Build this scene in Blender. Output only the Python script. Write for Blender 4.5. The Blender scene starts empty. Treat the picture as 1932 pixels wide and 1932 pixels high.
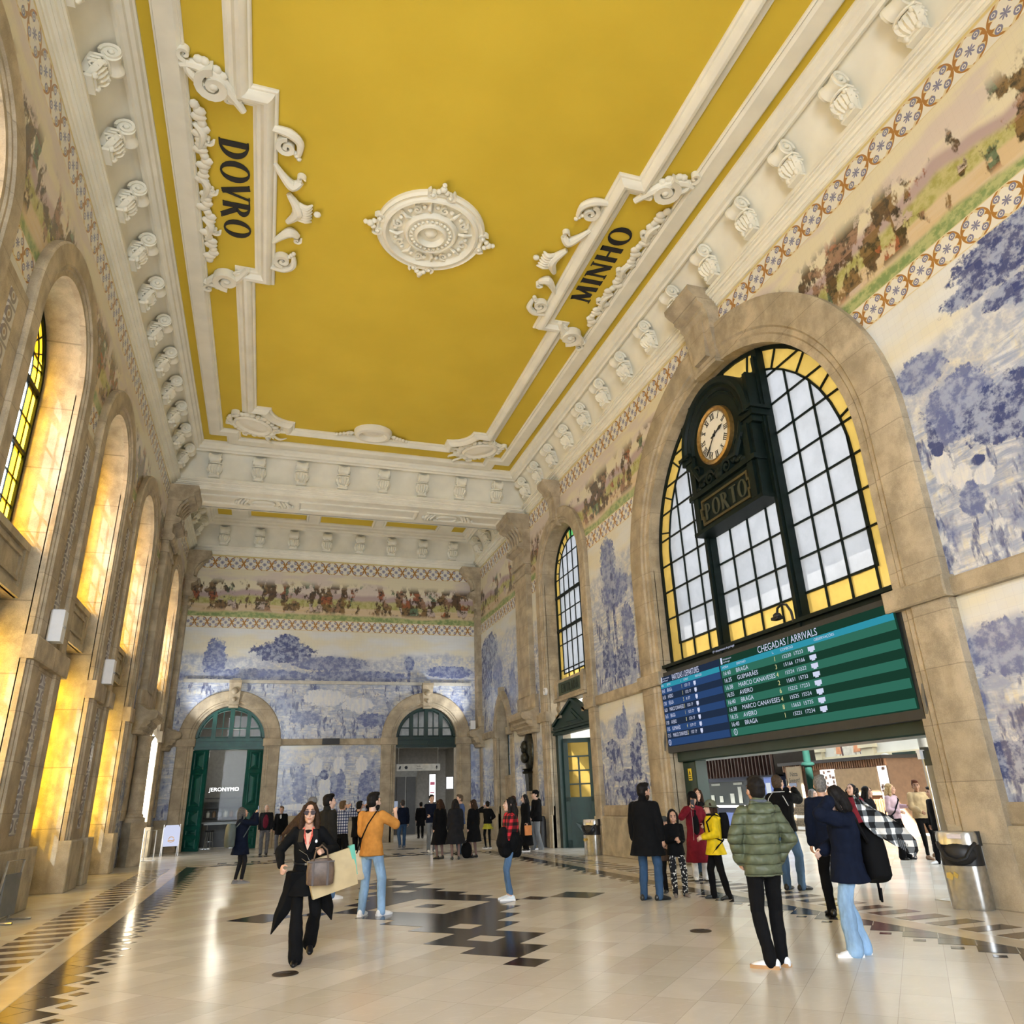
WORLD, SUN, UPL, FILL, EXPO, CORN = 2.9, 92.0, 20.0, 2050.0, 0.04, 34.0
import bpy, bmesh, math, random
from mathutils import Vector, Matrix, Euler
from mathutils.geometry import tessellate_polygon
random.seed(7)
S = bpy.context.scene
COL = S.collection
PI = math.pi
sin, cos, hypot = math.sin, math.cos, math.hypot

# ------------------------------------------------------------------ node maths
class V:
    """a float socket (or number) with operators"""
    def __init__(s, g, k): s.g, s.k = g, k
    def _b(s, op, o, rev=False):
        a, b = (o, s) if rev else (s, o)
        return s.g.m(op, a, b)
    def __add__(s, o): return s._b('ADD', o)
    def __radd__(s, o): return s._b('ADD', o, True)
    def __sub__(s, o): return s._b('SUBTRACT', o)
    def __rsub__(s, o): return s._b('SUBTRACT', o, True)
    def __mul__(s, o): return s._b('MULTIPLY', o)
    def __rmul__(s, o): return s._b('MULTIPLY', o, True)
    def __truediv__(s, o): return s._b('DIVIDE', o)
    def __neg__(s): return s.g.m('MULTIPLY', s, -1)

class G:
    def __init__(s, name):
        s.mat = bpy.data.materials.new(name); s.mat.use_nodes = True
        s.nt = s.mat.node_tree; s.nt.nodes.clear()
        s.out = s.nt.nodes.new('ShaderNodeOutputMaterial'); s._pos = None
    def n(s, t): return s.nt.nodes.new('ShaderNode' + t)
    def put(s, sock, v):
        if isinstance(v, V): s.nt.links.new(v.k, sock)
        elif isinstance(v, bpy.types.NodeSocket): s.nt.links.new(v, sock)
        elif isinstance(v, tuple) and len(v) == 3 and sock.type == 'RGBA': sock.default_value = (*v, 1)
        else: sock.default_value = v
    def m(s, op, a, b=0.0, c=None):
        n = s.n('Math'); n.operation = op
        s.put(n.inputs[0], a); s.put(n.inputs[1], b)
        if c is not None: s.put(n.inputs[2], c)
        return V(s, n.outputs[0])
    def fl(s, a): return s.m('FLOOR', a)
    def fr(s, a): return s.m('FRACT', a)
    def ab(s, a): return s.m('ABSOLUTE', a)
    def mn(s, a, b): return s.m('MINIMUM', a, b)
    def mx(s, a, b): return s.m('MAXIMUM', a, b)
    def gt(s, a, b): return s.m('GREATER_THAN', a, b)
    def lt(s, a, b): return s.m('LESS_THAN', a, b)
    def sq(s, a): return s.m('SQRT', a)
    def pw(s, a, b): return s.m('POWER', a, b)
    def step(s, a, e0, e1):
        n = s.n('MapRange'); n.interpolation_type = 'SMOOTHSTEP'
        s.put(n.inputs[0], a); s.put(n.inputs[1], e0); s.put(n.inputs[2], e1)
        return V(s, n.outputs[0])
    def pos(s):
        if s._pos is None:
            g = s.n('NewGeometry'); x = s.n('SeparateXYZ'); s.nt.links.new(g.outputs['Position'], x.inputs[0])
            s._pos = [V(s, o) for o in x.outputs]
        return s._pos
    def obj(s):
        t = s.n('TexCoord'); x = s.n('SeparateXYZ'); s.nt.links.new(t.outputs['Object'], x.inputs[0])
        return [V(s, o) for o in x.outputs]
    def vec(s, x=0.0, y=0.0, z=0.0):
        n = s.n('CombineXYZ')
        for i, v in enumerate((x, y, z)): s.put(n.inputs[i], v)
        return n.outputs[0]
    def noise(s, vec, scale=1.0, detail=2.0, rough=0.5, dist=0.0):
        n = s.n('TexNoise'); s.put(n.inputs['Vector'], vec)
        for k, v in (('Scale', scale), ('Detail', detail), ('Roughness', rough), ('Distortion', dist)): n.inputs[k].default_value = v
        return V(s, n.outputs['Fac'])
    def white(s, vec):
        n = s.n('TexWhiteNoise'); n.noise_dimensions = '3D'; s.put(n.inputs['Vector'], vec)
        return V(s, n.outputs['Value'])
    def mix(s, f, a, b):
        n = s.n('Mix'); n.data_type = 'RGBA'
        s.put(n.inputs[0], f); s.put(n.inputs[6], a); s.put(n.inputs[7], b)
        return n.outputs[2]
    def bump(s, h, strength=0.3, dist=0.02):
        n = s.n('Bump'); s.put(n.inputs['Height'], h)
        n.inputs['Strength'].default_value = strength; n.inputs['Distance'].default_value = dist
        return n.outputs[0]
    def bsdf(s, color, rough=0.5, metal=0.0, bump=None, spec=0.5, **kw):
        b = s.n('BsdfPrincipled')
        s.put(b.inputs['Base Color'], color); s.put(b.inputs['Roughness'], rough)
        s.put(b.inputs['Metallic'], metal); s.put(b.inputs['Specular IOR Level'], spec)
        if bump is not None: s.nt.links.new(bump, b.inputs['Normal'])
        for k, v in kw.items(): s.put(b.inputs[k.replace('_', ' ')], v)
        s.nt.links.new(b.outputs[0], s.out.inputs[0]); return s.mat
    def shader(s, sock): s.nt.links.new(sock, s.out.inputs[0]); return s.mat

MATS = {}
def plain(name, c, rough=0.55, metal=0.0, var=0.10, scale=6.0, spec=0.5):
    """one colour with a little procedural mottling"""
    if name in MATS: return MATS[name]
    g = G(name); x, y, z = g.pos()
    n = g.noise(g.vec(x, y, z), scale, 3)
    f = g.step(n, 0.3, 0.7)
    a = tuple(max(0, v*(1-var)) for v in c); b = tuple(min(1, v*(1+var)) for v in c)
    MATS[name] = g.bsdf(g.mix(f, a, b), rough, metal, spec=spec)
    return MATS[name]
def emit(name, c, s):
    if name in MATS: return MATS[name]
    g = G(name); e = g.n('Emission'); e.inputs[0].default_value = (*c, 1); e.inputs[1].default_value = s
    MATS[name] = g.shader(e.outputs[0]); return MATS[name]

# ------------------------------------------------------------------ mesh builder
class MB:
    def __init__(s): s.v, s.f, s.mi, s.cur, s.M = [], [], [], 0, Matrix.Identity(4)
    def at(s, M=None): s.M = M if M is not None else Matrix.Identity(4); return s
    def add(s, verts, faces):
        o = len(s.v); M = s.M
        s.v += [tuple(M @ Vector(p)) for p in verts]
        for f in faces: s.f.append([i+o for i in f]); s.mi.append(s.cur)
        return s
    def slot(s, i): s.cur = i; return s
    def box(s, x0, x1, y0, y1, z0, z1):
        v = [(x, y, z) for x in (x0, x1) for y in (y0, y1) for z in (z0, z1)]
        return s.add(v, [(0,1,3,2),(4,6,7,5),(0,4,5,1),(2,3,7,6),(0,2,6,4),(1,5,7,3)])
    def cbox(s, c, d): return s.box(c[0]-d[0]/2, c[0]+d[0]/2, c[1]-d[1]/2, c[1]+d[1]/2, c[2]-d[2]/2, c[2]+d[2]/2)
    def loft(s, rings, cap=True, close=True):
        n = len(rings[0]); v = [p for r in rings for p in r]; f = []
        for i in range(len(rings)-1):
            for j in range(n if close else n-1):
                k = (j+1) % n
                f.append((i*n+j, i*n+k, (i+1)*n+k, (i+1)*n+j))
        if cap: f.append(tuple(reversed(range(n)))); f.append(tuple(range((len(rings)-1)*n, len(rings)*n)))
        return s.add(v, f)
    def tube(s, pts, r, n=8, cap=True):
        pts = [Vector(p) for p in pts]; rs = r if isinstance(r, (list, tuple)) else [r]*len(pts)
        rings = []; up = None
        for i, p in enumerate(pts):
            t = (pts[min(i+1, len(pts)-1)] - pts[max(i-1, 0)]).normalized()
            if up is None: up = Vector((0,0,1)) if abs(t.z) < .9 else Vector((1,0,0))
            a = t.cross(up).normalized(); b = a.cross(t).normalized(); up = b
            rings.append([p + (a*cos(2*PI*k/n) + b*sin(2*PI*k/n))*rs[i] for k in range(n)])
        return s.loft(rings, cap)
    def stube(s, pts, rs, n=8, k=5):
        """tube along a smooth curve through the points"""
        P = [Vector(p) for p in pts]; R_ = rs if isinstance(rs, (list, tuple)) else [rs]*len(P); o, r = [], []
        for i in range(len(P)-1):
            a, b, c, d = P[max(i-1, 0)], P[i], P[i+1], P[min(i+2, len(P)-1)]
            for j in range(k if i < len(P)-2 else k+1):
                t = j/k; o.append(.5*((2*b)+(c-a)*t+(2*a-5*b+4*c-d)*t*t+(3*b-a-3*c+d)*t**3)); r.append(R_[i]+(R_[i+1]-R_[i])*t)
        return s.tube(o, r, n)
    def lathe(s, prof, n=24, axis='z', cap=True):
        rings = []
        for r, h in prof:
            ring = []
            for k in range(n):
                a = 2*PI*k/n; c, d = r*cos(a), r*sin(a)
                ring.append({'z': (c, d, h), 'x': (h, c, d), 'y': (c, h, d)}[axis])
            rings.append(ring)
        return s.loft(rings, cap)
    def ball(s, c, r, n=12, m=8):
        if not isinstance(r, (tuple, list)): r = (r, r, r)
        rings = []
        for i in range(m+1):
            t = PI*i/m; rr = max(sin(t), 1e-3)
            rings.append([(c[0]+r[0]*rr*cos(2*PI*k/n), c[1]+r[1]*rr*sin(2*PI*k/n), c[2]-r[2]*cos(t)) for k in range(n)])
        return s.loft(rings, True)
    def poly(s, pts2, mapf, d0, d1, holes=()):
        """extruded polygon: mapf(u, v, d) -> xyz, with holes"""
        loops = [list(pts2)] + [list(h) for h in holes]
        flat = [p for l in loops for p in l]; n = len(flat)
        tris = tessellate_polygon([[Vector((p[0], p[1], 0)) for p in l] for l in loops])
        vs = [mapf(p[0], p[1], d0) for p in flat]
        fs = [tuple(t) for t in tris]
        if d1 is not None:
            vs += [mapf(p[0], p[1], d1) for p in flat]
            fs += [tuple(i+n for i in reversed(t)) for t in tris]
            o = 0
            for l in loops:
                k = len(l)
                for i in range(k):
                    a, b = o+i, o+(i+1) % k
                    fs.append((a, b, b+n, a+n))
                o += k
        return s.add(vs, fs)
    def sweep(s, path, prof, mapf, closed=False, capends=True):
        """path: 2-D points in a plane (u,v); prof: (offset to the left of travel, height); mitred"""
        P = [Vector(p) for p in path]; n = len(P); rings = []
        for i in range(n):
            if closed: a, b = P[(i-1) % n], P[(i+1) % n]
            else: a, b = P[max(i-1, 0)], P[min(i+1, n-1)]
            e0 = (P[i]-a); e1 = (b-P[i])
            if e0.length < 1e-9: e0 = e1
            if e1.length < 1e-9: e1 = e0
            e0.normalize(); e1.normalize()
            n0 = Vector((-e0.y, e0.x)); n1 = Vector((-e1.y, e1.x))
            m = n0+n1
            if m.length < 1e-6: m = n0
            m.normalize(); k = 1/max(m.dot(n0), .35)
            rings.append([mapf(*(P[i]+m*(k*o)), h) for o, h in prof])
        k = len(prof); v = [p for r in rings for p in r]; f = []
        for i in range(n if closed else n-1):
            j = (i+1) % n
            for q in range(k-1): f.append((i*k+q, i*k+q+1, j*k+q+1, j*k+q))
        if not closed and capends: f.append(tuple(range(k))); f.append(tuple(reversed(range((n-1)*k, n*k))))
        return s.add(v, f)
    def mesh(s, name, mats, smooth=35):
        me = bpy.data.meshes.new(name); me.from_pydata(s.v, [], s.f)
        for m in (mats if isinstance(mats, (list, tuple)) else [mats]): me.materials.append(m)
        if s.cur or any(s.mi): me.polygons.foreach_set('material_index', s.mi)
        me.validate(); me.update()
        bm = bmesh.new(); bm.from_mesh(me); bmesh.ops.recalc_face_normals(bm, faces=bm.faces); bm.to_mesh(me); bm.free()
        if smooth:
            me.polygons.foreach_set('use_smooth', [True]*len(me.polygons)); me.set_sharp_from_angle(angle=math.radians(smooth))
        return me
    def build(s, name, mats, parent=None, smooth=35, kind=None):
        o = bpy.data.objects.new(name, s.mesh(name, mats, smooth)); COL.objects.link(o)
        if parent: o.parent = parent
        if kind: o['kind'] = kind
        return o

def tag(o, label, cat, group=None):
    o['label'] = label; o['category'] = cat
    if group: o['group'] = group
    return o
def thing(name, label, cat, loc=(0,0,0), rz=0, group=None):
    o = bpy.data.objects.new(name, None); COL.objects.link(o); o.empty_display_size = .2
    o.location = loc; o.rotation_euler = (0, 0, rz)
    return tag(o, label, cat, group)
def root(name, kind='structure'):
    o = bpy.data.objects.new(name, None); COL.objects.link(o); o['kind'] = kind; return o
def dup(o, loc, rz=0, label=None, group=None, scale=None):
    r = o.copy(); COL.objects.link(r); r.location = loc; r.rotation_euler = (0, 0, rz)
    if scale: r.scale = scale
    if label: r['label'] = label
    if group: r['group'] = group
    for ch in o.children:
        c = ch.copy(); COL.objects.link(c); c.parent = r
        for g in ch.children:
            d = g.copy(); COL.objects.link(d); d.parent = c
    return r
def text_mesh(mb, txt, size, mapf, depth=.004, align='CENTER', sx=1.0, shear=0.0):
    """adds lettering (u along the text, v up) to a builder"""
    cu = bpy.data.curves.new('t', 'FONT'); cu.body = txt; cu.size = size; cu.align_x = align; cu.align_y = 'CENTER'
    cu.resolution_u = 3; cu.shear = shear
    o = bpy.data.objects.new('t', cu); COL.objects.link(o)
    me = bpy.data.meshes.new_from_object(o.evaluated_get(bpy.context.evaluated_depsgraph_get()))
    vs = [mapf(v.co.x*sx, v.co.y, depth) for v in me.vertices]
    mb.add(vs, [tuple(p.vertices) for p in me.polygons])
    bpy.data.objects.remove(o); bpy.data.curves.remove(cu); bpy.data.meshes.remove(me)
    return mb
# lettering with flared serifs, drawn as outlines on a unit-high grid (u, v)
def bar(a, b, w):
    (x0, y0), (x1, y1) = a, b; L = hypot(x1-x0, y1-y0); nx, ny = -(y1-y0)/L*w/2, (x1-x0)/L*w/2
    return [(x0-nx, y0-ny), (x1-nx, y1-ny), (x1+nx, y1+ny), (x0+nx, y0+ny)]
def ring(cx, cy, rx, ry, wx, wy, a0=0, a1=360, n=20):
    o = []; i = []
    for k in range(n+1):
        a = math.radians(a0+(a1-a0)*k/n)
        o.append((cx+rx*cos(a), cy+ry*sin(a))); i.append((cx+(rx-wx)*cos(a), cy+(ry-wy)*sin(a)))
    return [[o[k], o[k+1], i[k+1], i[k]] for k in range(n)]
def serif(x, y, w=.22, h=.05): return [(x-w/2, y-h/2), (x+w/2, y-h/2), (x+w/2, y+h/2), (x-w/2, y+h/2)]
T, t_ = .20, .085
GLYPH = {
 'D': (.72, [bar((.14,0),(.14,1),T), serif(.12,.03), serif(.12,.97)] + ring(.14,.5,.52,.5,.20,.07,-90,90)),
 'O': (.80, ring(.40,.5,.40,.52,.20,.07)),
 'V': (.72, [bar((.12,1),(.37,0),T), bar((.60,1),(.36,0),t_), serif(.12,.97), serif(.60,.97)]),
 'R': (.74, [bar((.14,0),(.14,1),T), serif(.13,.03), serif(.10,.97)] + ring(.16,.73,.42,.27,.19,.07,-90,90,12) + [bar((.30,.50),(.62,-.06),T), serif(.64,-.06,.18)]),
 'M': (.96, [bar((.14,0),(.20,1),t_), bar((.20,1),(.47,.12),T), bar((.73,1),(.47,.1),t_), bar((.80,0),(.74,1),T), serif(.14,.03), serif(.80,.03), serif(.18,.97,.16), serif(.76,.97,.16)]),
 'I': (.34, [bar((.17,0),(.17,1),T), serif(.17,.03,.26), serif(.17,.97,.26)]),
 'N': (.80, [bar((.14,0),(.14,1),t_), bar((.16,.96),(.64,.04),T), bar((.66,0),(.66,1),t_), serif(.14,.03), serif(.12,.97), serif(.66,.97)]),
 'H': (.80, [bar((.16,0),(.16,1),T), bar((.62,0),(.62,1),T), bar((.16,.52),(.62,.52),t_), serif(.16,.03), serif(.16,.97), serif(.62,.03), serif(.62,.97)]),
 'P': (.64, [bar((.14,0),(.14,1),T), serif(.13,.03), serif(.11,.97)] + ring(.16,.70,.38,.30,.13,.06,-90,90,12)),
 'T': (.70, [bar((.35,0),(.35,1),T), bar((.04,.96),(.66,.96),.08), serif(.35,.03)]),
 'E': (.60, [bar((.14,0),(.14,1),T), bar((.14,.96),(.54,.96),.08), bar((.14,.5),(.45,.5),.07), bar((.14,.04),(.56,.04),.08)]),
 'A': (.74, [bar((.10,0),(.36,1),t_), bar((.62,0),(.36,1),T), bar((.2,.33),(.52,.33),t_), serif(.10,.03), serif(.62,.03)]),
}
def serif_text(mb, txt, size, mapf, depth, sp=.06, wide=1.0):
    W = sum(GLYPH[c][0]*wide+sp for c in txt)-sp; x = -W/2
    for c in txt:
        w, polys = GLYPH[c]
        for i, p in enumerate(polys):
            q = [((x+a*wide)*size, (b-.5)*size) for a, b in p]
            mb.poly(q, mapf, 0.0, depth*(1+.03*(i % 5)))
        x += w*wide+sp
    return mb
def mapper(origin, u, v, d):
    o, u, v, d = Vector(origin), Vector(u), Vector(v), Vector(d)
    return lambda a, b, c: tuple(o+u*a+v*b+d*c)
def arc(cu, cv, r, a0, a1, n=24): return [(cu+r*cos(math.radians(a0+(a1-a0)*k/n)), cv+r*sin(math.radians(a0+(a1-a0)*k/n))) for k in range(n+1)]
def arch_pts(c, zs, r, z0, n=28):
    """outline of an arched opening, counter-clockwise"""
    return [(c-r, z0), (c+r, z0)] + arc(c, zs, r, 0, 180, n)
# dimensions of the hall
XL, XR, XC, YE = -4.25, 9.85, 2.8, 36.0
Y0, Y1, YB = 0.1, 27.9, -8.0          # main bay, rear wall
ZW, ZC = 12.98, 14.6
mapL = lambda u, v, d: (XL+d, u, v)   # left wall, d into the room
mapR = lambda u, v, d: (XR-d, u, v)
mapE = lambda u, v, d: (u, YE-d, v)
mapB = lambda u, v, d: (u, YB+d, v)
mapC = lambda u, v, d: (u, v, ZC-d)   # ceiling, d downward
# ------------------------------------------------------------------ materials
def stone_mat(name, c, bu=1.1, bz=.82):
    g = G(name); x, y, z = g.pos()
    n1 = g.noise(g.vec(x, y, z), 2.2, 5, .6); n2 = g.noise(g.vec(x, y, z), 55, 2)
    row = g.fl(z/bz); blk = g.white(g.vec(g.fl((x+row*.37)/bu), g.fl((y+row*.45)/bu), row))
    f = g.m('ADD', n1*.75, n2*.25)
    dark = tuple(v*.62 for v in c); lite = tuple(min(1, v*1.25) for v in c)
    col = g.mix(g.step(f, .32, .68), dark, lite)
    col = g.mix(blk*.35, col, tuple(v*.72 for v in c))
    st = g.step(g.noise(g.vec(x*2.0, y*2.0, z*.35), 1.6, 4), .58, .75)
    col = g.mix(st*.4, col, (c[0]*.5, c[1]*.46, c[2]*.40))
    j = g.mx(g.lt(g.fr(z/bz), .018), 0.0)
    col = g.mix(j*.55, col, tuple(v*.35 for v in c))
    return g.bsdf(col, .62, bump=g.bump(n2, .15, .01))
STONE = stone_mat('granite', (.42, .345, .235))
STONE2 = stone_mat('worn_granite', (.46, .395, .28), 2.4, 1.3)
PLASTER = plain('cream_plaster', (.83, .79, .66), .7, var=.05, scale=1.5)
def yellow():
    g = G('yellow_paint'); x, y, z = g.pos()
    n = g.noise(g.vec(x, y, z), .6, 4); s = g.step(g.noise(g.vec(x, y, z), 7, 4), .70, .74)
    col = g.mix(g.step(n, .3, .7), (.60, .425, .030), (.645, .46, .036))
    return g.bsdf(g.mix(s*.25, col, (.55, .40, .06)), .75)
YELLOW = yellow()
IRON = plain('dark_green_iron', (.0035, .009, .007), .55, var=.25, spec=.2)
BLACK = plain('black_paint', (.012, .012, .013), .5)
LETTER = plain('black_letter', (.008, .008, .009), .6)
GREEN = plain('green_door_paint', (.005, .075, .055), .35, var=.15, scale=3, spec=.3)
GREEN2 = plain('green_beam_paint', (.004, .024, .018), .45, var=.15, scale=3)
STEEL = plain('brushed_steel', (.52, .52, .50), .28, .95, .12, 14)
WHITE = plain('white_paint', (.80, .80, .80), .5, var=.03)
GREY = plain('grey_paint', (.20, .20, .20), .55)
BRONZE = plain('bronze', (.035, .034, .024), .38, .75, .4, 12)
GOLD = plain('gilt', (.36, .22, .07), .35, .8, .2, 10)
PLANT = plain('leaf_green', (.05, .18, .03), .5, var=.4, scale=20)

def blob(g, u, z, cu, cz, ru, rz):
    a = (u-cu)*(1/ru); b = (z-cz)*(1/rz)
    return g.m('ADD', a*a, b*b)
def azulejo_blue(g, u, z, z0, z1, seed, blobs=(), horizon=.62, grid=.145):
    """generic blue and white painted tile scenery"""
    h = z1-z0; v = (z-z0)*(1/h)
    P = lambda a, b, s=0: g.vec(u*a+seed*3.7, z*b+seed*1.3, s)
    wob = g.noise(P(1, 1, 3), 1.3, 4)-.5
    fine = g.noise(P(1, 1, 5), 5.5, 5, .65); fine2 = g.noise(P(3.2, 1, 8), 3.2, 4, .6)
    strokes = g.noise(P(1.0, 4.5, 2), 1.6, 5, .65, 1.2)
    cloud = g.noise(P(.5, 1.3, 1), .9, 4)
    pale, cream, mid, dark, ink = (.72,.74,.74), (.74,.70,.55), (.32,.37,.52), (.12,.15,.32), (.04,.06,.19)
    sky = g.mix(g.step(cloud, .38, .62), cream, pale)
    hz = g.noise(P(.35, 0, 9), 1.0, 3)-.5
    far = g.step(v+hz*.35, horizon+.16, horizon+.10)
    col = g.mix(far*g.step(fine, .3, .65)*.85, sky, mid)
    near = g.step(v+hz*.5+wob*.25, horizon-.02, horizon-.08)
    ground = g.mix(g.step(strokes+fine*.4, .50, .86), g.mix(g.step(fine2, .35, .6), cream, pale), mid)
    ground = g.mix(g.step(g.noise(P(1.5, .8, 12), 1.15, 4, .6), .50, .66), ground, g.mix(g.step(fine, .38, .58), dark, mid))
    col = g.mix(near, col, ground)
    # clusters of figures: tall strokes in the lower part
    fig = g.step(g.noise(P(2.6, .85, 20), 1.25, 3, .55)+g.step(v, .45, .1)*.06, .555, .60)*g.step(v, horizon-.05, horizon-.2)
    col = g.mix(fig*.9, col, g.mix(g.step(fine2, .40, .62), ink, g.mix(g.step(fine, .45, .6), mid, pale)))
    for (cu, cz, ru, rz, t) in blobs:
        d = blob(g, u+wob*.35*ru, z, cu, cz, ru, rz)
        k = g.step(d+(fine-.5)*2.6, 1.1, .75)
        c2 = {'d': g.mix(g.step(fine, .42, .6), ink, mid), 'm': g.mix(g.step(fine, .4, .62), dark, mid), 'w': g.mix(g.step(fine2, .35, .65), (.76,.76,.74), (.62,.66,.74)), 'i': ink}[t]
        col = g.mix(k, col, c2)
    gl = g.mx(g.lt(g.fr(u/grid), .035), g.lt(g.fr(z/grid), .035))
    tone = g.white(g.vec(g.fl(u/grid), g.fl(z/grid), seed))
    col = g.mix(tone*.10, col, (.5, .5, .52))
    return g.mix(gl*.16, col, (.25, .27, .36))
def azulejo_colour(g, u, z, z0, z1, seed):
    v = (z-z0)*(1/(z1-z0))
    P = lambda a, b, s=0: g.vec(u*a+seed*5.1, z*b+seed, s)
    hz = g.noise(P(.5, 0, 1), 1.0, 3)-.5; fine = g.noise(P(1, 1, 2), 5, 5, .65)
    sky = g.mix(g.step(g.noise(P(.5, 1.6, 3), 1.2, 3), .42, .6), (.72,.66,.48), (.64,.56,.50))
    col = g.mix(g.step(v+hz*.5, .60, .52), sky, (.44,.34,.33))
    col = g.mix(g.step(v+hz*.4, .48, .40), col, g.mix(g.step(fine, .35, .62), (.34,.33,.10), (.50,.46,.22)))
    col = g.mix(g.step(v+hz*.15, .30, .26), col, g.mix(g.step(g.noise(P(.6, 5, 4), 1.5, 4), .4, .6), (.60,.46,.28), (.62,.50,.34)))
    col = g.mix(g.step(v+hz*.2, .14, .08), col, g.mix(g.step(fine, .4, .6), (.20,.28,.11), (.42,.44,.20)))
    grp = g.noise(P(.55, .1, 7), 1.0, 2)
    f = g.step(g.noise(P(2.0, 1.1, 6), 1.35, 4, .6)+g.step(grp, .40, .60)*.14, .56, .63)*g.step(v, .10, .2)*g.step(v, .86, .66)
    hue = g.white(g.vec(g.fl(u*2.3+wobf(g, P)), g.fl(z*2.6), seed))
    fc = g.mix(g.gt(hue, .30), (.09,.05,.025), (.20,.12,.05)); fc = g.mix(g.gt(hue, .58), fc, (.28,.16,.10))
    fc = g.mix(g.gt(hue, .74), fc, (.30,.09,.04)); fc = g.mix(g.gt(hue, .84), fc, (.50,.40,.36)); fc = g.mix(g.gt(hue, .93), fc, (.10,.16,.10))
    col = g.mix(f*.95, col, g.mix(g.step(fine, .45, .62), fc, (.03,.022,.015)))
    gl = g.mx(g.lt(g.fr(u/.145), .035), g.lt(g.fr(z/.145), .035))
    return g.mix(gl*.14, col, (.35,.30,.22))
def wobf(g, P): return g.noise(P(1.5, 1.5, 11), 1.0, 2)
def azulejo_band(g, u, z, z0, z1):
    """patterned frieze: white stars, ochre petals, blue-grey buds"""
    h = z1-z0; a = g.fr((u-.1)*(1/h))-.5; b = (z-z0)*(1/h)-.5
    half = g.fr((u-.1)*(1/h)+.5)-.5
    r = g.sq(a*a+b*b+1e-5); th = g.m('ARCTAN2', b, a); r2 = g.sq(half*half+b*b+1e-5); th2 = g.m('ARCTAN2', b, half)
    white, ochre, blue, cream = (.74,.71,.62), (.36,.17,.045), (.20,.20,.30), (.66,.56,.34)
    col = g.mix(g.lt(g.ab(r-.47), .035), white, ochre)
    dm = g.ab(a)+g.ab(b)
    col = g.mix(g.lt(g.ab(dm-.53), .05), col, cream)
    col = g.mix(g.lt(r2, g.ab(g.m('SINE', th2*2.0))*.44), col, ochre)
    col = g.mix(g.lt(g.ab(r2-.27), .06)*g.gt(g.ab(g.m('SINE', th2*2.0)), .8), col, cream)
    ux, uy = g.ab(a)-.25, g.ab(b)-.25
    rb = g.sq(ux*ux+uy*uy); col = g.mix(g.lt(rb, .112), col, white); col = g.mix(g.lt(g.ab(rb-.085), .026), col, blue)
    col = g.mix(g.lt(rb, .035), col, blue)
    col = g.mix(g.lt(r, g.ab(g.m('COSINE', th*2.0))*.42), col, white)
    col = g.mix(g.lt(r, g.ab(g.m('COSINE', th*4.0))*.13+.03), col, blue)
    ed = g.gt(g.ab(b), .465); col = g.mix(ed, col, cream)
    return col
def tile_wall(name, axis, seed, blobs=(), blobs_low=(), horizon=.62, horizon2=.6):
    g = G(name); x, y, z = g.pos(); u = y if axis == 'y' else x
    blue = azulejo_blue(g, u, z, 4.5, 9.44, seed, blobs, horizon)
    low = azulejo_blue(g, u, z, 1.35, 4.3, seed+4.4, blobs_low, horizon2)
    col = g.mix(g.gt(z, 4.45), low, blue)
    col = g.mix(g.gt(z, 9.44), col, azulejo_band(g, u, z, 9.44, 9.98))
    col = g.mix(g.gt(z, 9.98), col, azulejo_colour(g, u, z, 9.98, 12.28, seed+9))
    col = g.mix(g.gt(z, 12.28), col, azulejo_band(g, u, z, 12.28, 12.92))
    col = g.mix(g.gt(z, 12.92), col, (.62,.50,.22))
    f = g.noise(g.vec(x, y, z), 7, 2)
    return g.bsdf(col, .22, bump=g.bump(f, .06, .01), spec=.5)

def floor_mat():
    g = G('marble_floor'); x, y, z = g.pos()
    p = ((x-2.8)+(y-13.52))*(1/.53); q = ((y-13.52)-(x-2.8))*(1/.53)
    # slabs of one or two cells
    cp, cq = g.fl(p*.5), g.fl(q)
    c1 = g.white(g.vec(cp, cq, 1.0)); big = g.white(g.vec(g.fl(p*.25), g.fl(q*.25), 3.0))
    n = g.noise(g.vec(x, y, z), 1.7, 5, .6, .8); n2 = g.noise(g.vec(x*.7, y*2.2, z), 4.5, 5, .65, 1.5)
    a = g.mix(c1, (.58,.54,.46), (.74,.71,.645))
    a = g.mix(g.gt(c1, .86)*.55, a, (.50,.43,.345))
    a = g.mix(g.lt(big, .18)*.4, a, (.62,.57,.49))
    a = g.mix(g.step(n, .35, .7)*.30, a, (.56,.505,.42)); a = g.mix(g.step(n2, .5, .75)*.28, a, (.78,.75,.69))
    joint = g.mx(g.lt(g.fr(p*.5), .008), g.lt(g.fr(q), .012))
    a = g.mix(joint*.5, a, (.26,.21,.16))
    rough = g.m('ADD', g.noise(g.vec(x, y, z), 1.1, 4)*.12, .15)
    wv = g.noise(g.vec(x, y, z), 2.5, 2)
    return g.bsdf(a, rough, bump=g.bump(wv, .02, .02), spec=.30)
FLOOR = floor_mat()
def dark_marble():
    g = G('dark_marble'); x, y, z = g.pos()
    n = g.noise(g.vec(x, y, z), 3, 5, .6); 
    return g.bsdf(g.mix(g.step(n, .35, .7), (.018,.015,.014), (.055,.042,.036)), .14, spec=.5)
DARKMARBLE = dark_marble()
LIGHTMARBLE = plain('pale_marble', (.58, .50, .38), .16, var=.1, scale=2)
BROWNMARBLE = plain('brown_marble', (.10, .065, .045), .16, var=.3, scale=3)
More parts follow.
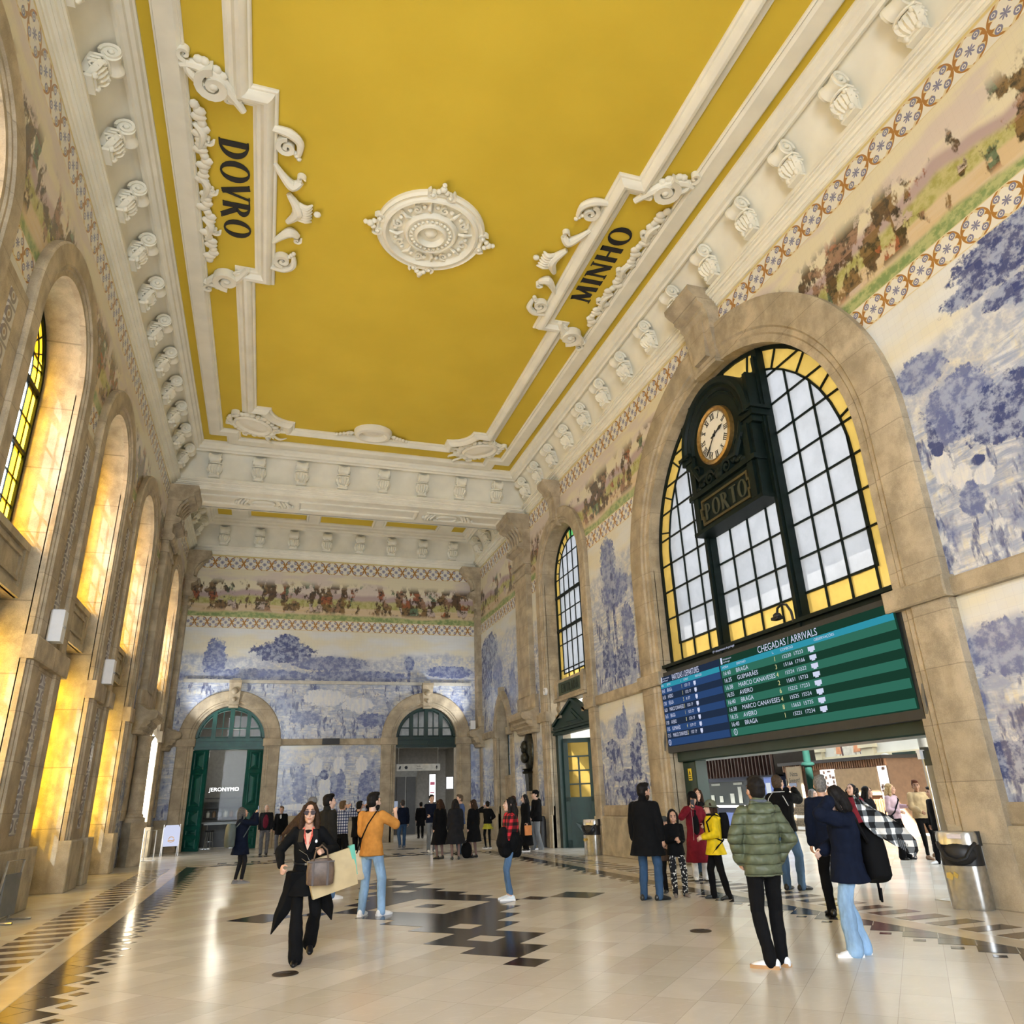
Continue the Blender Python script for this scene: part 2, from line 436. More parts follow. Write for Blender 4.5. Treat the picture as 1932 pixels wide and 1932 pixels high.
def glass_mat(name, tint, frost=0.0, back=(1,1,1)):
    """leaded window glass: tinted see-through, partly frosted"""
    g = G(name); x, y, z = g.pos()
    n = g.noise(g.vec(x, y, z), 2.0, 4, .6); f = g.step(n, .3, .7)
    c = g.mix(f, tuple(v*.86 for v in tint), tint)
    t = g.n('BsdfTransparent'); g.put(t.inputs[0], c)
    d = g.n('BsdfTranslucent'); g.put(d.inputs[0], c)
    gl = g.n('BsdfGlossy'); gl.inputs['Roughness'].default_value = .08
    m1 = g.n('MixShader'); m1.inputs[0].default_value = frost
    g.nt.links.new(t.outputs[0], m1.inputs[1]); g.nt.links.new(d.outputs[0], m1.inputs[2])
    m2 = g.n('MixShader'); m2.inputs[0].default_value = .04
    g.nt.links.new(m1.outputs[0], m2.inputs[1]); g.nt.links.new(gl.outputs[0], m2.inputs[2])
    return g.shader(m2.outputs[0])
GL_CLEAR = glass_mat('clear_pane', (.80, .90, 1.0), .965)
GL_YEL = glass_mat('yellow_pane', (1.0, .60, .03), .965)
GL_AMB = glass_mat('amber_pane', (1.0, .48, .016), .965)
GL_CYAN = glass_mat('turquoise_pane', (.30, .95, .85), .4)
GL_FROST = glass_mat('frosted_pane', (.225, .235, .255), .85)
GL_FYEL = glass_mat('frosted_yellow_pane', (.30, .205, .05), .85)
GL_FGREEN = glass_mat('green_pane', (.05, .22, .07), .85)
def shop_glass():
    g = G('shop_glass'); t = g.n('BsdfTransparent'); t.inputs[0].default_value = (.93,.95,.95,1)
    gl = g.n('BsdfGlossy'); gl.inputs['Roughness'].default_value = .02
    fr = g.n('Fresnel'); fr.inputs[0].default_value = 1.18
    m = g.n('MixShader'); g.nt.links.new(fr.outputs[0], m.inputs[0]); g.nt.links.new(t.outputs[0], m.inputs[1]); g.nt.links.new(gl.outputs[0], m.inputs[2])
    return g.shader(m.outputs[0])
GL_SHOP = shop_glass()
# ------------------------------------------------------------------ floor
fl = MB().box(-6.2, 40, -12, 49, -.2, 0)
fl.build('floor', FLOOR, kind='structure', smooth=0)
def inlay(name, quads, mat, z=.003):
    b = MB()
    for q in quads: b.poly(q, lambda u, v, d: (u, v, d), .0005, z)
    return b.build(name, mat, kind='structure', smooth=0)
U = .53
def pq(p, q): return (2.8+(p-q)*U/2, 13.52+(p+q)*U/2)
def cell(a, b): return [pq(a, b), pq(a+1, b), pq(a+1, b+1), pq(a, b+1)]
def dark_at(i, j):
    p, q = i+.5, j+.5
    if i == 0 and j == 0: return False
    m = max(abs(p), abs(q))
    if 2 < m < 3: return True
    for s in (1, -1):
        P_, Q_ = p*s, q*s
        if -6 < P_ < -3 and -6 < Q_ < -3: return not (-5 < P_ < -4 and -5 < Q_ < -4)
        if -8 < P_ < -5 and -8 < Q_ < -5: return not (-7 < P_ < -6 and -7 < Q_ < -6)
        if -9 < P_ < -7 and -9 < Q_ < -7: return True
        if -10 < P_ < -9 and -10 < Q_ < -9: return True
        if 3 < P_ < 4 and -4 < Q_ < -3: return True
        if 4 < P_ < 6 and -6 < Q_ < -4: return True
        if (-3 < P_ < -1 and -5 < Q_ < -3) or (-5 < P_ < -3 and -3 < Q_ < -1): return True
        if (-1 < P_ < 1 and -4 < Q_ < -3) or (-4 < P_ < -3 and -1 < Q_ < 1): return True
    return False
def star(cy):
    o = Vector((0, cy-13.52)); qs = [cell(i, j) for i in range(-11, 11) for j in range(-11, 11) if dark_at(i, j)]
    c = [pq(-.5, -.5), pq(.5, -.5), pq(.5, .5), pq(-.5, .5)]
    return [[(x, y+o.y) for x, y in q] for q in qs+[c]]
inlay('trim_1', star(13.52), DARKMARBLE)
inlay('trim_2', star(30.4)[:0] + [[(x, y+16.6) for x, y in cell(i, j)] for i in range(-6, 6) for j in range(-6, 6) if dark_at(i, j)], DARKMARBLE)
quads, band, outer = [], [], []
def dia(cx, cy, r): return [(cx, cy-r), (cx+r, cy), (cx, cy+r), (cx-r, cy)]
k = -6.0
while k < 26:
    for s in (0, 1):
        mx_ = lambda x: x if s == 0 else 5.6-x
        for cx, off, r in ((-1.78, 0, .255), (-1.52, .25, .09)): quads.append([(mx_(x), y) for x, y in dia(cx, k+.18+off, r)][::1 if s == 0 else -1])
        cy = k+.18+.25
        t = [(-2.04, cy-.25), (-1.80, cy), (-2.04, cy+.25)]
        quads.append([(mx_(x), y) for x, y in t][::1 if s == 0 else -1])
        h = [(-3.14, k), (-2.46, k), (-2.46, k+.27), (-3.14, k+.27)]
        outer.append([(mx_(x), y) for x, y in h][::1 if s == 0 else -1])
    k += .505
e = -1.2
while e < 6.9:
    for yy, off in ((26.3, 0), (26.55, .25)):
        quads.append(dia(e+off, yy, .25))
    outer.append([(e, 27.05), (e+.27, 27.05), (e+.27, 27.7), (e, 27.7)])
    e += .505
inlay('trim_3', quads, DARKMARBLE); inlay('trim_4', outer, BROWNMARBLE)
inlay('trim_5', [[(-2.40, -6), (-2.05, -6), (-2.05, 27), (-2.40, 27)], [(7.65, -6), (8.0, -6), (8.0, 27), (7.65, 27)], [(-2.0, 26.72), (7.6, 26.72), (7.6, 27.0), (-2.0, 27.0)]], LIGHTMARBLE, .0025)

# ------------------------------------------------------------------ walls
WC = [-7.72, -2.44, 2.84, 8.12, 13.4, 18.68, 23.96, 31.95]      # left window centres
ZS_L, RL = 9.45, 1.45
BLOB_R = [(5.7,9.0,1.3,.5,'d'),(6.7,8.75,.6,.22,'d'),(5.4,8.2,.8,.4,'d'),(6.1,8.35,.5,.18,'d'),
  (7.9,8.0,.5,.35,'m'),(7.4,7.1,.7,.6,'m'),(6.6,6.7,.9,.5,'d'),(8.0,6.75,.10,.30,'d'),(8.03,7.05,.09,.09,'d'),
  (7.95,6.3,.20,.30,'w'),(7.95,6.62,.11,.12,'i'),(7.7,6.0,.20,.22,'w'),(7.62,5.62,.22,.30,'m'),(7.35,6.15,.12,.10,'i'),(7.3,5.9,.18,.18,'w'),
  (20.3,8.6,.55,.9,'m'),(20.0,7.6,.9,.6,'m'),(20.1,7.0,.09,1.6,'d'),(20.6,6.3,.10,1.0,'d'),(20.9,5.6,.28,.7,'d'),(20.55,5.5,.2,.6,'m'),(19.7,5.3,.8,.5,'d'),(19.3,6.2,.4,.8,'m'),
  (34.0,8.3,1.4,.9,'d'),(34.6,7.2,1.0,1.1,'d'),(32.7,7.0,.8,.9,'m'),(31.5,5.4,.5,.9,'d'),(30.6,5.9,.6,.9,'m')]
BLOB_RL = [(7.6,3.4,1.0,.4,'m'),(6.6,2.6,.8,.35,'m'),(8.0,1.9,.5,.3,'d'),
  (20.3,3.5,.5,.35,'m'),(20.0,3.75,.10,.45,'m'),(21.0,2.9,.45,.3,'d'),(20.2,2.15,1.0,.16,'d'),(21.1,2.35,.10,.25,'d'),(19.5,2.6,.35,.6,'d'),(20.0,1.7,.9,.2,'d'),(19.2,3.2,.2,.3,'d')]
BLOB_E = [(.4,8.4,1.4,.5,'d'),(.5,8.9,.6,.35,'d'),(2.6,7.9,1.8,.35,'m'),(-2.6,8.0,.5,1.0,'m'),(6.3,8.0,.25,.4,'m'),(6.3,7.4,.08,.5,'m'),(8.3,7.6,1.2,.3,'m'),
  (-.5,7.3,2.4,.30,'m'),(3.8,7.3,2.6,.3,'m'),(2.4,6.3,1.0,.4,'w'),(3.9,6.0,.8,.35,'w'),(1.6,5.4,.8,.3,'m'),(4.6,5.3,.8,.3,'m')]
BLOB_EL = [(2.2,3.3,.28,.42,'w'),(3.2,3.3,.28,.42,'w'),(4.2,3.3,.28,.42,'w'),(2.6,2.2,.25,.8,'w'),(2.55,2.9,.2,.2,'d'),(3.3,2.4,.22,.7,'m'),(1.5,2.5,.3,.8,'m'),(4.4,2.4,.3,.7,'m'),(1.6,1.6,1.0,.14,'w')]
TW_R = tile_wall('azulejo_right', 'y', 1.0, BLOB_R, BLOB_RL, .68, .7)
TW_E = tile_wall('azulejo_end', 'x', 2.0, BLOB_E, BLOB_EL, .64, .8)
TW_L = tile_wall('azulejo_left', 'y', 3.0)
BIG_C, BIG_Z, BIG_R = 13.4, 7.43, 4.03
SM_C, SM_Z, SM_R = 24.25, 9.4, 1.85
NI_C = 31.95
def pointed(c, z0, half, zs, top, n=10):
    """pointed arch outline"""
    o = [(c-half, z0), (c+half, z0)]
    for k in range(n+1): t = k/n; o.append((c+half*(1-t**1.8)**.75 if t < 1 else c, zs+(top-zs)*t))
    for k in range(n-1, -1, -1): t = k/n; o.append((c-half*(1-t**1.8)**.75, zs+(top-zs)*t))
    return o
def wall(name, mp, u0, u1, z1, holes, depth, mats):
    b = MB(); b.poly([(u0, 0), (u1, 0), (u1, z1), (u0, z1)], mp, 0, None, holes)
    b.slot(1)
    for h in holes:
        n = len(h); v = [mp(*p, 0) for p in h]+[mp(*p, -depth) for p in h]
        b.add(v, [(i, (i+1) % n, (i+1) % n+n, i+n) for i in range(n) if not (h[i][1] == 0 and h[(i+1) % n][1] == 0)])
    return b.build(name, mats, kind='structure', smooth=30)
holesL = [arch_pts(c, ZS_L, RL, 0) for c in WC]
wall('wall_left', mapL, YB, YE, 15, holesL, 1.4, [TW_L, STONE2])
big = arch_pts(BIG_C, BIG_Z, BIG_R, 0, 44); sm = arch_pts(SM_C, SM_Z, SM_R, 0, 32)
bigB, smB = arch_pts(2.6, SM_Z, SM_R, 0, 24), None
nich = pointed(NI_C, 0, .85, 4.3, 5.75)
wall('wall_right', mapR, YB, YE, 15, [big, sm, nich, bigB], .75, [TW_R, STONE])
EAL, EAR, EZ, ER = -1.6, 7.2, 4.45, 1.46
wall('wall_far', mapE, XL, XR, 15, [arch_pts(EAL, EZ, ER, 0, 24), arch_pts(EAR, EZ, ER, 0, 24)], .5, [TW_E, STONE])
wall('wall_rear', mapB, XL, XR, 15, [], .5, [TW_L, STONE])
# outer faces so no daylight leaks round the shell
sh = MB(); sh.box(XL-.02, XR+.02, YB-.02, YE+.02, 14.9, 15.2); sh.build('ceiling_1', PLASTER, kind='structure', smooth=0)
# outside skin of the facade (thick wall seen through the glass)
wall('wall_outer', lambda u, v, d: (-5.65-d*.01, u, v), YB, YE, 15, holesL, .05, [STONE2, STONE2])

# arch surrounds: jamb, archivolt and jamb again in one sweep
def surround(n, mp, c, zs, r, wide, proj, z0=0, mat=STONE, jambs=True):
    path = [(c+r, z0)] + arc(c, zs, r, 0, 180, 36 if r > 3 else 26) + [(c-r, z0)]
    w = -wide
    prof = [(0, -.02), (0, proj*.55), (w*.16, proj*.55), (w*.20, proj*.75), (w*.30, proj*.75), (w*.34, proj), (w*.94, proj), (w, proj*.8), (w, -.02)]
    return MB().sweep(path, prof, mp).build('trim_%d' % n, mat, kind='structure')
tn = [9]
def nt(): tn[0] += 1; return tn[0]
for c in WC: surround(nt(), mapL, c, ZS_L, RL, .6, .16)
surround(nt(), mapR, BIG_C, BIG_Z, BIG_R, 1.05, .18)
surround(nt(), mapR, SM_C, SM_Z, SM_R, .62, .16)
surround(nt(), mapR, 2.6, SM_Z, SM_R, .62, .16)
surround(nt(), mapE, EAL, EZ, ER, .68, .16); surround(nt(), mapE, EAR, EZ, ER, .68, .16)
def slab(name, mp, u0, u1, z0, z1, d, mat=STONE, d0=-.01):
    b = MB(); e = min(.03, (u1-u0)/4, (z1-z0)/4)
    R = lambda a, d_: [mp(u0+a, z0+a, d_), mp(u1-a, z0+a, d_), mp(u1-a, z1-a, d_), mp(u0+a, z1-a, d_)]
    b.loft([R(0, d0), R(0, d-e*.6), R(e, d)])
    return b.build(name, mat, kind='structure', smooth=0)
trim = lambda mp, u0, u1, z0, z1, d, mat=STONE: slab('trim_%d' % nt(), mp, u0, u1, z0, z1, d, mat)
# string courses, imposts and plinths
def course(mp, spans, z0=4.28, z1=4.57, d=.12):
    for a, b in spans: trim(mp, a, b, z0, z1, d)
course(mapR, [(YB, .1), (5.1, 8.3), (18.5, 21.75), (26.7, 27.5), (29.15, 30.95), (32.95, 35.6)])
course(mapE, [(XL+.3, EAL-2.15), (EAL+2.15, EAR-2.15), (EAR+2.15, XR-.3)], 4.19, 4.47, .1)
for c, w in ((BIG_C, BIG_R),): 
    for s in (-1, 1):
        a, b = sorted((c+s*(w-.12), c+s*(w+1.12))); trim(mapR, a, b, 4.28, 4.62, .26)
for c in (SM_C, 2.6):
    for s in (-1, 1):
        a, b = sorted((c+s*(SM_R-.05), c+s*(SM_R+.68))); trim(mapR, a, b, 4.24, 4.6, .22)
for c in (EAL, EAR):
    for s in (-1, 1):
        a, b = sorted((c+s*(ER-.06), c+s*(ER+.72))); trim(mapE, a, b, 4.17, 4.5, .22)
def plinth(mp, a, b, t=1.06, d=.14): trim(mp, a, b, -.02, t, d, STONE2); trim(mp, a, b, t, t+.3, d*.45, STONE)
for a, b in ((YB, .1), (5.05, 9.34), (17.46, 22.4), (26.1, 27.6), (29.1, 31.1), (32.8, YE)): plinth(mapR, a, b)
for a, b in ((XL, EAL-1.48), (EAL+1.48, EAR-1.48), (EAR+1.48, XR)): plinth(mapE, a, b, .95, .12)
# piers between the facade windows
MOSAIC = None
def strip_mat():
    g = G('azulejo_strip'); x, y, z = g.pos(); h = .32
    a = g.fr(z/h)-.5; b = g.fr((y+.02)/.32)-.5; r = g.sq(a*a+b*b)
    col = g.mix(g.lt(g.ab(r-.3), .09), (.52,.50,.46), (.20,.17,.16))
    col = g.mix(g.lt(r, .12), col, (.30,.20,.12)); col = g.mix(g.gt(g.ab(a), .42), col, (.22,.2,.2))
    return g.bsdf(col, .3)
MOSAIC = strip_mat()
PIER = [(WC[i]+WC[i+1])/2 for i in range(6)]
for p in PIER:
    trim(mapL, p-.6, p+.6, 4.62, 9.2, .08); trim(mapL, p-.6, p+.6, -.02, 4.2, .10)
    trim(mapL, p-.17, p+.17, 4.72, 8.9, .10, MOSAIC); trim(mapL, p-.17, p+.17, 1.28, 4.08, .12, MOSAIC)
for c in WC:
    for s in (-1, 1):
        a, b = sorted((c+s*(RL-.04), c+s*(RL+1.18 if abs(c-31.95) > 1 and abs(c-23.96) > 1 else RL+.66)))
        trim(mapL, a, b, 4.18, 4.60, .22); trim(mapL, a, b, -.02, 1.06, .26, STONE2)
# pilasters that carry the cross beam, and the corner ones
def pilaster(n, mp, c, w, d=.24):
    t = trim
    t(mp, c-w/2, c+w/2, 5.35, 10.75, d)
    t(mp, c-w/2-.06, c+w/2+.06, 10.3, 10.42, d+.06)
    # upper capital: fluted console that swells out to the beam
    b = MB()
    prof = [(.0,10.75),(d+.10,10.75),(d+.16,10.85),(d+.16,10.95),(d+.05,11.05),(d+.05,11.35),(d+.2,11.42),(d+.3,11.5),(d+.3,11.62),(d+.1,11.7),(d+.12,12.0),(d+.25,12.3),(d+.5,12.5),(d+.62,12.55),(d+.62,12.7),(d+.75,12.75),(d+.75,12.97),(0,12.97)]
    R = lambda u, k: [mp(u, z, x*k) for x, z in prof]
    b.loft([R(c-w/2-.05, 1), R(c+w/2+.05, 1)])
    for k in range(5):
        uu = c-w/2+.1+k*(w-.2)/4
        b.tube([mp(uu, 11.75, d+.12), mp(uu, 12.1, d+.16), mp(uu, 12.42, d+.4)], [.07,.075,.05], 8)
    for s in (-1, 1):
        b.lathe([(.12, -.02), (.12, .04), (.05, .06)], 14, 'x' if mp in (mapL, mapR) else 'y')
        v = b.v[-42:]; o = Vector(mp(c+s*w/2*.8, 11.5, d+.34)); b.v[-42:] = [tuple(Vector(p)+o) for p in v]
    b.build('trim_%d' % nt(), STONE, kind='structure')
    # lower console with a rounded bowl on it
    b = MB(); prof = [(0,3.98),(d,3.98),(d+.06,4.06),(d+.06,4.12),(d+.16,4.2),(d+.16,4.26),(d+.26,4.34),(d+.26,4.42),(d+.42,4.5),(d+.46,4.62),(d+.42,4.74),(d+.2,4.82),(d,4.9),(d,5.4),(0,5.4)]
    R = lambda u, k: [mp(u, z, x*k) for x, z in prof]
    b.loft([R(c-w/2-.30, .6), R(c-w/2-.14, 1), R(c+w/2+.14, 1), R(c+w/2+.30, .6)])
    b.build('trim_%d' % nt(), STONE, kind='structure')
    t(mp, c-w/2+.1, c+w/2-.1, 1.36, 3.98, .07)
pilaster(0, mapR, 28.35, 1.5); pilaster(0, mapL, 28.35, 1.5)
pilaster(0, mapR, 35.72, .52); pilaster(0, mapL, 35.72, .52)
# half column and pedestal under the left console
b = MB(); b.lathe([(.34,1.3),(.34,1.42),(.27,1.46),(.27,1.52),(.23,1.56),(.21,3.8),(.3,3.98)], 16).lathe([(.36,-.01),(.36,1.1),(.42,1.18),(.42,1.3)], 4)
o = b.build('trim_%d' % nt(), STONE, kind='structure'); o.location = (XL+.30, 28.35, 0)
# keystones that reach the cornice
def keystone(mp, c, z0, z1, w, d, top):
    b = MB(); prof = [(0, z0), (d*.7, z0), (d*.75, z0+.08), (d*.62, z0+.16), (d, z1-.1), (d*1.25, z1), (d*1.25, z1+.10), (d*1.7, z1+.18), (d*1.7, z1+.26), (d*2.1, z1+.36), (d*2.4, top-.14), (d*2.4, top), (0, top)]
    R = lambda u, k: [mp(u, z, x) for x, z in prof]
    taper = lambda z: 1+.25*(z-z0)/(top-z0)
    L = [mp(c-w/2*taper(z), z, x) for x, z in prof]; Rr = [mp(c+w/2*taper(z), z, x) for x, z in prof]
    b.loft([L, Rr])
    b.poly([(c-w*.28, z0+.25), (c+w*.28, z0+.25), (c+w*.32, z1-.2), (c-w*.32, z1-.2)], mp, d*.5, d*1.03)
    return b.build('trim_%d' % nt(), STONE, kind='structure', smooth=20)
keystone(mapR, BIG_C, 11.4, 12.85, .95, .34, 13.45)
keystone(mapR, SM_C, 11.15, 12.35, .55, .28, 12.97)
for c in (EAL, EAR):
    b = MB(); L = lambda s: [mapE(c+s*(.20+.06*(z-5.85)), z, d) for d, z in ((0,5.82),(.24,5.82),(.24,5.92),(.2,5.95),(.3,6.85),(.34,6.9),(.34,7.02),(0,7.02))]
    b.loft([L(-1), L(1)]); b.ball(mapE(c, 6.55, .28), (.15,.10,.15)); b.ball(mapE(c, 6.18, .25), (.10,.08,.10))
    b.build('trim_%d' % nt(), STONE, kind='structure')
# pointed niche surround
b = MB(); P_ = pointed(NI_C, 0, .85, 4.3, 5.75)[1:] + [(NI_C-.85, 0)]
b.sweep(P_[:-1], [(0,-.02),(0,.1),(-.12,.1),(-.16,.16),(-.38,.16),(-.42,-.02)], mapR)
b.box(XR-.2, XR, NI_C-.16, NI_C+.16, 5.95, 6.3); b.build('trim_%d' % nt(), STONE, kind='structure')
for s in (-1, 1): trim(mapR, *sorted((NI_C+s*.8, NI_C+s*1.35)), 4.2, 4.5, .2)
# side strips of stone beside the tile panels of the far bay
for a, b_ in ((30.55, 31.05), (32.85, 33.35)): trim(mapR, a, b_, 1.3, 4.2, .06)
# ------------------------------------------------------------------ leaded windows
wn = [0]
def leaded(mp, c, zs, r, z0, bw, us, zr, thick, gc, gy, gk, hide=None, two=None, nkey=1, frame_mat=IRON, parent=None, bt=.022):
    """arched window: border panes in colour round a field of pale panes, iron bars"""
    wn[0] += 1; w = root('window_%d' % wn[0]) if parent is None else parent
    n = 24
    def loop(rr, zb): return [(c-rr, zb)] + [(c-rr, zb+(zs-zb)*k/6) for k in range(1, 6)] + [(c+rr*cos(PI-PI*k/n), zs+rr*sin(PI*k/n)) for k in range(n+1)] + [(c+rr, zs-(zs-zb)*k/6) for k in range(1, 6)] + [(c+rr, zb)]
    O, I = loop(r, z0), loop(r-bw, z0+bw)
    b = MB(); m = len(O)
    def strip(A, B, slot):
        for k in range(m-1):
            b.slot(2 if slot == 0 and abs(k-(m-2)/2) <= nkey else slot); b.add([mp(*A[k], 0), mp(*A[k+1], 0), mp(*B[k+1], 0), mp(*B[k], 0)], [(0,1,2,3)])
        b.slot(slot); b.add([mp(*A[0], 0), mp(*B[0], 0), mp(*B[-1], 0), mp(*A[-1], 0)], [(0,1,2,3)])
    if two:
        M_ = loop(r-bw*.5, z0+bw*.5); strip(O, M_, 0); strip(M_, I, 1)
    else: strip(O, I, 0)
    b.build('coloured_panes', [gy, two or gy, gk], w, 0)
    b = MB(); b.poly(I, mp, 0, None); b.build('pale_panes', gc, w, 0)
    b = MB(); t = bt
    inside = lambda u: zs+math.sqrt(max(r*r-(u-c)**2, 0))
    half = lambda z: r if z <= zs else math.sqrt(max(r*r-(z-zs)**2, 0))
    bb = lambda u0, u1, v0, v1, d: b.add([mp(u, v, q) for u in (u0,u1) for v in (v0,v1) for q in (-d, d)], [(0,1,3,2),(4,6,7,5),(0,4,5,1),(2,3,7,6),(0,2,6,4),(1,5,7,3)])
    rin = r-bw
    for u in us: 
        zt = zs+math.sqrt(max(rin*rin-(u-c)**2, 0)) if abs(u-c) < rin else zs
        bb(u-t*.5, u+t*.5, z0, zt, t)
    for z in zr: h = half(z); bb(c-h, c+h, z-t*.5, z+t*.5, t)
    for z in thick: h = half(z); bb(c-h, c+h, z-t*1.6, z+t*1.6, t*2.4)
    for lp, q in [(I, .6)] + ([(M_, .5)] if two else []): b.sweep(lp, [(-t*q,-t),(-t*q,t),(t*q,t),(t*q,-t)], mp, closed=True)
    for k in range(1, 12):
        a = PI*k/12; b.sweep([(c+rin*cos(a), zs+rin*sin(a)), (c+r*cos(a), zs+r*sin(a))], [(-t*.5,-t),(-t*.5,t),(t*.5,t),(t*.5,-t)], mp)
    b.build('lead_bars', IRON, w, 0)
    b = MB(); b.sweep(O, [(-.07,-.05),(-.07,.05),(.03,.05),(.03,-.05),(-.07,-.05)], mp, closed=True); b.build('window_frame', frame_mat, w, 0)
    return w
mLW = lambda u, v, d: (-4.92+d, u, v)
for i, c in enumerate(WC):
    w = leaded(mLW, c, ZS_L, RL-.02, 6.24, .60, [c-.42, c, c+.42], [6.95, 7.45, 8.65, 9.25, 9.9], [8.02, 9.33], GL_CLEAR, GL_YEL, GL_CYAN, two=GL_AMB)
    # spandrel between the upper and the lower light
    b = MB(); b.box(-5.0, -4.52, c-RL-.01, c+RL+.01, 5.24, 6.24); b.box(-4.56, -4.46, c-RL, c+RL, 6.1, 6.24); b.box(-4.56, -4.47, c-RL, c+RL, 5.24, 5.40)
    for s in (-1, 1): b.box(-4.56, -4.47, *sorted((c+s*RL, c+s*(RL-.18))), 5.4, 6.1)
    b.sweep([(c-1.2, 5.5), (c+1.2, 5.5), (c+1.2, 6.0), (c-1.2, 6.0)], [(0,.38),(0,.44),(.06,.44),(.06,.38)], mLW, closed=True)
    b.build('trim_%d' % nt(), STONE2, kind='structure', smooth=0)
    # glazed double door below
    if i != 7:
        wn[0] += 1; d = root('door_%d' % wn[0]); zt = 4.75 if i != 6 else 4.45
        b = MB(); x = -4.92
        us = [c-1.42, c-1.0, c-.55, c, c+.55, c+1.0, c+1.42]
        for u in us: b.box(x-.03, x+.03, u-.03, u+.03, 0, zt)
        for z in (1.28, 1.95, 2.6, 3.3, 4.0, zt): b.box(x-.03, x+.03, c-1.45, c+1.45, z-.03, z+.03)
        b.box(x-.06, x+.06, c-1.45, c+1.45, 3.98, 4.06)
        b.build('door_frame', BLACK, d, 0)
        b = MB(); 
        for k, (a, e) in enumerate(((c-1.45, c-.35), (c-.35, c+.35), (c+.35, c+1.45))):
            b.slot(0 if k != 1 else 1); b.add([mLW(a, 1.28, 0), mLW(e, 1.28, 0), mLW(e, zt, 0), mLW(a, zt, 0)], [(0,1,2,3)])
        b.build('door_panes', [GL_YEL, GL_CLEAR], d, 0)
        b = MB(); b.box(x-.035, x+.035, c-1.42, c-.03, .02, 1.28); b.box(x-.035, x+.035, c+.03, c+1.42, .02, 1.28)
        for s in (-1, 1): b.box(x-.05, x+.05, *sorted((c+s*.2, c+s*1.2)), .25, 1.05)
        b.build('door_panels', BLACK, d, 0)
        b = MB(); b.box(-5.0, -4.80, c-RL, c+RL, zt, 5.25); b.build('trim_%d' % nt(), STONE2, kind='structure', smooth=0)
# ------- the great window of the right wall
mRW = lambda u, v, d: (10.12-d, u, v)
M1, M2 = 11.95, 14.75
us = [9.95, 10.62, 11.28, 12.65, 13.35, 14.05, 15.5, 16.2, 16.85]
great = leaded(mRW, BIG_C, BIG_Z, BIG_R-.02, 4.78, .52, us, [6.02, 6.75, 7.48, 8.2, 8.92, 9.64, 10.36], [], GL_FROST, GL_FYEL, GL_FGREEN, nkey=0, bt=.036)
b = MB()
for u in (M1, M2): b.box(9.93, 10.2, u-.09, u+.09, 4.6, 11.1 if u == M1 else 11.15); b.box(9.86, 9.95, u-.05, u+.05, 4.6, 10.9)
b.box(9.9, 10.3, BIG_C-BIG_R, BIG_C+BIG_R, 4.58, 4.80); b.box(9.80, 10.3, BIG_C-BIG_R, BIG_C+BIG_R, 4.70, 4.78)
b.build('mullion_frame', IRON, great, 0)
# small arched window over the side door, and its twin by the camera
for c in (SM_C, 2.6):
    m_ = lambda u, v, d: (10.34-d, u, v)
    leaded(m_, c, SM_Z, SM_R-.02, 5.5, .40, [c-.98, c-.5, c, c+.5, c+.98], [6.05, 7.0, 8.2, 9.55, 10.3], [7.55, 8.85], GL_FROST, GL_FYEL, GL_FGREEN, nkey=1, bt=.03)
# pointed niche window
wn[0] += 1; w = root('window_%d' % wn[0]); m_ = lambda u, v, d: (10.3-d, u, v)
b = MB(); b.poly(pointed(NI_C, 2.6, .85, 4.3, 5.75), m_, 0, None); b.build('pale_panes', GL_FROST, w, 0)
b = MB()
for u in (-.8, -.5, -.17, .17, .5, .8): b.box(10.26, 10.34, NI_C+u-.02, NI_C+u+.02, 2.6, 5.3)
for z in (2.62, 3.05, 3.5, 3.95, 4.35): b.box(10.26, 10.34, NI_C-.85, NI_C+.85, z-.02, z+.02)
b.build('lead_bars', GREEN2, w, 0)
b = MB(); b.box(10.1, 10.5, NI_C-.87, NI_C+.87, -.01, 2.6); b.build('trim_%d' % nt(), STONE, kind='structure', smooth=0)

# ------- side door under the small window (green, pedimented, one leaf with yellow panes)
wn[0] += 1; d = root('door_%d' % wn[0])
b = MB()
ped = [(22.35, 3.78), (26.1, 3.78), (26.1, 4.02), (24.25, 4.78), (22.35, 4.02)]
b.poly(ped, lambda u, v, q: (10.12-q, u, v), 0, .16); b.poly([(23.3, 4.0), (25.2, 4.0), (24.25, 4.5)], lambda u, v, q: (10.12-q, u, v), .1, .2)
b.poly([(23.7, 4.08), (24.8, 4.08), (24.25, 4.38)], lambda u, v, q: (10.12-q, u, v), .1, .23)
for z, q in ((3.72, .22), (3.82, .27), (3.92, .22)): b.box(10.12-q, 10.2, 22.35, 26.12, z, z+.07)
for s in (-1, 1):
    p = [(24.25, 4.86), (24.25, 4.76), (24.25+s*1.95, 3.98), (24.25+s*1.95, 4.08)]
    b.poly(p if s > 0 else p[::-1], lambda u, v, q: (10.12-q, u, v), 0, .24)
b.build('pediment', GREEN2, d, 0)
b = MB(); b.box(10.0, 10.2, 25.86, 26.1, 0, 3.75); b.box(10.0, 10.2, 22.4, 22.64, 0, 3.75); b.build('door_frame', GREEN2, d, 0)
HX, HY, LW = 10.16, 25.78, 1.05
hinge = root('door_leaf', 'structure'); hinge.parent = d; hinge.location = (HX, HY, 0); hinge.rotation_euler = (0, 0, math.radians(60))
b = MB()      # leaf in its own frame: runs along -y
for y0, y1, z0, z1 in ((-.16,0,0,3.6),(-LW,-LW+.16,0,3.6),(-LW,0,3.45,3.6),(-LW,0,1.48,1.62),(-LW,0,0,.25),(-LW/2-.03,-LW/2+.03,1.62,2.98)): b.box(-.03,.03,y0,y1,z0,z1)
for z in (2.05, 2.5, 2.98): b.box(-.025,.025,-LW,0,z-.025,z+.025)
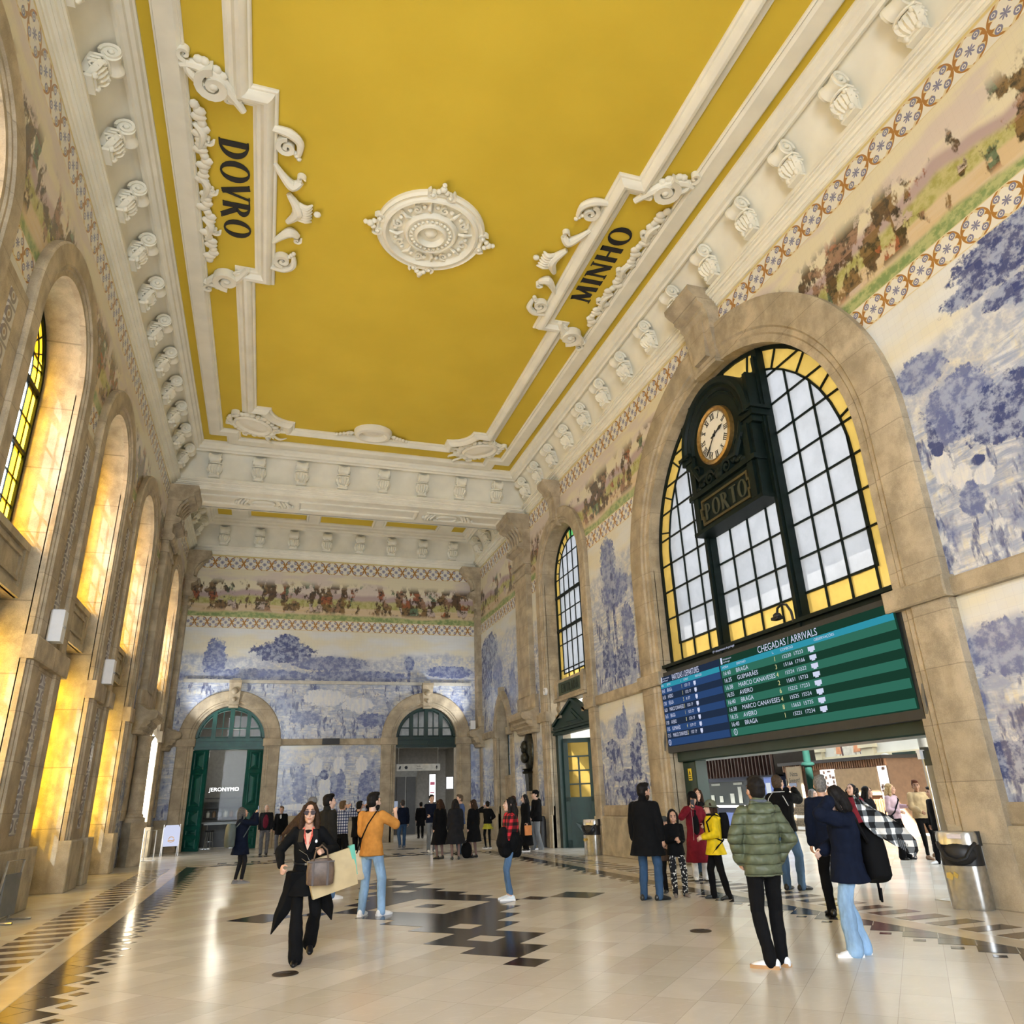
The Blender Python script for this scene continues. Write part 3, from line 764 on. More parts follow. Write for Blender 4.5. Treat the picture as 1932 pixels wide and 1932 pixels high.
b.box(-.02,.02,-LW,0,.2,1.5); b.box(-.045,.045,-LW+.3,-.3,.3,1.05); b.box(-.035,.035,-LW+.2,-.2,1.15,1.4)
b.add([(-.06,-LW/2-.22,.8),(-.06,-LW/2+.22,.8),(-.06,-LW/2,.48),(-.045,-LW/2,.69)], [(0,1,3),(1,2,3),(2,0,3)])
b.build('leaf_frame', GREEN2, hinge, 0)
b = MB(); b.add([(0,-LW+.1,1.6),(0,-.1,1.6),(0,-.1,3.5),(0,-LW+.1,3.5)], [(0,1,2,3)]); b.build('leaf_panes', GL_FYEL, hinge, 0)
# ------- green doors of the far wall
def far_arch(n, c, leafmat, shop):
    wn[0] += 1; d = root('door_%d' % wn[0]); m_ = lambda u, v, q: (u, YE+.22-q, v)
    b = MB(); r = ER-.02
    O = arch_pts(c, EZ, r, EZ, 24); cw = .17
    b.sweep(O, [(0,0),(0,.12),(.10,.12),(.12,.07),(.16,.07),(.16,0)], m_, closed=True)
    half = lambda u: EZ+math.sqrt(max(r*r-(u-c)**2, 0))
    for u, w_ in ((c, .09), (c-.72, .09), (c+.72, .09)): b.add([m_(p, q, e) for p in (u-w_, u+w_) for q in (EZ, half(u)-.04) for e in (0, .14)], [(0,1,3,2),(4,6,7,5),(0,4,5,1),(2,3,7,6),(0,2,6,4),(1,5,7,3)])
    for u in (c-.36, c+.36): b.add([m_(p, q, e) for p in (u-.02, u+.02) for q in (EZ, half(u)-.1) for e in (0, .08)], [(0,1,3,2),(4,6,7,5),(0,4,5,1),(2,3,7,6),(0,2,6,4),(1,5,7,3)])
    hw = math.sqrt(r*r-.5*.5)
    b.box(c-hw, c+hw, YE+.12, YE+.2, EZ+.48, EZ+.53)
    b.box(c-r, c+r, YE+.04, YE+.3, EZ-.38, EZ+.04); b.box(c-r, c+r, YE, YE+.3, EZ-.05, EZ+.05); b.box(c-r, c+r, YE, YE+.3, EZ-.40, EZ-.32)
    for a, e in ((c-1.35, c-.8), (c-.66, c-.06), (c+.06, c+.66), (c+.8, c+1.35)): b.box(a, e, YE+.02, YE+.1, EZ-.28, EZ-.1)
    b.build('transom_frame', leafmat, d, 0)
    b = MB(); b.poly(O, m_, .05, None); b.build('transom_panes', GL_SHOP, d, 0)
    return d
dL = far_arch(1, EAL, GREEN, True); dR = far_arch(2, EAR, GREEN2, False)
def leaf(parent, u0, u1, z1, ang, hinge_u, mat):
    h = root('shutter_leaf'); h.parent = parent; h.location = (hinge_u, YE+.12, 0); h.rotation_euler = (0, 0, ang)
    w = abs(u1-u0); s = 1 if u1 > u0 else -1; b = MB()
    b.box(*sorted((0, s*w)), -.03, .03, .02, z1)
    for z0, z2 in ((3.2, 3.95), (1.75, 3.05), (1.0, 1.6), (.62, .86), (.12, .5)):
        a, e = sorted((s*.12, s*(w-.12)))
        b.sweep([(a, z0), (e, z0), (e, z2), (a, z2)], [(0,0),(0,.03),(.03,.05),(.06,.03),(.06,0)], lambda u, v, q: (u, -.03-q, v), closed=True)
        m, k = (a+e)/2, min((e-a), (z2-z0))*.28
        b.loft([[(a+.09, -.03, z0+.09), (e-.09, -.03, z0+.09), (e-.09, -.03, z2-.09), (a+.09, -.03, z2-.09)], [(m-.03, -.10, z0+k+.05), (m+.03, -.10, z0+k+.05), (m+.03, -.10, z2-k-.05), (m-.03, -.10, z2-k-.05)]])
    b.build('leaf_panel', mat, h, 0)
leaf(dL, 0, .80, 4.02, math.radians(-38), EAL-1.44, GREEN)
leaf(dL, 0, -.72, 4.02, math.radians(24), EAL+1.44, GREEN)
b = MB(); b.box(EAL-.85, EAL-.80, YE+.25, YE+.3, 0, 4.05); b.box(EAL+.78, EAL+.83, YE+.25, YE+.3, 0, 4.05); b.build('door_jamb', GREEN, dL, 0)
b = MB(); b.add([(EAL-1.44, YE+.45, .0), (EAL+1.44, YE+.45, .0), (EAL+1.44, YE+.45, 4.05), (EAL-1.44, YE+.45, 4.05)], [(0,1,2,3)]); b.build('shop_pane', GL_SHOP, dL, 0)
# ------------------------------------------------------------------ ceiling
b = MB(); b.poly([(XL, YB), (XR, YB), (XR, YE), (XL, YE)], mapC, 0, -.1); b.build('ceiling', YELLOW, kind='structure', smooth=0)
rect = lambda x0, x1, y0, y1: [(x0, y0), (x1, y0), (x1, y1), (x0, y1)]
flat = lambda u, v, h: (u, v, h)
cove = [(.18+.5*(1-cos(t*PI/20)), 13.40+.92*sin(t*PI/20)) for t in range(11)]
PROF = [(-.02,12.97),(.05,12.97),(.05,13.04),(.08,13.04),(.10,13.10),(.15,13.12),(.15,13.155),(.20,13.155),(.22,13.21),(.27,13.22),(.27,13.25),(.31,13.25),(.31,13.34),(.28,13.36),(.18,13.38)] + cove
UP = [(.68,14.32),(.68,14.26),(.74,14.25),(.78,14.30),(.86,14.32),(.88,14.40),(.95,14.44),(.98,14.52),(1.02,14.54),(1.02,14.61)]
def cornice(y0, y1):
    b = MB(); b.sweep(rect(XL, XR, y0, y1), PROF, flat, closed=True); b.build('trim_%d' % nt(), PLASTER, kind='structure', smooth=16)
    b = MB(); b.sweep(rect(XL, XR, y0, y1), UP, flat, closed=True); b.build('trim_%d' % nt(), PLASTER, kind='structure', smooth=25)
cornice(Y0, Y1); cornice(29.75, YE); cornice(YB, Y0-1.85)
# cross beams
for a, e in ((Y1-.0, 29.75), (Y0-1.85, Y0)):
    b = MB(); b.box(XL, XR, a-.0, e, 13.0, 14.7); b.build('trim_%d' % nt(), PLASTER, kind='structure', smooth=0)
    b = MB(); m = lambda u, v, d: (u, v, 13.0-d)
    for x0, x1 in ((XL+.9, .0), (.35, 5.25), (5.6, XR-.9)): b.sweep(rect(x0, x1, a+.45, e-.45), [(0,0),(0,.04),(.06,.06),(.12,.03),(.14,0)], m, closed=True)
    b.build('trim_%d' % nt(), PLASTER, kind='structure', smooth=0)
def sweepC(path, prof, mat=PLASTER, sm=35):
    b = MB(); b.sweep(path, prof, mapC, closed=True); return b.build('trim_%d' % nt(), mat, kind='structure', smooth=sm)
# symmetric stepped paths (quarter -> whole), counter-clockwise seen with x right, y up
CY = 14.0
def sym(q):
    """q: points of the far right quarter going from the right side to the end"""
    a = q; b_ = [(2*XC-x, y) for x, y in reversed(q)]; c = [(2*XC-x, 2*CY-y) for x, y in q]; d = [(x, 2*CY-y) for x, y in reversed(q)]
    out = []
    for p in a+b_+c+d:
        if not out or hypot(out[-1][0]-p[0], out[-1][1]-p[1]) > 1e-4: out.append(p)
    return out
# white flat band with a moulded inner edge
inner = sym([(8.10, CY), (8.10, 25.75), (7.5, 25.75), (7.5, 26.36), (XC, 26.36)])
sweepC(inner, [(0,-.01),(0,.05),(-.03,.08),(-.06,.05),(-.10,.10),(-.12,.12),(-.45,.12),(-.47,.08),(-.50,.08),(-.50,-.01)], sm=0)
# inner moulding with the name panels stepping into the field
arcq = [(6.47-.83*(1-cos(t*PI/12)), 23.86+.84*sin(t*PI/12)) for t in range(1, 6)]
inn = sym([(6.47, CY), (6.47, CY+2.95), (6.96, CY+2.95), (6.96, 23.84), (6.47, 23.84)] + arcq + [(5.64, 24.70), (5.64, 25.18), (XC, 25.18)])
MOLD = [(.03,-.01),(.03,.05),(0,.08),(-.04,.08),(-.05,.12),(-.10,.18),(-.17,.21),(-.24,.19),(-.29,.12),(-.31,.08),(-.38,.08),(-.42,.05),(-.46,.04),(-.46,-.01)]
sweepC(inn, MOLD, sm=28)
# small bay beyond the cross beam: white ceiling with yellow panels
b = MB(); b.box(XL+1, XR-1, 30.75, 35.0, ZC-.06, ZC+.02); b.build('trim_%d' % nt(), PLASTER, kind='structure', smooth=0)
b = MB()
for x0, x1, y0, y1 in ((XL+1.15, XL+1.75, 31, 34.6), (XR-1.75, XR-1.15, 31, 34.6), (XL+2.6, 0.9, 33.4, 34.5), (4.7, XR-2.6, 33.4, 34.5), (1.55, 4.05, 31.2, 34.7), (XL+2.6, .9, 31.2, 32.3), (4.7, XR-2.6, 31.2, 32.3)): b.box(x0, x1, y0, y1, ZC-.07, ZC-.05)
b.build('trim_%d' % nt(), YELLOW, kind='structure', smooth=0)
b = MB()
for x0, x1, y0, y1 in ((XL+2.5, 1.0, 33.3, 34.6), (4.6, XR-2.5, 33.3, 34.6), (1.45, 4.15, 31.1, 34.8)): b.sweep(rect(x0, x1, y0, y1), [(0,.06),(0,.12),(.05,.15),(.10,.12),(.12,.06)], mapC, closed=True)
b.build('trim_%d' % nt(), PLASTER, kind='structure', smooth=0)

# ------------------------------------------------------------------ plaster brackets in the cove
def spiral(mb, c, ax, r, w, turns=1.6, th=.045, flip=1):
    """scroll in the plane given by ax=(e1,e2,e3); e3 is the width direction"""
    e1, e2, e3 = [Vector(a) for a in ax]; c = Vector(c); pts = []
    for k in range(26):
        t = k/25; a = t*turns*2*PI; rr = r*(1-.82*t)
        pts.append((a, rr))
    rings = []
    for a, rr in pts:
        o = c+e1*(rr*cos(a)*flip)+e2*(rr*sin(a)); i = c+e1*((rr-th)*cos(a)*flip)+e2*((rr-th)*sin(a)); h = e3*(w/2)
        rings.append([o-h, o+h, i+h*.82, i-h*.82])
    mb.loft(rings)
def bracket_parts():
    """local frame: x along the wall, y out of the wall, z up (0 = cornice lip)"""
    r = thing('ceiling_bracket', 'x', 'bracket')
    b = MB()   # upper volute: a wide roll with a scroll on either cheek
    def roll(c, r, w, turns):
        n0 = len(b.v); b.lathe([(r*.62,-w*.44),(r*.80,-w*.40),(r*.66,-w*.12),(r*.62,0),(r*.66,w*.12),(r*.80,w*.40),(r*.62,w*.44)], 18, 'x')
        b.v[n0:] = [(x, y+c[0], z+c[1]) for x, y, z in b.v[n0:]]
        for s in (-1, 1):
            spiral(b, (s*w*.42, c[0], c[1]), ((0,-1,0),(0,0,1),(1,0,0)), r, w*.2, turns, r*.26); b.ball((s*w*.5, c[0], c[1]), (.05, r*.24, r*.24), 8, 6)
    roll((.50, .66), .215, .42, 1.7)
    b.build('volute', PLASTER, r, 40)
    b = MB()   # banded stem
    rings = []
    for k in range(7):
        t = k/6; y = .30-.14*t; z = .60-.44*t; w = .17-.05*t
        rings.append([(-w, y-.14, z), (-w, y+.05, z), (-w*.4, y+.10, z), (w*.4, y+.10, z), (w, y+.05, z), (w, y-.14, z)])
    b.loft(rings)
    for z, y in ((.50,.36),(.43,.32),(.36,.28)): b.tube([(-.22, y-.1, z), (-.22, y+.04, z), (-.1, y+.09, z), (0, y+.10, z), (.1, y+.09, z), (.22, y+.04, z), (.22, y-.1, z)], .032, 6)
    b.build('stem', PLASTER, r, 40)
    b = MB()   # acanthus leaves curling out over the cornice
    for s in (-1, -.5, 0, .5, 1):
        L = []
        for k in range(11):
            t = k/10; w = (.075*sin(PI*(.15+.8*t))+.014)*(1-.2*abs(s)); z = .05+.40*t-.10*max(0, t-.8); y = .14+.26*sin(PI*t*.62)+.10*max(0, t-.7); x = s*(.04+.17*sin(PI*t*.75)); ser = .022*(k % 2)
            L.append([(x-w-ser, y-.03, z), (x, y+.05, z), (x+w+ser, y-.03, z), (x, y-.07, z)])
        b.loft(L)
    for s in (-1, 1):
        b.ball((s*.17, .42, .40), (.06, .06, .05), 8, 6); b.ball((s*.13, .32, .10), (.06, .06, .07), 8, 6)
        spiral(b, (s*.2, .28, .24), ((0,1,0),(0,0,1),(1,0,0)), .10, .09, 1.2, .035)
    b.box(-.19, .19, .05, .30, -.01, .05); b.box(-.15, .15, .08, .34, .05, .09)
    b.build('leaf', PLASTER, r, 40)
    return r
br = bracket_parts(); first = [True]
def bracket(loc, rz, label, group):
    if first[0]: br.location = loc; br.rotation_euler = (0,0,rz); br['label'] = label; br['group'] = group; first[0] = False
    else: dup(br, loc, rz, label, group)
ys = [14.0+1.6*k for k in range(-8, 9)]
for y in ys:
    bracket((XL+.12, y, 13.38), -PI/2, 'cream scrolled plaster bracket in the cove above the dark window wall', 'plaster brackets over the window wall')
    bracket((XR-.12, y, 13.38), PI/2, 'cream scrolled plaster bracket in the cove above the clock wall', 'plaster brackets over the clock wall')
for k in range(8):
    x = XC+1.6*(k-3.5)
    bracket((x, Y1-.12, 13.38), PI, 'cream plaster bracket in the end cove of the yellow ceiling', 'plaster brackets along the cross beam')
    bracket((x, YE-.12, 13.38), PI, 'cream plaster bracket in the cove over the far tiled wall', 'plaster brackets over the far wall')
for y in (31.2, 32.8, 34.4):
    bracket((XL+.12, y, 13.38), -PI/2, 'cream plaster bracket in the far small bay, window wall side', 'plaster brackets of the far bay, window side')
    bracket((XR-.12, y, 13.38), PI/2, 'cream plaster bracket in the far small bay, clock wall side', 'plaster brackets of the far bay, clock side')

# ------------------------------------------------------------------ ceiling rosette
rz = thing('ceiling_rosette', 'large oval cream plaster rosette in the middle of the yellow ceiling', 'ceiling rosette', (2.76, 13.95, ZC))
def oval(mb, prof, rx, ry, n=48):
    """prof: (scale offset, drop)"""
    rings = [[((rx+o)*cos(2*PI*k/n), (ry+o)*sin(2*PI*k/n), -d) for k in range(n)] for o, d in prof]
    return mb.loft(rings, cap=False)
b = MB(); oval(b, [(0,-.01),(0,.08),(-.05,.14),(-.10,.10),(-.14,.10),(-.17,.16),(-.23,.18),(-.28,.12),(-.31,.06),(-.34,.05)], 1.32, 1.32); b.build('rim', PLASTER, rz, 30)
b = MB(); b.lathe([(1.05,-.05),(.66,-.06),(.66,-.10),(.60,-.18),(.56,-.18),(.54,-.13),(.40,-.15),(.38,-.20),(.33,-.22),(.30,-.18),(.28,-.08),(.16,-.07),(.14,-.12),(.08,-.17),(.001,-.18)], 40, cap=False)
for k in range(26): a = 2*PI*k/26; b.ball((.47*cos(a), .47*sin(a), -.16), (.045, .045, .04), 7, 5)
b.build('boss', PLASTER, rz, 40)
b = MB()
def scroll(mb, c, ang, r, flip=1, th=.05, d=.07, turns=1.4, z=-.08):
    e1 = (cos(ang), sin(ang), 0); e2 = (-sin(ang)*flip, cos(ang)*flip, 0)
    spiral(mb, (c[0], c[1], z), (e1, e2, (0,0,1)), r, d*2, turns, th)
for k in range(8):
    a = 2*PI*k/8+.2
    scroll(b, (.84*cos(a), .84*sin(a)), a, .14, 1 if k % 2 else -1, .05, .05); 
    for q in (.22, -.2): b.ball((.86*cos(a+q), .86*sin(a+q), -.09), (.06, .06, .05), 8, 6)
    b.tube([(.66*cos(a+.4), .66*sin(a+.4), -.07), (.8*cos(a+.36), .8*sin(a+.36), -.12), (1.0*cos(a+.4), 1.0*sin(a+.4), -.07)], [.03,.05,.03], 7)
b.build('scrollwork', PLASTER, rz, 40)
for k in range(4):
    b = MB()
    a = PI/2*k+PI/2; e = Vector((cos(a), sin(a), 0)); t = Vector((-sin(a), cos(a), 0))
    for s in (-1, 1):
        c = e*1.26+t*(s*.20); scroll(b, c, a+s*.5, .15, s, .055, .07); b.ball((c.x, c.y, -.14), (.05, .05, .05), 8, 6)
    c = e*1.46; b.ball((c.x, c.y, -.12), (.09, .09, .07), 8, 6); c = e*1.57; b.ball((c.x, c.y, -.10), (.06, .06, .06), 8, 6); c = e*1.38
    for s in (-1, 1): p = c+t*(s*.09); b.ball((p.x, p.y, -.12), (.07, .07, .06), 8, 6)
    b.build('finial', PLASTER, rz, 40)

# ------------------------------------------------------------------ name cartouches
def clampc(b): b.v = [(x, y, min(z, -.003)) for x, y, z in b.v]
def cartouche(name, label, x_out, s):
    """s=+1: panel on the window side (text reads away from its wall), -1: clock side. local u runs into the field"""
    t = thing(name, label, 'cartouche', (x_out, 14.05, ZC))
    X = lambda u: s*u
    for e in (-1, 1):    # great end scrolls against the white band
        b = MB()
        pts = []
        for k in range(15):
            q = k/14; pts.append((X(1.02-1.10*q+.05*sin(PI*q)), e*(2.42+.80*sin(q*PI*.62)), -.10))
        b.tube(pts, [.07+.06*sin(PI*k/14) for k in range(15)], 8)
        scroll(b, (X(.50), e*2.92), PI/2*e, .40, e*s, .15, .12, 1.6, -.13); b.ball((X(.50), e*2.92, -.17), .10, 10, 8)
        scroll(b, (X(.02), e*3.42), -PI/2*e, .17, -e*s, .07, .08, 1.2, -.08)
        b.stube([(X(.30), e*2.85, -.1), (X(.06), e*3.1, -.12), (X(.05), e*3.3, -.09)], [.11,.09,.06], 8)
        for k in range(5): b.ball((X(.25+.10*k), e*(3.34-.06*k+.05*(k % 2)), -.09), (.10, .09, .07), 8, 6)
        for k in range(4): b.stube([(X(.75), e*2.75, -.1), (X(.7+.08*k), e*(2.6+.02*k), -.13), (X(.86+.05*k), e*(2.52+.06*k), -.08)], [.05,.04,.015], 6)
        clampc(b); b.build('end_scroll', PLASTER, t, 40)
    b = MB()    # garland along the wall side
    for k in range(34):
        q = k/33; y = -2.3+4.6*q; u = .10+.11*abs(sin(q*PI*5))+.04*sin(k*2.1)
        b.ball((X(u), y, -.07), (.10+.03*(k % 3), .12, .06), 8, 6)
    for y in (-1.5, -.1, 1.2): scroll(b, (X(.30), y), 0, .14, 1, .05, .06, 1.2, -.08); b.stube([(X(.05), y-.35, -.06), (X(.22), y-.1, -.1), (X(.06), y+.4, -.06)], [.05,.09,.04], 7)
    clampc(b); b.build('garland', PLASTER, t, 40)
    b = MB()    # crest on the field side
    u0 = 1.62
    for e in (-1, 1):
        scroll(b, (X(u0+.25), e*1.80), PI/2*e, .26, e*s, .10, .09, 1.5, -.09)
        b.stube([(X(u0-.05), e*2.16, -.08), (X(u0+.28), e*2.14, -.10), (X(u0+.50), e*1.95, -.10), (X(u0+.50), e*1.62, -.09)], [.07,.10,.09,.05], 8)
        b.stube([(X(u0), e*1.25, -.07), (X(u0+.20), e*.95, -.10), (X(u0+.40), e*.75, -.11), (X(u0+.58), e*.88, -.08)], [.05,.09,.13,.07], 8)
        scroll(b, (X(u0+.56), e*.98), 0, .12, e, .05, .07, 1.1, -.08)
        for k in range(3): b.ball((X(u0+.5-.05*k), e*(1.52+.07*k), -.09), (.06, .06, .05), 8, 6)
    for k in range(6): b.stube([(X(u0+.52), .28-.1*k, -.08), (X(u0+.72), (.28-.1*k)*.8, -.14), (X(u0+.86), (.28-.1*k)*1.1, -.07)], [.05,.075,.02], 7)
    b.ball((X(u0+.98), 0, -.10), (.09, .08, .07), 8, 6); b.stube([(X(u0+.32), -.45, -.08), (X(u0+.55), 0, -.12), (X(u0+.32), .45, -.08)], [.06,.14,.06], 8)
    clampc(b); b.build('crest', PLASTER, t, 40)
    return t
tD = cartouche('name_cartouche', 'cream plaster cartouche lettered DOVRO on the yellow ceiling', -2.52, 1)
b = MB(); serif_text(b, 'DOVRO', .60, lambda u, v, d: (.80+v, u-.1, -.012-d), .012, .04, 1.26); b.build('lettering', LETTER, tD, 0)
tM = cartouche('name_cartouche', 'cream plaster cartouche lettered MINHO on the yellow ceiling', 8.12, -1)
b = MB(); serif_text(b, 'MINHO', .58, lambda u, v, d: (-.80-v, -u, -.012-d), .012, .05, 1.34); b.build('lettering', LETTER, tM, 0)
# corner ovals and the little end oval
def corner(x, s, label):
    t = thing('ceiling_ornament', label, 'ceiling ornament', (x, 25.15, ZC), 0)
    b = MB(); n = 32; ca, sa = cos(.75*s), sin(.75*s)
    def el(o, d): return [(ca*(.62+o)*cos(2*PI*k/n)*1-sa*(.40+o)*sin(2*PI*k/n), (sa*(.62+o)*cos(2*PI*k/n)+ca*(.40+o)*sin(2*PI*k/n)), -d) for k in range(n)]
    b.loft([el(.14,-.01), el(.14,.12), el(.06,.17), el(0,.12), el(-.04,.10), el(-.25,.16), el(-.38,.18)]); b.build('oval', PLASTER, t, 40)
    b = MB(); rnd = random.Random(3)
    for k in range(26):
        a = 2*PI*k/26; r = .80+.10*rnd.random(); x_, y_ = r*1.05*cos(a), r*.72*sin(a); 
        b.ball((ca*x_-sa*y_, sa*x_+ca*y_, -.08), (.09+.05*rnd.random(), .09+.05*rnd.random(), .07), 8, 6)
    for k in range(6):
        a = k*PI/3+.3; scroll(b, (ca*.98*cos(a)-sa*.62*sin(a), sa*.98*cos(a)+ca*.62*sin(a)), a, .17, 1 if k % 2 else -1, .06, .08, 1.3)
    for a, l in ((PI/2+.9*-s, 1.25), (PI/2+.55*-s, 1.35), (-PI/2+1.7*s, 1.3)): b.stube([(.7*cos(a), .7*sin(a), -.06), (l*cos(a+.1), l*sin(a+.1), -.10), (l*1.15*cos(a-.06), l*1.15*sin(a-.06), -.05)], [.06,.05,.015], 6)
    b.build('foliage_border', PLASTER, t, 40)
corner(-1.45, 1, 'cream plaster oval wreath at the ceiling corner by the window wall'); corner(7.05, -1, 'cream plaster oval wreath at the ceiling corner by the clock wall')
t = thing('ceiling_ornament', 'small round cream plaster boss midway along the far ceiling moulding', 'ceiling ornament', (2.8, 24.75, ZC))
b = MB(); oval(b, [(0,-.01),(0,.10),(-.06,.20),(-.18,.22),(-.26,.16),(-.30,.08),(-.42,.07),(-.50,.12),(-.62,.13)], .70, .60, 32); b.build('ring', PLASTER, t, 40)
b = MB()
for s in (-1, 1):
    for k in range(5): b.ball((s*(.78+.13*k), .10+.06*k, -.09), (.10-.01*k, .09, .06), 8, 6)
    scroll(b, (s*.86, .22), 0, .12, s, .05, .07, 1.2)
b.build('foliage', PLASTER, t, 40)
for x, lab in ((-.95, 'cream plaster wreath on the cross beam nearer the window wall'), (6.55, 'cream plaster wreath on the cross beam nearer the clock wall')):
    t = thing('ceiling_ornament', lab, 'ceiling ornament', (x, 28.85, 13.0))
    b = MB(); oval(b, [(0,-.01),(0,.06),(-.05,.10),(-.1,.05),(-.3,.07)], .46, .30, 28); b.build('oval', PLASTER, t, 40)
    b = MB()
    for s in (-1, 1):
        for k in range(3): b.stube([(s*(.55+.13*k), -.34, -.02), (s*(.70+.13*k), 0, -.10), (s*(.55+.13*k), .34, -.02)], [.04,.06,.03], 7)
        scroll(b, (s*1.0, 0), 0, .14, s, .05, .06, 1.2)
    b.build('foliage', PLASTER, t, 40)
# ------------------------------------------------------------------ clock in the great window
ck = thing('station_clock', 'round white station clock in an arched dark green iron case within the great window', 'clock', (9.62, 13.35, 9.56))
# local: x into the wall, y along, z up
mK = lambda u, v, d: (-d, u, v)
HW = 1.38
def case_outline(h, top): return [(-h, -2.1), (h, -2.1), (h, .05)] + arc(0, .05, h, 0, 180, 24)[1:-1] + [(-h, .05)]
b = MB(); b.poly(case_outline(HW-.06, 0), mK, -.48, 0)
b.sweep(arc(0, .0, 1.24, -4, 184, 30), [(-.18,-.4),(-.18,.10),(-.10,.16),(-.02,.13),(.02,.07),(.10,.10),(.16,.04),(.20,.06),(.28,-.02)], mK)
for s in (-1, 1):
    b.box(-.08, .40, *sorted((s*1.05, s*1.50)), -.20, -.06); b.box(-.14, .40, *sorted((s*1.08, s*1.56)), -.06, .02); b.box(-.03, .40, *sorted((s*1.05, s*1.42)), -.34, -.20)
    b.box(-.07, .40, *sorted((s*1.02, s*1.22)), -2.05, -.3)
    b.box(-.03, .45, *sorted((s*1.30, s*1.42)), .05, .9)
b.box(-.10, .42, -1.36, 1.36, -1.22, -1.10); b.box(-.06, .42, -1.38, 1.38, -2.13, -2.04)
b.build('case', IRON, ck, 25)
b = MB(); b.lathe([(.60,.02),(.60,-.10),(.66,-.13),(.71,-.10),(.73,.0),(.73,.05)], 40, 'x', cap=False); b.build('bezel', GOLD, ck, 40)
b = MB(); b.lathe([(.001,-.055),(.61,-.055)], 40, 'x', cap=False); b.build('dial', plain('clock_dial', (.82,.78,.68), .4, var=.02), ck, 0)
b = MB()
ROM = ['XII','I','II','III','IIII','V','VI','VII','VIII','IX','X','XI']
for h, tx in enumerate(ROM):
    ah = PI/2-2*PI*h/12
    rad = Vector((0, -cos(ah), sin(ah))); tan = Vector((0, -sin(ah), -cos(ah)))
    mm = lambda u, v, d, rad=rad, tan=tan: tuple(Vector((-.058-d, 0, 0))+rad*(.485+v)+tan*u)
    # strokes of the numeral
    wd = {'I': .045, 'V': .085, 'X': .085}; W = sum(wd[c] for c in tx); x0 = -W/2
    for c in tx:
        w = wd[c]; q = []
        if c == 'I': q = [bar((x0+w/2, -.075), (x0+w/2, .075), .022)]
        if c == 'V': q = [bar((x0+.01, .075), (x0+w/2, -.075), .024), bar((x0+w-.01, .075), (x0+w/2, -.075), .012)]
        if c == 'X': q = [bar((x0+.01, .075), (x0+w-.01, -.075), .024), bar((x0+w-.01, .075), (x0+.01, -.075), .012)]
        for i, p in enumerate(q): b.poly(p, mm, 0, .004+.001*i)
        b.poly([(x0, .070), (x0+w, .070), (x0+w, .078), (x0, .078)], mm, 0, .0065); b.poly([(x0, -.078), (x0+w, -.078), (x0+w, -.070), (x0, -.070)], mm, 0, .0065)
        x0 += w
for k in range(60):
    ah = 2*PI*k/60; rad = Vector((0, -cos(ah), sin(ah))); tan = Vector((0, -sin(ah), -cos(ah)))
    mm = lambda u, v, d, rad=rad, tan=tan: tuple(Vector((-.058-d, 0, 0))+rad*(.585+v)+tan*u)
    b.poly([(-.004,-.012),(.004,-.012),(.004,.012),(-.004,.012)], mm, 0, .003)
b.build('dial_lettering', BLACK, ck, 0)
def hand(name, ang, L, w):
    rad = Vector((0, -sin(ang), cos(ang))); tan = Vector((0, -cos(ang), -sin(ang)))
    mm = lambda u, v, d: tuple(Vector((-.075-d, 0, 0))+rad*v+tan*u)
    b = MB(); b.poly([(-w*.4,-.12),(w*.4,-.12),(w*.35,L*.45),(w,L*.68),(0,L),(-w,L*.68),(-w*.35,L*.45)], mm, 0, .012); b.lathe([(.001,-.095),(.035,-.09),(.04,-.06)], 14, 'x'); b.build(name, BLACK, ck, 0)
hand('hour_hand', math.radians(73), .40, .045); hand('minute_hand', math.radians(223), .54, .03)
for s in (-1, 1):
    b = MB(); spiral(b, (-.05, s*.85, -.62), ((0,s,0),(0,0,1),(1,0,0)), .20, .14, 1.5, .06); spiral(b, (-.05, s*.35, -.98), ((0,-s,0),(0,0,1),(1,0,0)), .22, .16, 1.6, .06)
    b.tube([(-.04, s*1.0, -.15), (-.08, s*1.02, -.45), (-.08, s*.75, -.85), (-.08, s*.25, -.80)], [.05,.08,.09,.04], 8)
    for k in range(5): b.ball((-.06, s*(.55+.09*k), -.92-.03*k+.04*(k % 2)), (.05, .09, .07), 8, 6)
    for k in range(4): b.box(-.05, .0, *sorted((s*1.06, s*1.20)), .12+.16*k, .20+.16*k)
    b.build('scroll_ornament', IRON, ck, 40)
b = MB(); b.ball((-.08, 0, -1.0), (.09, .16, .14), 10, 8); b.build('cartouche_boss', IRON, ck, 40)
b = MB(); b.sweep([(-.95,-1.98),(.95,-1.98),(.95,-1.80),(1.02,-1.80),(1.02,-1.52),(.95,-1.52),(.95,-1.34),(-.95,-1.34),(-.95,-1.52),(-1.02,-1.52),(-1.02,-1.80),(-.95,-1.80)], [(0,0),(0,.05),(.055,.05),(.055,0)], mK, closed=True)
np_ = b.build('name_plate', plain('dull_bronze_frame', (.10,.08,.035), .45, .5), ck, 0)
b = MB(); serif_text(b, 'PORTO', .40, lambda u, v, d: (-.012-d, -u, -1.66+v), .02, .10, 1.05); b.build('lettering', plain('dull_bronze_letter', (.055,.058,.036), .5, .3), np_, 0)
# ------------------------------------------------------------------ departure board
bd = thing('departure_board', 'wide electronic train board, blue departures half and green arrivals half', 'departure board', (9.74, 13.375, 3.59), 0)
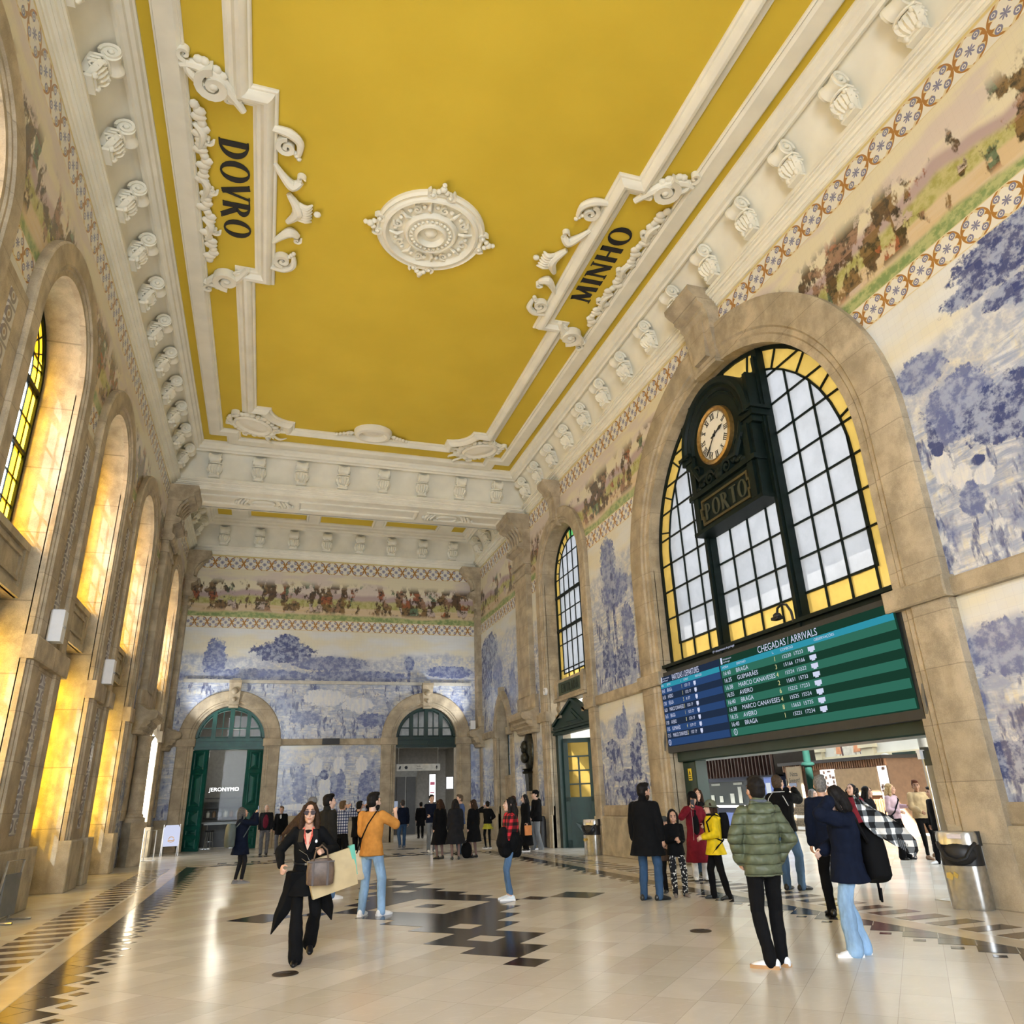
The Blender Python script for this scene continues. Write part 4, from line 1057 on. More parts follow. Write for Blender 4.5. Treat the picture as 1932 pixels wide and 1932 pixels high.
# local frame tilted a little; u to the viewer's right is -y
TILT = math.radians(2)
mD = lambda u, v, d: (-d-v*sin(TILT)*1.0, -u, v)
HWB, HHB = 4.02, .86
b = MB(); b.box(.0, .22, -HWB-.06, HWB+.06, -HHB-.15, HHB+.12); b.build('casing', plain('board_casing', (.02,.022,.022), .5), bd, 0)
def quad(b, u0, u1, v0, v1, d): b.add([mD(u0, v0, d), mD(u1, v0, d), mD(u1, v1, d), mD(u0, v1, d)], [(0,1,2,3)])
SPLIT = -1.20
def screen(name, u0, u1, cols, header, rows, tcol):
    b = MB(); quad(b, u0, u1, -HHB, HHB, .035); o = b.build(name, emit(name+'_field', cols[0], 1.0), bd, 0)
    W = u1-u0; N = 9; top = .58; rh = (HHB+top-.02)/N
    b = MB()
    for k in range(0, N, 2): quad(b, u0+.02, u1-.04, top-(k+1)*rh, top-k*rh, .038)
    b.build('row_stripes', emit(name+'_stripe', cols[1], 1.0), o, 0)
    b = MB(); quad(b, u0+.02, u1-.04, top, top+.12, .040); b.build('heading_strip', emit('board_cyan', (.03,.28,.38), 1.0), o, 0)
    b = MB(); T_ = lambda x, y, q: (lambda u, v, d: mD(x+u, y+v, .044+d))
    text_mesh(b, header, .20, T_(u0+W*.46, .775, 0), sx=.9*min(1, W/4.4))
    quad(b, u0+.06, u0+.13, .72, .86, .044)
    text_mesh(b, 'Infraestruturas', .055, T_(u0+.17, .81, 0), align='LEFT'); text_mesh(b, 'de Portugal', .055, T_(u0+.17, .75, 0), align='LEFT')
    k = W/4.4
    for tx, x in (('HORA', .08), ('DESTINO', .55), ('L.', 1.62), ('COMBOIO', 1.85), ('OBSERVAÇÕES', 2.7)): text_mesh(b, tx, .07, T_(u0+x*k, top+.06, 0), align='LEFT', sx=k)
    for i, (tm, dest, ln, op) in enumerate(rows):
        y = top-(i+.5)*rh
        text_mesh(b, tm, .13, T_(u0+.07*k, y, 0), align='LEFT', sx=k*.9); text_mesh(b, dest, .13, T_(u0+.50*k, y, 0), align='LEFT', sx=k*.92)
        text_mesh(b, op, .10, T_(u0+1.85*k, y, 0), align='LEFT', sx=k)
        quad(b, u0+2.52*k, u0+2.68*k, y-.035, y+.045, .044); quad(b, u0+2.56*k, u0+2.64*k, y-.06, y-.03, .044)
    b.build('lettering', emit('board_white', (.62,.66,.85), 1.0), o, 0)
    b = MB()
    for i, r in enumerate(rows): text_mesh(b, r[2], .13, T_(u0+1.66*k, top-(i+.5)*rh, 0), align='CENTER', sx=k*.9)
    b.build('platform_numbers', emit('board_yellow', (.75,.70,.35), 1.0), o, 0)
    b = MB(); cx, cy = u0+.17*k, top-8.5*rh
    b.sweep(arc(cx, cy, .07, 0, 350, 20), [(0,0),(.015,0)], lambda u, v, d: mD(u, v, .045), closed=True, capends=False); quad(b, cx-.008, cx+.008, cy-.035, cy+.03, .045)
    b.build('clock_symbol', emit('board_white', (.62,.66,.85), 1.0), o, 0)
screen('departures_screen', -HWB, SPLIT, ((.016,.028,.058), (.024,.060,.165)), 'PARTIDAS / DEPARTURES',
  [('16:45','BRAGA','1','15231  CP'),('16:50','AVEIRO','3','15732  CP'),('17:00','RÉGUA','5','IR  877'),('16:50','MARCO CANAVESES','3','15525  CP'),('16:55','BRAGA','1','15233  CP'),('17:00','AVEIRO','8','15734  CP'),('17:05','GUIMARÃES','4','15179  CP'),('17:15','MARCO CANAVESES','2','15527  CP')], 0)
screen('arrivals_screen', SPLIT, HWB, ((.010,.042,.026), (.030,.145,.100)), 'CHEGADAS / ARRIVALS',
  [('16:40','BRAGA','1','15230  17233'),('16:35','GUIMARÃES','3','15166  17166'),('16:38','MARCO CANAVESES','4','15524  15522'),('16:35','AVEIRO','2','15651  15733'),('16:40','BRAGA','6','15232  17233'),('16:38','MARCO CANAVESES','4','15525  15524'),('16:35','AVEIRO','8','15653  15735'),('16:40','BRAGA','1','15221  17234')], 0)
for s, nm in ((-1, 'window'), (1, 'hall')): pass
b = MB()
for s in (-1, 1): b.poly([(-.95, 0), (-.72, 0), (.86, .34), (.60, .34)], lambda u, v, d, s=s: (.02+v-.06, s*(HWB+.12+d*.05), u), 0, 1)
b.build('side_bracket', plain('zinc_grey', (.16,.155,.14), .45, .4), bd, 0)
# beam beneath and green jamb post
slab('trim_%d' % nt(), lambda u, v, d: (10.1-d, u, v), BIG_C-BIG_R, BIG_C+BIG_R, 2.36, 2.66, .14, GREEN2, -.5)
slab('trim_%d' % nt(), lambda u, v, d: (10.2-d, u, v), BIG_C-BIG_R, BIG_C+BIG_R, 2.66, 4.6, .1, plain('dark_backing', (.02,.02,.02), .7), -.3)
slab('trim_%d' % nt(), lambda u, v, d: (10.2-d, u, v), BIG_C+BIG_R-.62, BIG_C+BIG_R-.02, 0, 2.36, .12, GREEN2, -.2)
ws = MB(); m = lambda u, v, d: (10.075-d, 17.08-u, 2.05+v)
ws.poly([(-.08,-.14),(.08,-.14),(.08,.14),(-.08,.14)], m, 0, .008)
o = ws.build('warning_sign', plain('sign_yellow', (.75,.55,.02), .5, var=.03), None, 0); tag(o, 'small yellow warning sign on the green post under the train board', 'sign')
b = MB(); b.sweep([(-.05,-.0),(.05,-.0),(0,.10)], [(0,.010),(0,.012),(.018,.012),(.018,.010)], m, closed=True); b.poly([(-.006,.03),(.006,.03),(.006,.065),(-.006,.065)], m, .01, .013); b.poly([(-.06,-.11),(.06,-.11),(.06,-.085),(-.06,-.085)], m, .01, .012); b.poly([(-.06,-.06),(.06,-.06),(.06,-.04),(-.06,-.04)], m, .01, .012); b.build('symbol', BLACK, o, 0)
b = MB(); b.tube([(9.82, 12.02, 4.74), (9.80, 12.02, 4.95), (9.76, 12.08, 5.10), (9.74, 12.2, 5.14), (9.72, 12.32, 5.08), (9.72, 12.36, 4.96)], .026, 8); o = b.build('camera_arm', BLACK, None, 40); tag(o, 'bent black arm with a small camera above the train board', 'camera')
b = MB(); b.ball((9.72, 12.36, 4.93), (.09, .09, .07), 12, 8); b.box(9.66, 9.80, 12.28, 12.5, 4.86, 4.92); b.build('camera_head', BLACK, o, 40)
o = MB().at(Matrix.Translation((9.76, 14.4, 4.57))); text_mesh(o, 'CP  infraestruturas de portugal', .07, lambda u, v, d: (-.10-d, -u, .08+v)); o.at()
o = o.build('board_maker_mark', emit('board_white', (.62,.66,.85), 1.0), bd, 0); o.location = (-9.74+0.05, -13.375, -3.59)
# ------------------------------------------------------------------ ENTRADA sign over the side door
es = thing('entrance_sign', 'carved stone console holding a green ENTRADA plaque over the side door', 'sign', (10.0, 24.25, 5.25))
b = MB(); b.box(-.10, .36, -1.35, 1.35, -.32, -.22); b.box(-.16, .36, -1.45, 1.45, -.42, -.32); b.box(-.08, .36, -1.35, 1.35, .24, .34)
for s in (-1, 1):
    b.box(-.14, .36, *sorted((s*1.1, s*1.38)), -.30, .22); b.lathe([(.16,0),(.16,.32)], 14, 'x'); b.v[-28:] = [(x-.12, y+s*1.24, z+.24) for x, y, z in b.v[-28:]]
    spiral(b, (.05, s*1.22, -.66), ((1,0,0),(0,0,1),(0,1,0)), .22, .30, 1.3, .07); b.box(-.12, .3, *sorted((s*1.0, s*1.46)), -.98, -.84)
    b.box(-.05, .3, *sorted((s*1.06, s*1.40)), -.9, -.42)
b.build('console', STONE, es, 30)
b = MB(); b.poly([(-1.08,-.22),(1.08,-.22),(1.08,.24),(-1.08,.24)], lambda u, v, d: (-.06-d, -u, v), -.1, .02); b.build('plaque', plain('plaque_green', (.035,.06,.035), .5), es, 0)
b = MB(); serif_text(b, 'ENTRADA', .30, lambda u, v, d: (-.083-d, -u, .01+v), .012, .08, .95); b.build('lettering', plain('plaque_letter', (.012,.02,.012), .6), es, 0)
b = MB(); b.lathe([(.001,-.04),(.13,-.04),(.14,0),(.14,.05)], 24, 'x'); o = b.build('wall_sign', WHITE, None, 30); o.location = (9.70, 26.15, 5.32); tag(o, 'small round white sign with a black curl on the stone beside the ENTRADA plaque', 'sign')
b = MB(); b.sweep(arc(0, .02, .05, -60, 180, 12), [(-.012,0),(.012,0)], lambda u, v, d: (-.043, -u, v), capends=False); b.build('symbol', BLACK, o, 0)
# ------------------------------------------------------------------ bronze relief by the pilaster
rl = thing('bronze_relief', 'tall dark bronze relief bust on a tapering bronze shaft against the far pilaster', 'relief', (9.74, 28.4, 1.9))
b = MB(); b.lathe([(.001,-.16),(.30,-.13),(.42,-.05),(.46,0),(.46,.05)], 28, 'x'); b.v = [(x, y, z*1.75+1.45) for x, y, z in b.v]; b.build('medallion', BRONZE, rl, 40)
b = MB(); b.ball((-.18, 0, 1.62), (.14, .17, .22), 14, 10); b.ball((-.2, 0, 1.2), (.12, .3, .2), 14, 10); b.ball((-.30, .0, 1.6), (.05, .04, .06), 8, 6); b.ball((-.22, .0, 1.48), (.10, .12, .12), 10, 8); b.build('bust', BRONZE, rl, 40)
b = MB(); b.loft([[(-.10,-.16,.0),(-.10,.16,.0),(.06,.16,.0),(.06,-.16,.0)], [(-.13,-.22,.62),(-.13,.22,.62),(.06,.22,.62),(.06,-.22,.62)]]); b.lathe([(.26,.62),(.30,.68),(.22,.74),(.30,.8)], 16); b.v = [(x if x < .09 else .09, y, z) for x, y, z in b.v]; b.build('shaft', BRONZE, rl, 30)
# ------------------------------------------------------------------ litter bins
def bin_(loc, rz, label):
    t = thing('litter_bin', label, 'litter bin', loc, rz, None); n = 20
    def rg(z, k, lean): return [(.27*k*(1 if abs(cos(a))**.5 else 1)*math.copysign(abs(cos(a))**.6, cos(a)), lean+.20*k*math.copysign(abs(sin(a))**.6, sin(a)), z) for a in (2*PI*i/n for i in range(n))]
    b = MB(); b.loft([rg(0, .92, 0), rg(.03, .96, 0), rg(.55, 1, 0)]); b.loft([rg(.82, 1, 0), rg(.93, 1, .01), rg(.98, .96, .02)])
    b.box(-.27, .27, .05, .20, .5, .9); b.build('body', STEEL, t, 40)
    b = MB(); b.loft([rg(.54, .97, .01), rg(.83, .97, .01)]); b.tube([(-.24,-.14,.84),(-.2,-.24,.78),(-.12,-.27,.66),(0,-.28,.62),(.12,-.27,.66),(.2,-.24,.78),(.24,-.14,.84)], .025, 6); b.ball((0,-.14,.70), (.23, .12, .16), 14, 8); b.build('bag_opening', BLACK, t, 40)
    b = MB(); b.box(.235, .285, -.05, .16, .80, .985); b.box(-.285, -.235, -.05, .16, .80, .985); b.build('corner_guard', BLACK, t, 0)
    b = MB(); m = lambda u, v, d: (u, -.203-d, v); b.poly([(-.20,.40),(-.13,.37),(-.10,.43),(-.14,.47),(-.19,.46)], m, 0, .004); b.poly([(-.11,.42),(-.06,.39),(-.04,.44),(-.09,.48)], m, 0, .004); b.build('sticker', plain('sticker_gold', (.45,.30,.06), .5), t, 0)
    b = MB(); b.poly([(-.08,.90),(.10,.90),(.10,.955),(-.08,.955)], m, 0, .004); b.build('sticker', plain('sticker_white', (.7,.62,.62), .5), t, 0)
    return t
bin_((9.50, 8.98, 0), math.radians(-62), 'steel litter bin with black bag opening beside the big stone pier')
bin_((9.52, 22.15, 0), math.radians(-60), 'steel litter bin beside the green side door')
# ------------------------------------------------------------------ post and grey board by the big pier
t = thing('sign_stand', 'thin steel pole with a base plate carrying a narrow grey board by the big pier', 'sign stand', (9.98, 9.72, 0))
b = MB(); b.tube([(0,0,.01),(0,0,2.12)], .028, 10); b.build('pole', STEEL, t, 40)
b = MB(); b.box(-.2,.2,-.2,.2,0,.012); b.build('base_plate', STEEL, t, 0)
b = MB(); b.box(-.02,.02,-.36,-.03,.48,1.90); b.build('board', plain('board_grey', (.30,.30,.28), .5, var=.06), t, 0)
b = MB(); b.box(-.035,.035,-.37,-.02,1.90,2.12); b.box(.0,.08,-.05,.05,2.12,2.18); b.build('head_box', plain('head_box_green', (.02,.03,.025), .4), t, 0)
b = MB(); b.box(-.1,.02,-.03,.03,2.0,2.14); b.build('socket', WHITE, t, 0)
b = MB(); b.tube([(0,-.03,.42),(0,-.36,.42)], .018, 6); b.build('rail', BLACK, t, 0)
# ------------------------------------------------------------------ small wall fixtures
for y, lab in ((15.75, 'white light box on the first stone pier of the window wall'), (21.05, 'white light box on the second stone pier of the window wall')):
    t = thing('uplight', lab, 'wall light', (XL+.22, y, 4.62)); b = MB(); b.box(-.10,.14,-.13,.13,.02,.62); b.build('housing', WHITE, t, 0); b = MB(); b.box(-.08,.12,-.11,.11,.62,.64); b.box(.14,.15,-.1,.1,.3,.34); b.build('lens', plain('lens_grey', (.5,.52,.55), .2), t, 0)
t = thing('uplight', 'white light box on the corner console beside the far tiled wall', 'wall light', (XR-.5, 35.5, 4.82)); b = MB(); b.box(-.12,.12,-.12,.12,.0,.40); b.build('housing', WHITE, t, 0); b = MB(); b.box(-.13,-.12,-.05,.05,.16,.3); b.box(-.1,.1,-.1,.1,.4,.42); b.build('lens', GREY, t, 0)
t = thing('floodlight', 'flat black floodlight lying on the stone course between the far arches', 'floodlight', (2.75, 35.82, 4.47)); b = MB(); b.box(-.38,.38,-.10,.06,-.26,.0); b.build('housing', BLACK, t, 0); b = MB(); 
for x in (-.2, 0, .2): b.tube([(x-.08,0,0),(x-.05,0,.09),(x+.05,0,.09),(x+.08,0,.0)], .012, 6)
b.build('bracket', STEEL, t, 30)
t = thing('cable_duct', 'long pale cable duct running across the far tiled wall', 'cable duct', (XC, 35.93, 7.0)); b = MB(); b.box(-6.6,6.6,-.05,.06,-.07,.07); b.build('duct', plain('duct_grey', (.55,.53,.47), .5), t, 0); b = MB(); b.box(-4.55,-4.2,-.08,.06,.02,.14); b.box(4.25,4.55,-.08,.06,.02,.14); b.build('junction_box', plain('duct_grey', (.55,.53,.47), .5), t, 0)
for (x, y, lab) in ((.37, 9.08, 'round dark metal floor cover in front of the striding woman'), (5.35, 9.24, 'round brown metal floor cover between the child and the olive jacket man')):
    b = MB(); b.lathe([(.001,.009),(.09,.009),(.10,.006),(.13,.006),(.135,.001)], 28); b.tube([(-.05,0,.01),(.05,0,.01)], .006, 6); o = b.build('floor_cover', plain('cover_metal', (.07,.05,.035), .4, .6), None, 30); o.location = (x, y, .003); tag(o, lab, 'floor cover')
# white pavement boards by the far window-side corner
t = thing('menu_board', 'white folding pavement board with an orange motif by the green shop door', 'pavement board', (-3.25, 33.4, 0), math.radians(14))
b = MB(); b.poly([(-.30,.35),(.30,.35),(.30,.95),(.22,1.10),(-.22,1.10),(-.30,.95)], lambda u, v, d: (u, -.16*(1-v/1.2)-d, v), -.012, .012); b.build('panel', plain('board_white', (.85,.85,.85), .4, var=.02), t, 0)
b = MB()
for s in (-1, 1): b.tube([(s*.29,-.17,0),(s*.29,0,1.12)], .018, 6); b.tube([(s*.29,.22,0),(s*.29,0,1.12)], .018, 6)
b.build('leg_frame', WHITE, t, 30)
b = MB(); m = lambda u, v, d: (u, -.16*(1-v/1.2)-.016-d, v); b.sweep([(-.10,.62),(-.04,.68),(.04,.68),(.10,.62)], [(-.012,0),(.012,0)], m, capends=False); b.sweep([(-.12,.58),(0,.54),(.12,.58)], [(-.015,0),(.015,0)], m, capends=False); b.sweep([(-.12,.54),(0,.49),(.12,.54)], [(-.010,0),(.010,0)], m, capends=False); b.build('motif', plain('motif_orange', (.75,.42,.10), .5), t, 0)
t = thing('stanchion', 'thin white frame stand on the floor by the far facade door', 'stand', (-3.62, 30.9, 0)); b = MB(); b.tube([(-.2,0,.02),(-.2,0,.98),(.12,0,.98),(.12,0,.02)], .022, 6); b.build('frame', WHITE, t, 30); b = MB(); b.box(-.25,.18,-.12,.12,0,.02); b.build('foot', WHITE, t, 0)
t = thing('info_stand', 'low dark panel in a metal frame against the window wall pier', 'stand', (-3.82, 15.35, 0), math.radians(80)); b = MB(); b.tube([(-.28,.1,0),(-.28,0,.92),(.28,0,.92),(.28,.1,0)], .02, 6); b.tube([(-.32,-.25,.02),(-.28,.1,.02)], .02, 6); b.tube([(.32,-.25,.02),(.28,.1,.02)], .02, 6); b.build('frame', STEEL, t, 30); b = MB(); b.box(-.26,.26,.0,.03,.1,.72); b.build('panel', plain('panel_grey', (.14,.14,.13), .35), t, 0)
# ------------------------------------------------------------------ cafe behind the left far arch
def room(x0, x1, y0, y1, z1, wallm, ceilm, n):
    b = MB(); b.add([(x0,y0,0),(x0,y1,0),(x1,y1,0),(x1,y0,0),(x0,y0,z1),(x0,y1,z1),(x1,y1,z1),(x1,y0,z1)], [(0,1,5,4),(1,2,6,5),(2,3,7,6)]); b.build('wall_%s' % n, wallm, kind='structure', smooth=0)
    b = MB(); b.box(x0, x1, y0, y1, z1, z1+.2); b.build('ceiling_%s' % n, ceilm, kind='structure', smooth=0)
room(-4.2, 1.2, YE+.52, 42, 6.4, plain('cafe_grey', (.16,.155,.14), .7), plain('cafe_ceiling', (.3,.29,.26), .8), 'inner')
b = MB(); text_mesh(b, 'JERONYMO', .23, lambda u, v, d: (u*1.08, -d, v), .01); o = b.build('shop_sign', emit('sign_light', (1, .98, .95), 3.0), None, 0); o.location = (-1.72, 38.2, 2.45); tag(o, 'glowing white JERONYMO lettering inside the shop behind the green door', 'sign')
t = thing('shop_counter', 'long dark shop counter with shelves seen through the green doorway', 'counter', (-1.5, 39.6, 0)); b = MB(); b.box(-1.4,1.5,-.3,.3,0,1.0); b.build('body', plain('counter_black', (.03,.03,.03), .5), t, 0); b = MB(); b.box(-1.45,1.55,-.36,.36,1.0,1.06); b.build('worktop', plain('counter_top', (.3,.3,.3), .3), t, 0)
t = thing('wall_shelf', 'dark back shelf with jars inside the shop', 'shelf', (-1.4, 41.6, 1.2)); b = MB(); 
for z in (0, .45, .9): b.box(-1.3,1.3,-.2,.2,z,z+.04)
b.build('boards', plain('counter_black', (.03,.03,.03), .5), t, 0)
rnd = random.Random(5)
for k in range(9):
    b = MB(); b.lathe([(.08,0),(.09,.2),(.05,.26),(.05,.3)], 12); o = b.build('jar', plain(['jar_pale','jar_brown','jar_grey'][k % 3], [(.6,.58,.5),(.2,.12,.06),(.3,.32,.34)][k % 3], .3), None, 40); o.location = (-2.5+.27*k, 41.6, 1.245); tag(o, 'storage jar on the bottom board of the shop shelf', 'jar', 'jars on the shop shelf')
for k, (x, y) in enumerate(((-2.1, 37.4), (-1.2, 37.6))):
    t = thing('bar_stool', ['dark bar stool just inside the shop glass, window side', 'dark bar stool just inside the shop glass, nearer the door edge'][k], 'stool', (x, y, 0)); b = MB(); b.lathe([(.18,.70),(.19,.74),(.17,.77)], 16); b.build('seat', BLACK, t, 40); b = MB()
    for q in range(4): a = q*PI/2+.4; b.tube([(.12*cos(a),.12*sin(a),.70),(.2*cos(a),.2*sin(a),0)], .014, 6)
    b.sweep(arc(0,0,.17,0,345,12), [(0,.3),(.02,.3),(.02,.32),(0,.32)], flat, closed=True); b.build('legs', STEEL, t, 30)
t = thing('cafe_table', 'small pale high table just inside the shop glass', 'table', (-1.65, 37.9, 0)); b = MB(); b.box(-.75,.75,-.22,.22,.98,1.02); b.build('top', plain('table_pale', (.4,.4,.38), .3), t, 0); b = MB()
for x in (-.6, .6): b.tube([(x,0,.98),(x,0,0)], .025, 6); b.box(x-.2,x+.2,-.15,.15,0,.02)
b.build('pedestal', STEEL, t, 0)
# ------------------------------------------------------------------ corridor behind the right far arch
room(4.6, 10.4, YE+.52, 46, 6.4, plain('corridor_wall', (.42,.40,.36), .7), plain('corridor_ceiling', (.50,.48,.44), .8), 'inner_east')
b = MB(); b.box(4.6, 10.4, 37.4, 46, 4.6, 6.4); b.build('ceiling_inner_low', plain('corridor_ceiling', (.50,.48,.44), .8), kind='structure', smooth=0)
for x, y, lab in ((7.35, 38.4, 'strip light on the corridor ceiling just inside the far arch'), (6.45, 40.5, 'strip light deeper along the corridor ceiling, towards the dark inner doors')):
    t = thing('strip_light', lab, 'ceiling light', (x, y, 4.6)); b = MB(); b.box(-.44,.44,-.14,.14,-.08,0); b.build('housing', WHITE, t, 0); b = MB(); b.box(-.42,.42,-.12,.12,-.10,-.08); b.build('diffuser', emit('strip_glow', (1,.98,.92), 6.0), t, 0)
t = thing('hanging_sign', 'pale hanging direction sign with black arrow and icons inside the corridor arch', 'sign', (7.25, 38.2, 3.25)); b = MB(); b.box(-1.1,1.1,-.06,.06,-.16,.16); b.build('panel', plain('sign_pale', (.55,.53,.46), .5), t, 0); b = MB()
for x in (-1.0, 1.0): b.tube([(x,0,.16),(x,0,1.35)], .014, 6)
b.build('hanger', STEEL, t, 30)
b = MB(); m = lambda u, v, d: (u, -.062-d, v); b.poly([(.86,-.02),(.90,-.02),(.90,-.1),(.94,-.1),(.94,-.02),(.98,-.02),(.92,.09)], m, 0, .004); b.poly(arc(-.62,0,.08,0,330,10), m, 0, .004); b.poly([(-1.0,-.08),(-.9,-.08),(-.86,.06),(-.94,.08)], m, 0, .004); text_mesh(b, 'Saída', .10, lambda u, v, d: (-.1+u, -.064-d, .05+v), align='LEFT'); text_mesh(b, 'Bilheteiras', .07, lambda u, v, d: (-.1+u, -.064-d, -.06+v), align='LEFT'); b.build('lettering', BLACK, t, 0)
def lit_panel(name, label, loc, w, h, col, s, marks=()):
    t = thing(name, label, 'poster', loc); b = MB(); b.box(-w/2-.03,w/2+.03,.0,.05,-h/2-.03,h/2+.03); b.build('frame', BLACK, t, 0)
    b = MB(); b.add([(-w/2,-.005,-h/2),(w/2,-.005,-h/2),(w/2,-.005,h/2),(-w/2,-.005,h/2)], [(0,1,2,3)]); b.build('lit_face', emit(name+'_glow', col, s), t, 0)
    if marks:
        b = MB()
        for u0, u1, v0, v1 in marks: b.add([(u0,-.01,v0),(u1,-.01,v0),(u1,-.01,v1),(u0,-.01,v1)], [(0,1,2,3)])
        b.build('print', plain('poster_print', (.55,.12,.2), .6), t, 0)
lit_panel('light_panel', 'tall glowing white panel deep in the corridor, beside a dark plant', (6.45, 43, 2.25), .55, 1.9, (1,1,1), 3.2)
lit_panel('narrow_light_panel', 'narrow glowing white panel at the near edge of the corridor', (5.8, 42.6, 2.6), .22, 1.2, (1,1,1), 3.0)
lit_panel('poster_panel', 'lit white poster with pink print on the corridor wall', (8.35, 40, 2.3), .32, 1.35, (1,.97,.97), 2.2, [(-.12,.12,.15,.3),(-.12,.1,-.25,-.2),(-.1,.12,-.4,-.36),(-.12,.05,-.5,-.46)])
lit_panel('wall_screen', 'small lit notice screen on the corridor wall behind the black coats', (8.95, 38.6, 2.5), .34, .55, (.95,.97,1), 2.0)
t = thing('inner_doors', 'dark folding doors at the back of the corridor', 'door', (7.4, 44, 0)); b = MB()
for x in (-.55, .0, .55): b.box(x-.26,x+.26,-.04,.04,0,3.0)
b.build('leaves', plain('door_dark', (.05,.05,.05), .4), t, 0); b = MB(); b.box(-.9,.9,-.05,.06,3.0,3.7); b.box(-.62,-.56,-.07,.05,0,3); b.box(.2,.26,-.07,.05,0,3); b.build('frame', plain('door_frame_grey', (.2,.2,.19), .4), t, 0)
t = thing('potted_plant', 'dark green bushy plant in the corridor by the glowing panel', 'plant', (5.9, 41.5, 0)); b = MB(); b.lathe([(.16,0),(.2,.4),(.2,.45)], 14); b.build('pot', BLACK, t, 40); b = MB(); rnd = random.Random(2)
for k in range(60):
    a, r, z = rnd.random()*6.28, .05+.3*rnd.random(), .6+1.6*rnd.random(); d = rnd.random()*6.28; x, y = r*cos(a), r*sin(a)
    b.add([(x,y,z),(x+.12*cos(d),y+.12*sin(d),z+.05),(x+.2*cos(d),y+.2*sin(d),z-.02),(x+.12*cos(d)+.03,y+.12*sin(d)-.03,z-.05)], [(0,1,2,3)])
b.tube([(0,0,.4),(.02,0,1.9)], .02, 6); b.build('foliage', PLANT, t, 0)
# ------------------------------------------------------------------ concourse beyond the great arch
CREAM = plain('facade_cream', (.78,.70,.52), .8, var=.06, scale=1.0); FWHITE = plain('facade_white', (.74,.73,.70), .8, var=.04, scale=1.0)
SL = plain('slat_brown', (.22,.10,.045), .5, var=.25); SLD = plain('slat_dark', (.010,.006,.005), .5, var=.3); KB = plain('kiosk_tan', (.34,.23,.13), .6); CARD = plain('card_brown', (.26,.20,.13), .7, var=.05)
b = MB(); b.box(26, 26.4, -6, 48, 0, 12); b.build('wall_outer_east', FWHITE, kind='structure', smooth=0)
b = MB()
for y in (20, 24.0, 28.2, 31.6, 35.0, 39): b.box(25.8, 26.05, y-.35, y+.35, 0, 9); b.box(25.7, 26.05, y-.45, y+.45, 3.3, 3.55)
b.box(25.75, 26.05, -6, 48, 4.3, 4.7); b.box(25.85, 26.05, -6, 48, 2.9, 3.05); b.build('trim_%d' % nt(), CREAM, kind='structure', smooth=0)
b = MB(); b.box(10.6, 26, 48, 48.3, 0, 10); b.build('wall_north', FWHITE, kind='structure', smooth=0)
wn[0] += 1; d = root('door_%d' % wn[0]); b = MB(); b.box(25.7,26.02,25.6,25.72,0,2.9); b.box(25.7,26.02,26.5,26.62,0,2.9); b.box(25.7,26.02,25.6,26.62,2.1,2.2); b.box(25.68,26.02,25.55,26.67,2.85,2.98); b.box(25.75,26.0,26.02,26.1,0,2.1); b.build('door_frame', GREEN2, d, 0); b = MB(); b.box(25.8,25.82,25.7,26.5,0,2.85); b.build('door_panes', plain('pane_teal', (.22,.32,.30), .15), d, 0)
# unseen glazed roof strip over the kiosks, added to diffuse the sun
g_ = G('roof_glass'); t_1 = g_.n('BsdfTranslucent'); t_1.inputs[0].default_value = (.36,.37,.36,1); g_.shader(t_1.outputs[0])
b = MB(); b.box(17.5, 26.2, -6, 48, 7.0, 7.04); b.build('ceiling_2', g_.mat, kind='structure', smooth=0)
# ticket office: blue counter windows under a dark slatted canopy
t = thing('ticket_office', 'dark slatted ticket office with blue counter windows across the concourse', 'ticket office', (22.2, 33.6, 0))
b = MB()
for k in range(26): y = -3.55+k*.285; b.box(-.25,-.12,y,y+.05,2.30,3.62)
b.build('slat_canopy', plain('slat_red', (.035,.014,.010), .5), t, 0)
b = MB(); b.box(-.10,2.2,-3.6,3.7,2.3,3.5); b.build('canopy_back', SLD, t, 0)
b = MB(); b.box(.1,2.2,-3.6,3.7,0,1.0); b.box(0,2.2,-3.6,3.7,2.12,2.3); b.box(.02,.3,-3.6,-3.3,0,2.3); b.box(.02,.3,3.4,3.7,0,2.3); b.build('front', plain('office_blue', (.006,.012,.04), .5), t, 0)
b = MB(); b.box(.25,.28,-3.3,3.4,1.0,2.12); b.build('glass', plain('office_glass', (.012,.017,.017), .2), t, 0)
b = MB(); b.box(-.1,.3,-3.2,3.3,.92,1.0); b.build('counter', plain('counter_white', (.65,.64,.6), .4), t, 0)
b = MB()
for y, z, w, h in ((1.6,1.15,.3,.3),(.6,1.1,.35,.45),(-.1,1.1,.3,.75),(2.0,1.95,.8,.1),(.0,1.95,.8,.1),(2.4,1.1,.3,.4)): b.box(.22,.24,y-w/2,y+w/2,z,z+h)
b.build('notices', plain('paper_grey', (.32,.33,.30), .6), t, 0)
t = thing('ticket_machine', 'blue ticket machine with a pale screen and yellow markings near the ticket office', 'ticket machine', (21.4, 29.55, 0)); b = MB(); b.box(0,.5,-.45,.45,0,2.2); b.build('cabinet', plain('office_blue', (.006,.012,.04), .5), t, 0); b = MB(); b.box(-.02,.0,-.0,.32,1.45,1.95); b.build('screen', emit('machine_screen', (.75,.8,.85), .9), t, 0); b = MB()
for k in range(4): b.box(-.015,0,.02+.1*k,.06+.1*k,.75,1.0); 
b.box(-.015,0,.1,.4,1.05,1.12); b.box(-.015,0,-.4,-.2,1.0,1.6); b.build('markings', plain('marking_yellow', (.7,.55,.03), .5), t, 0)
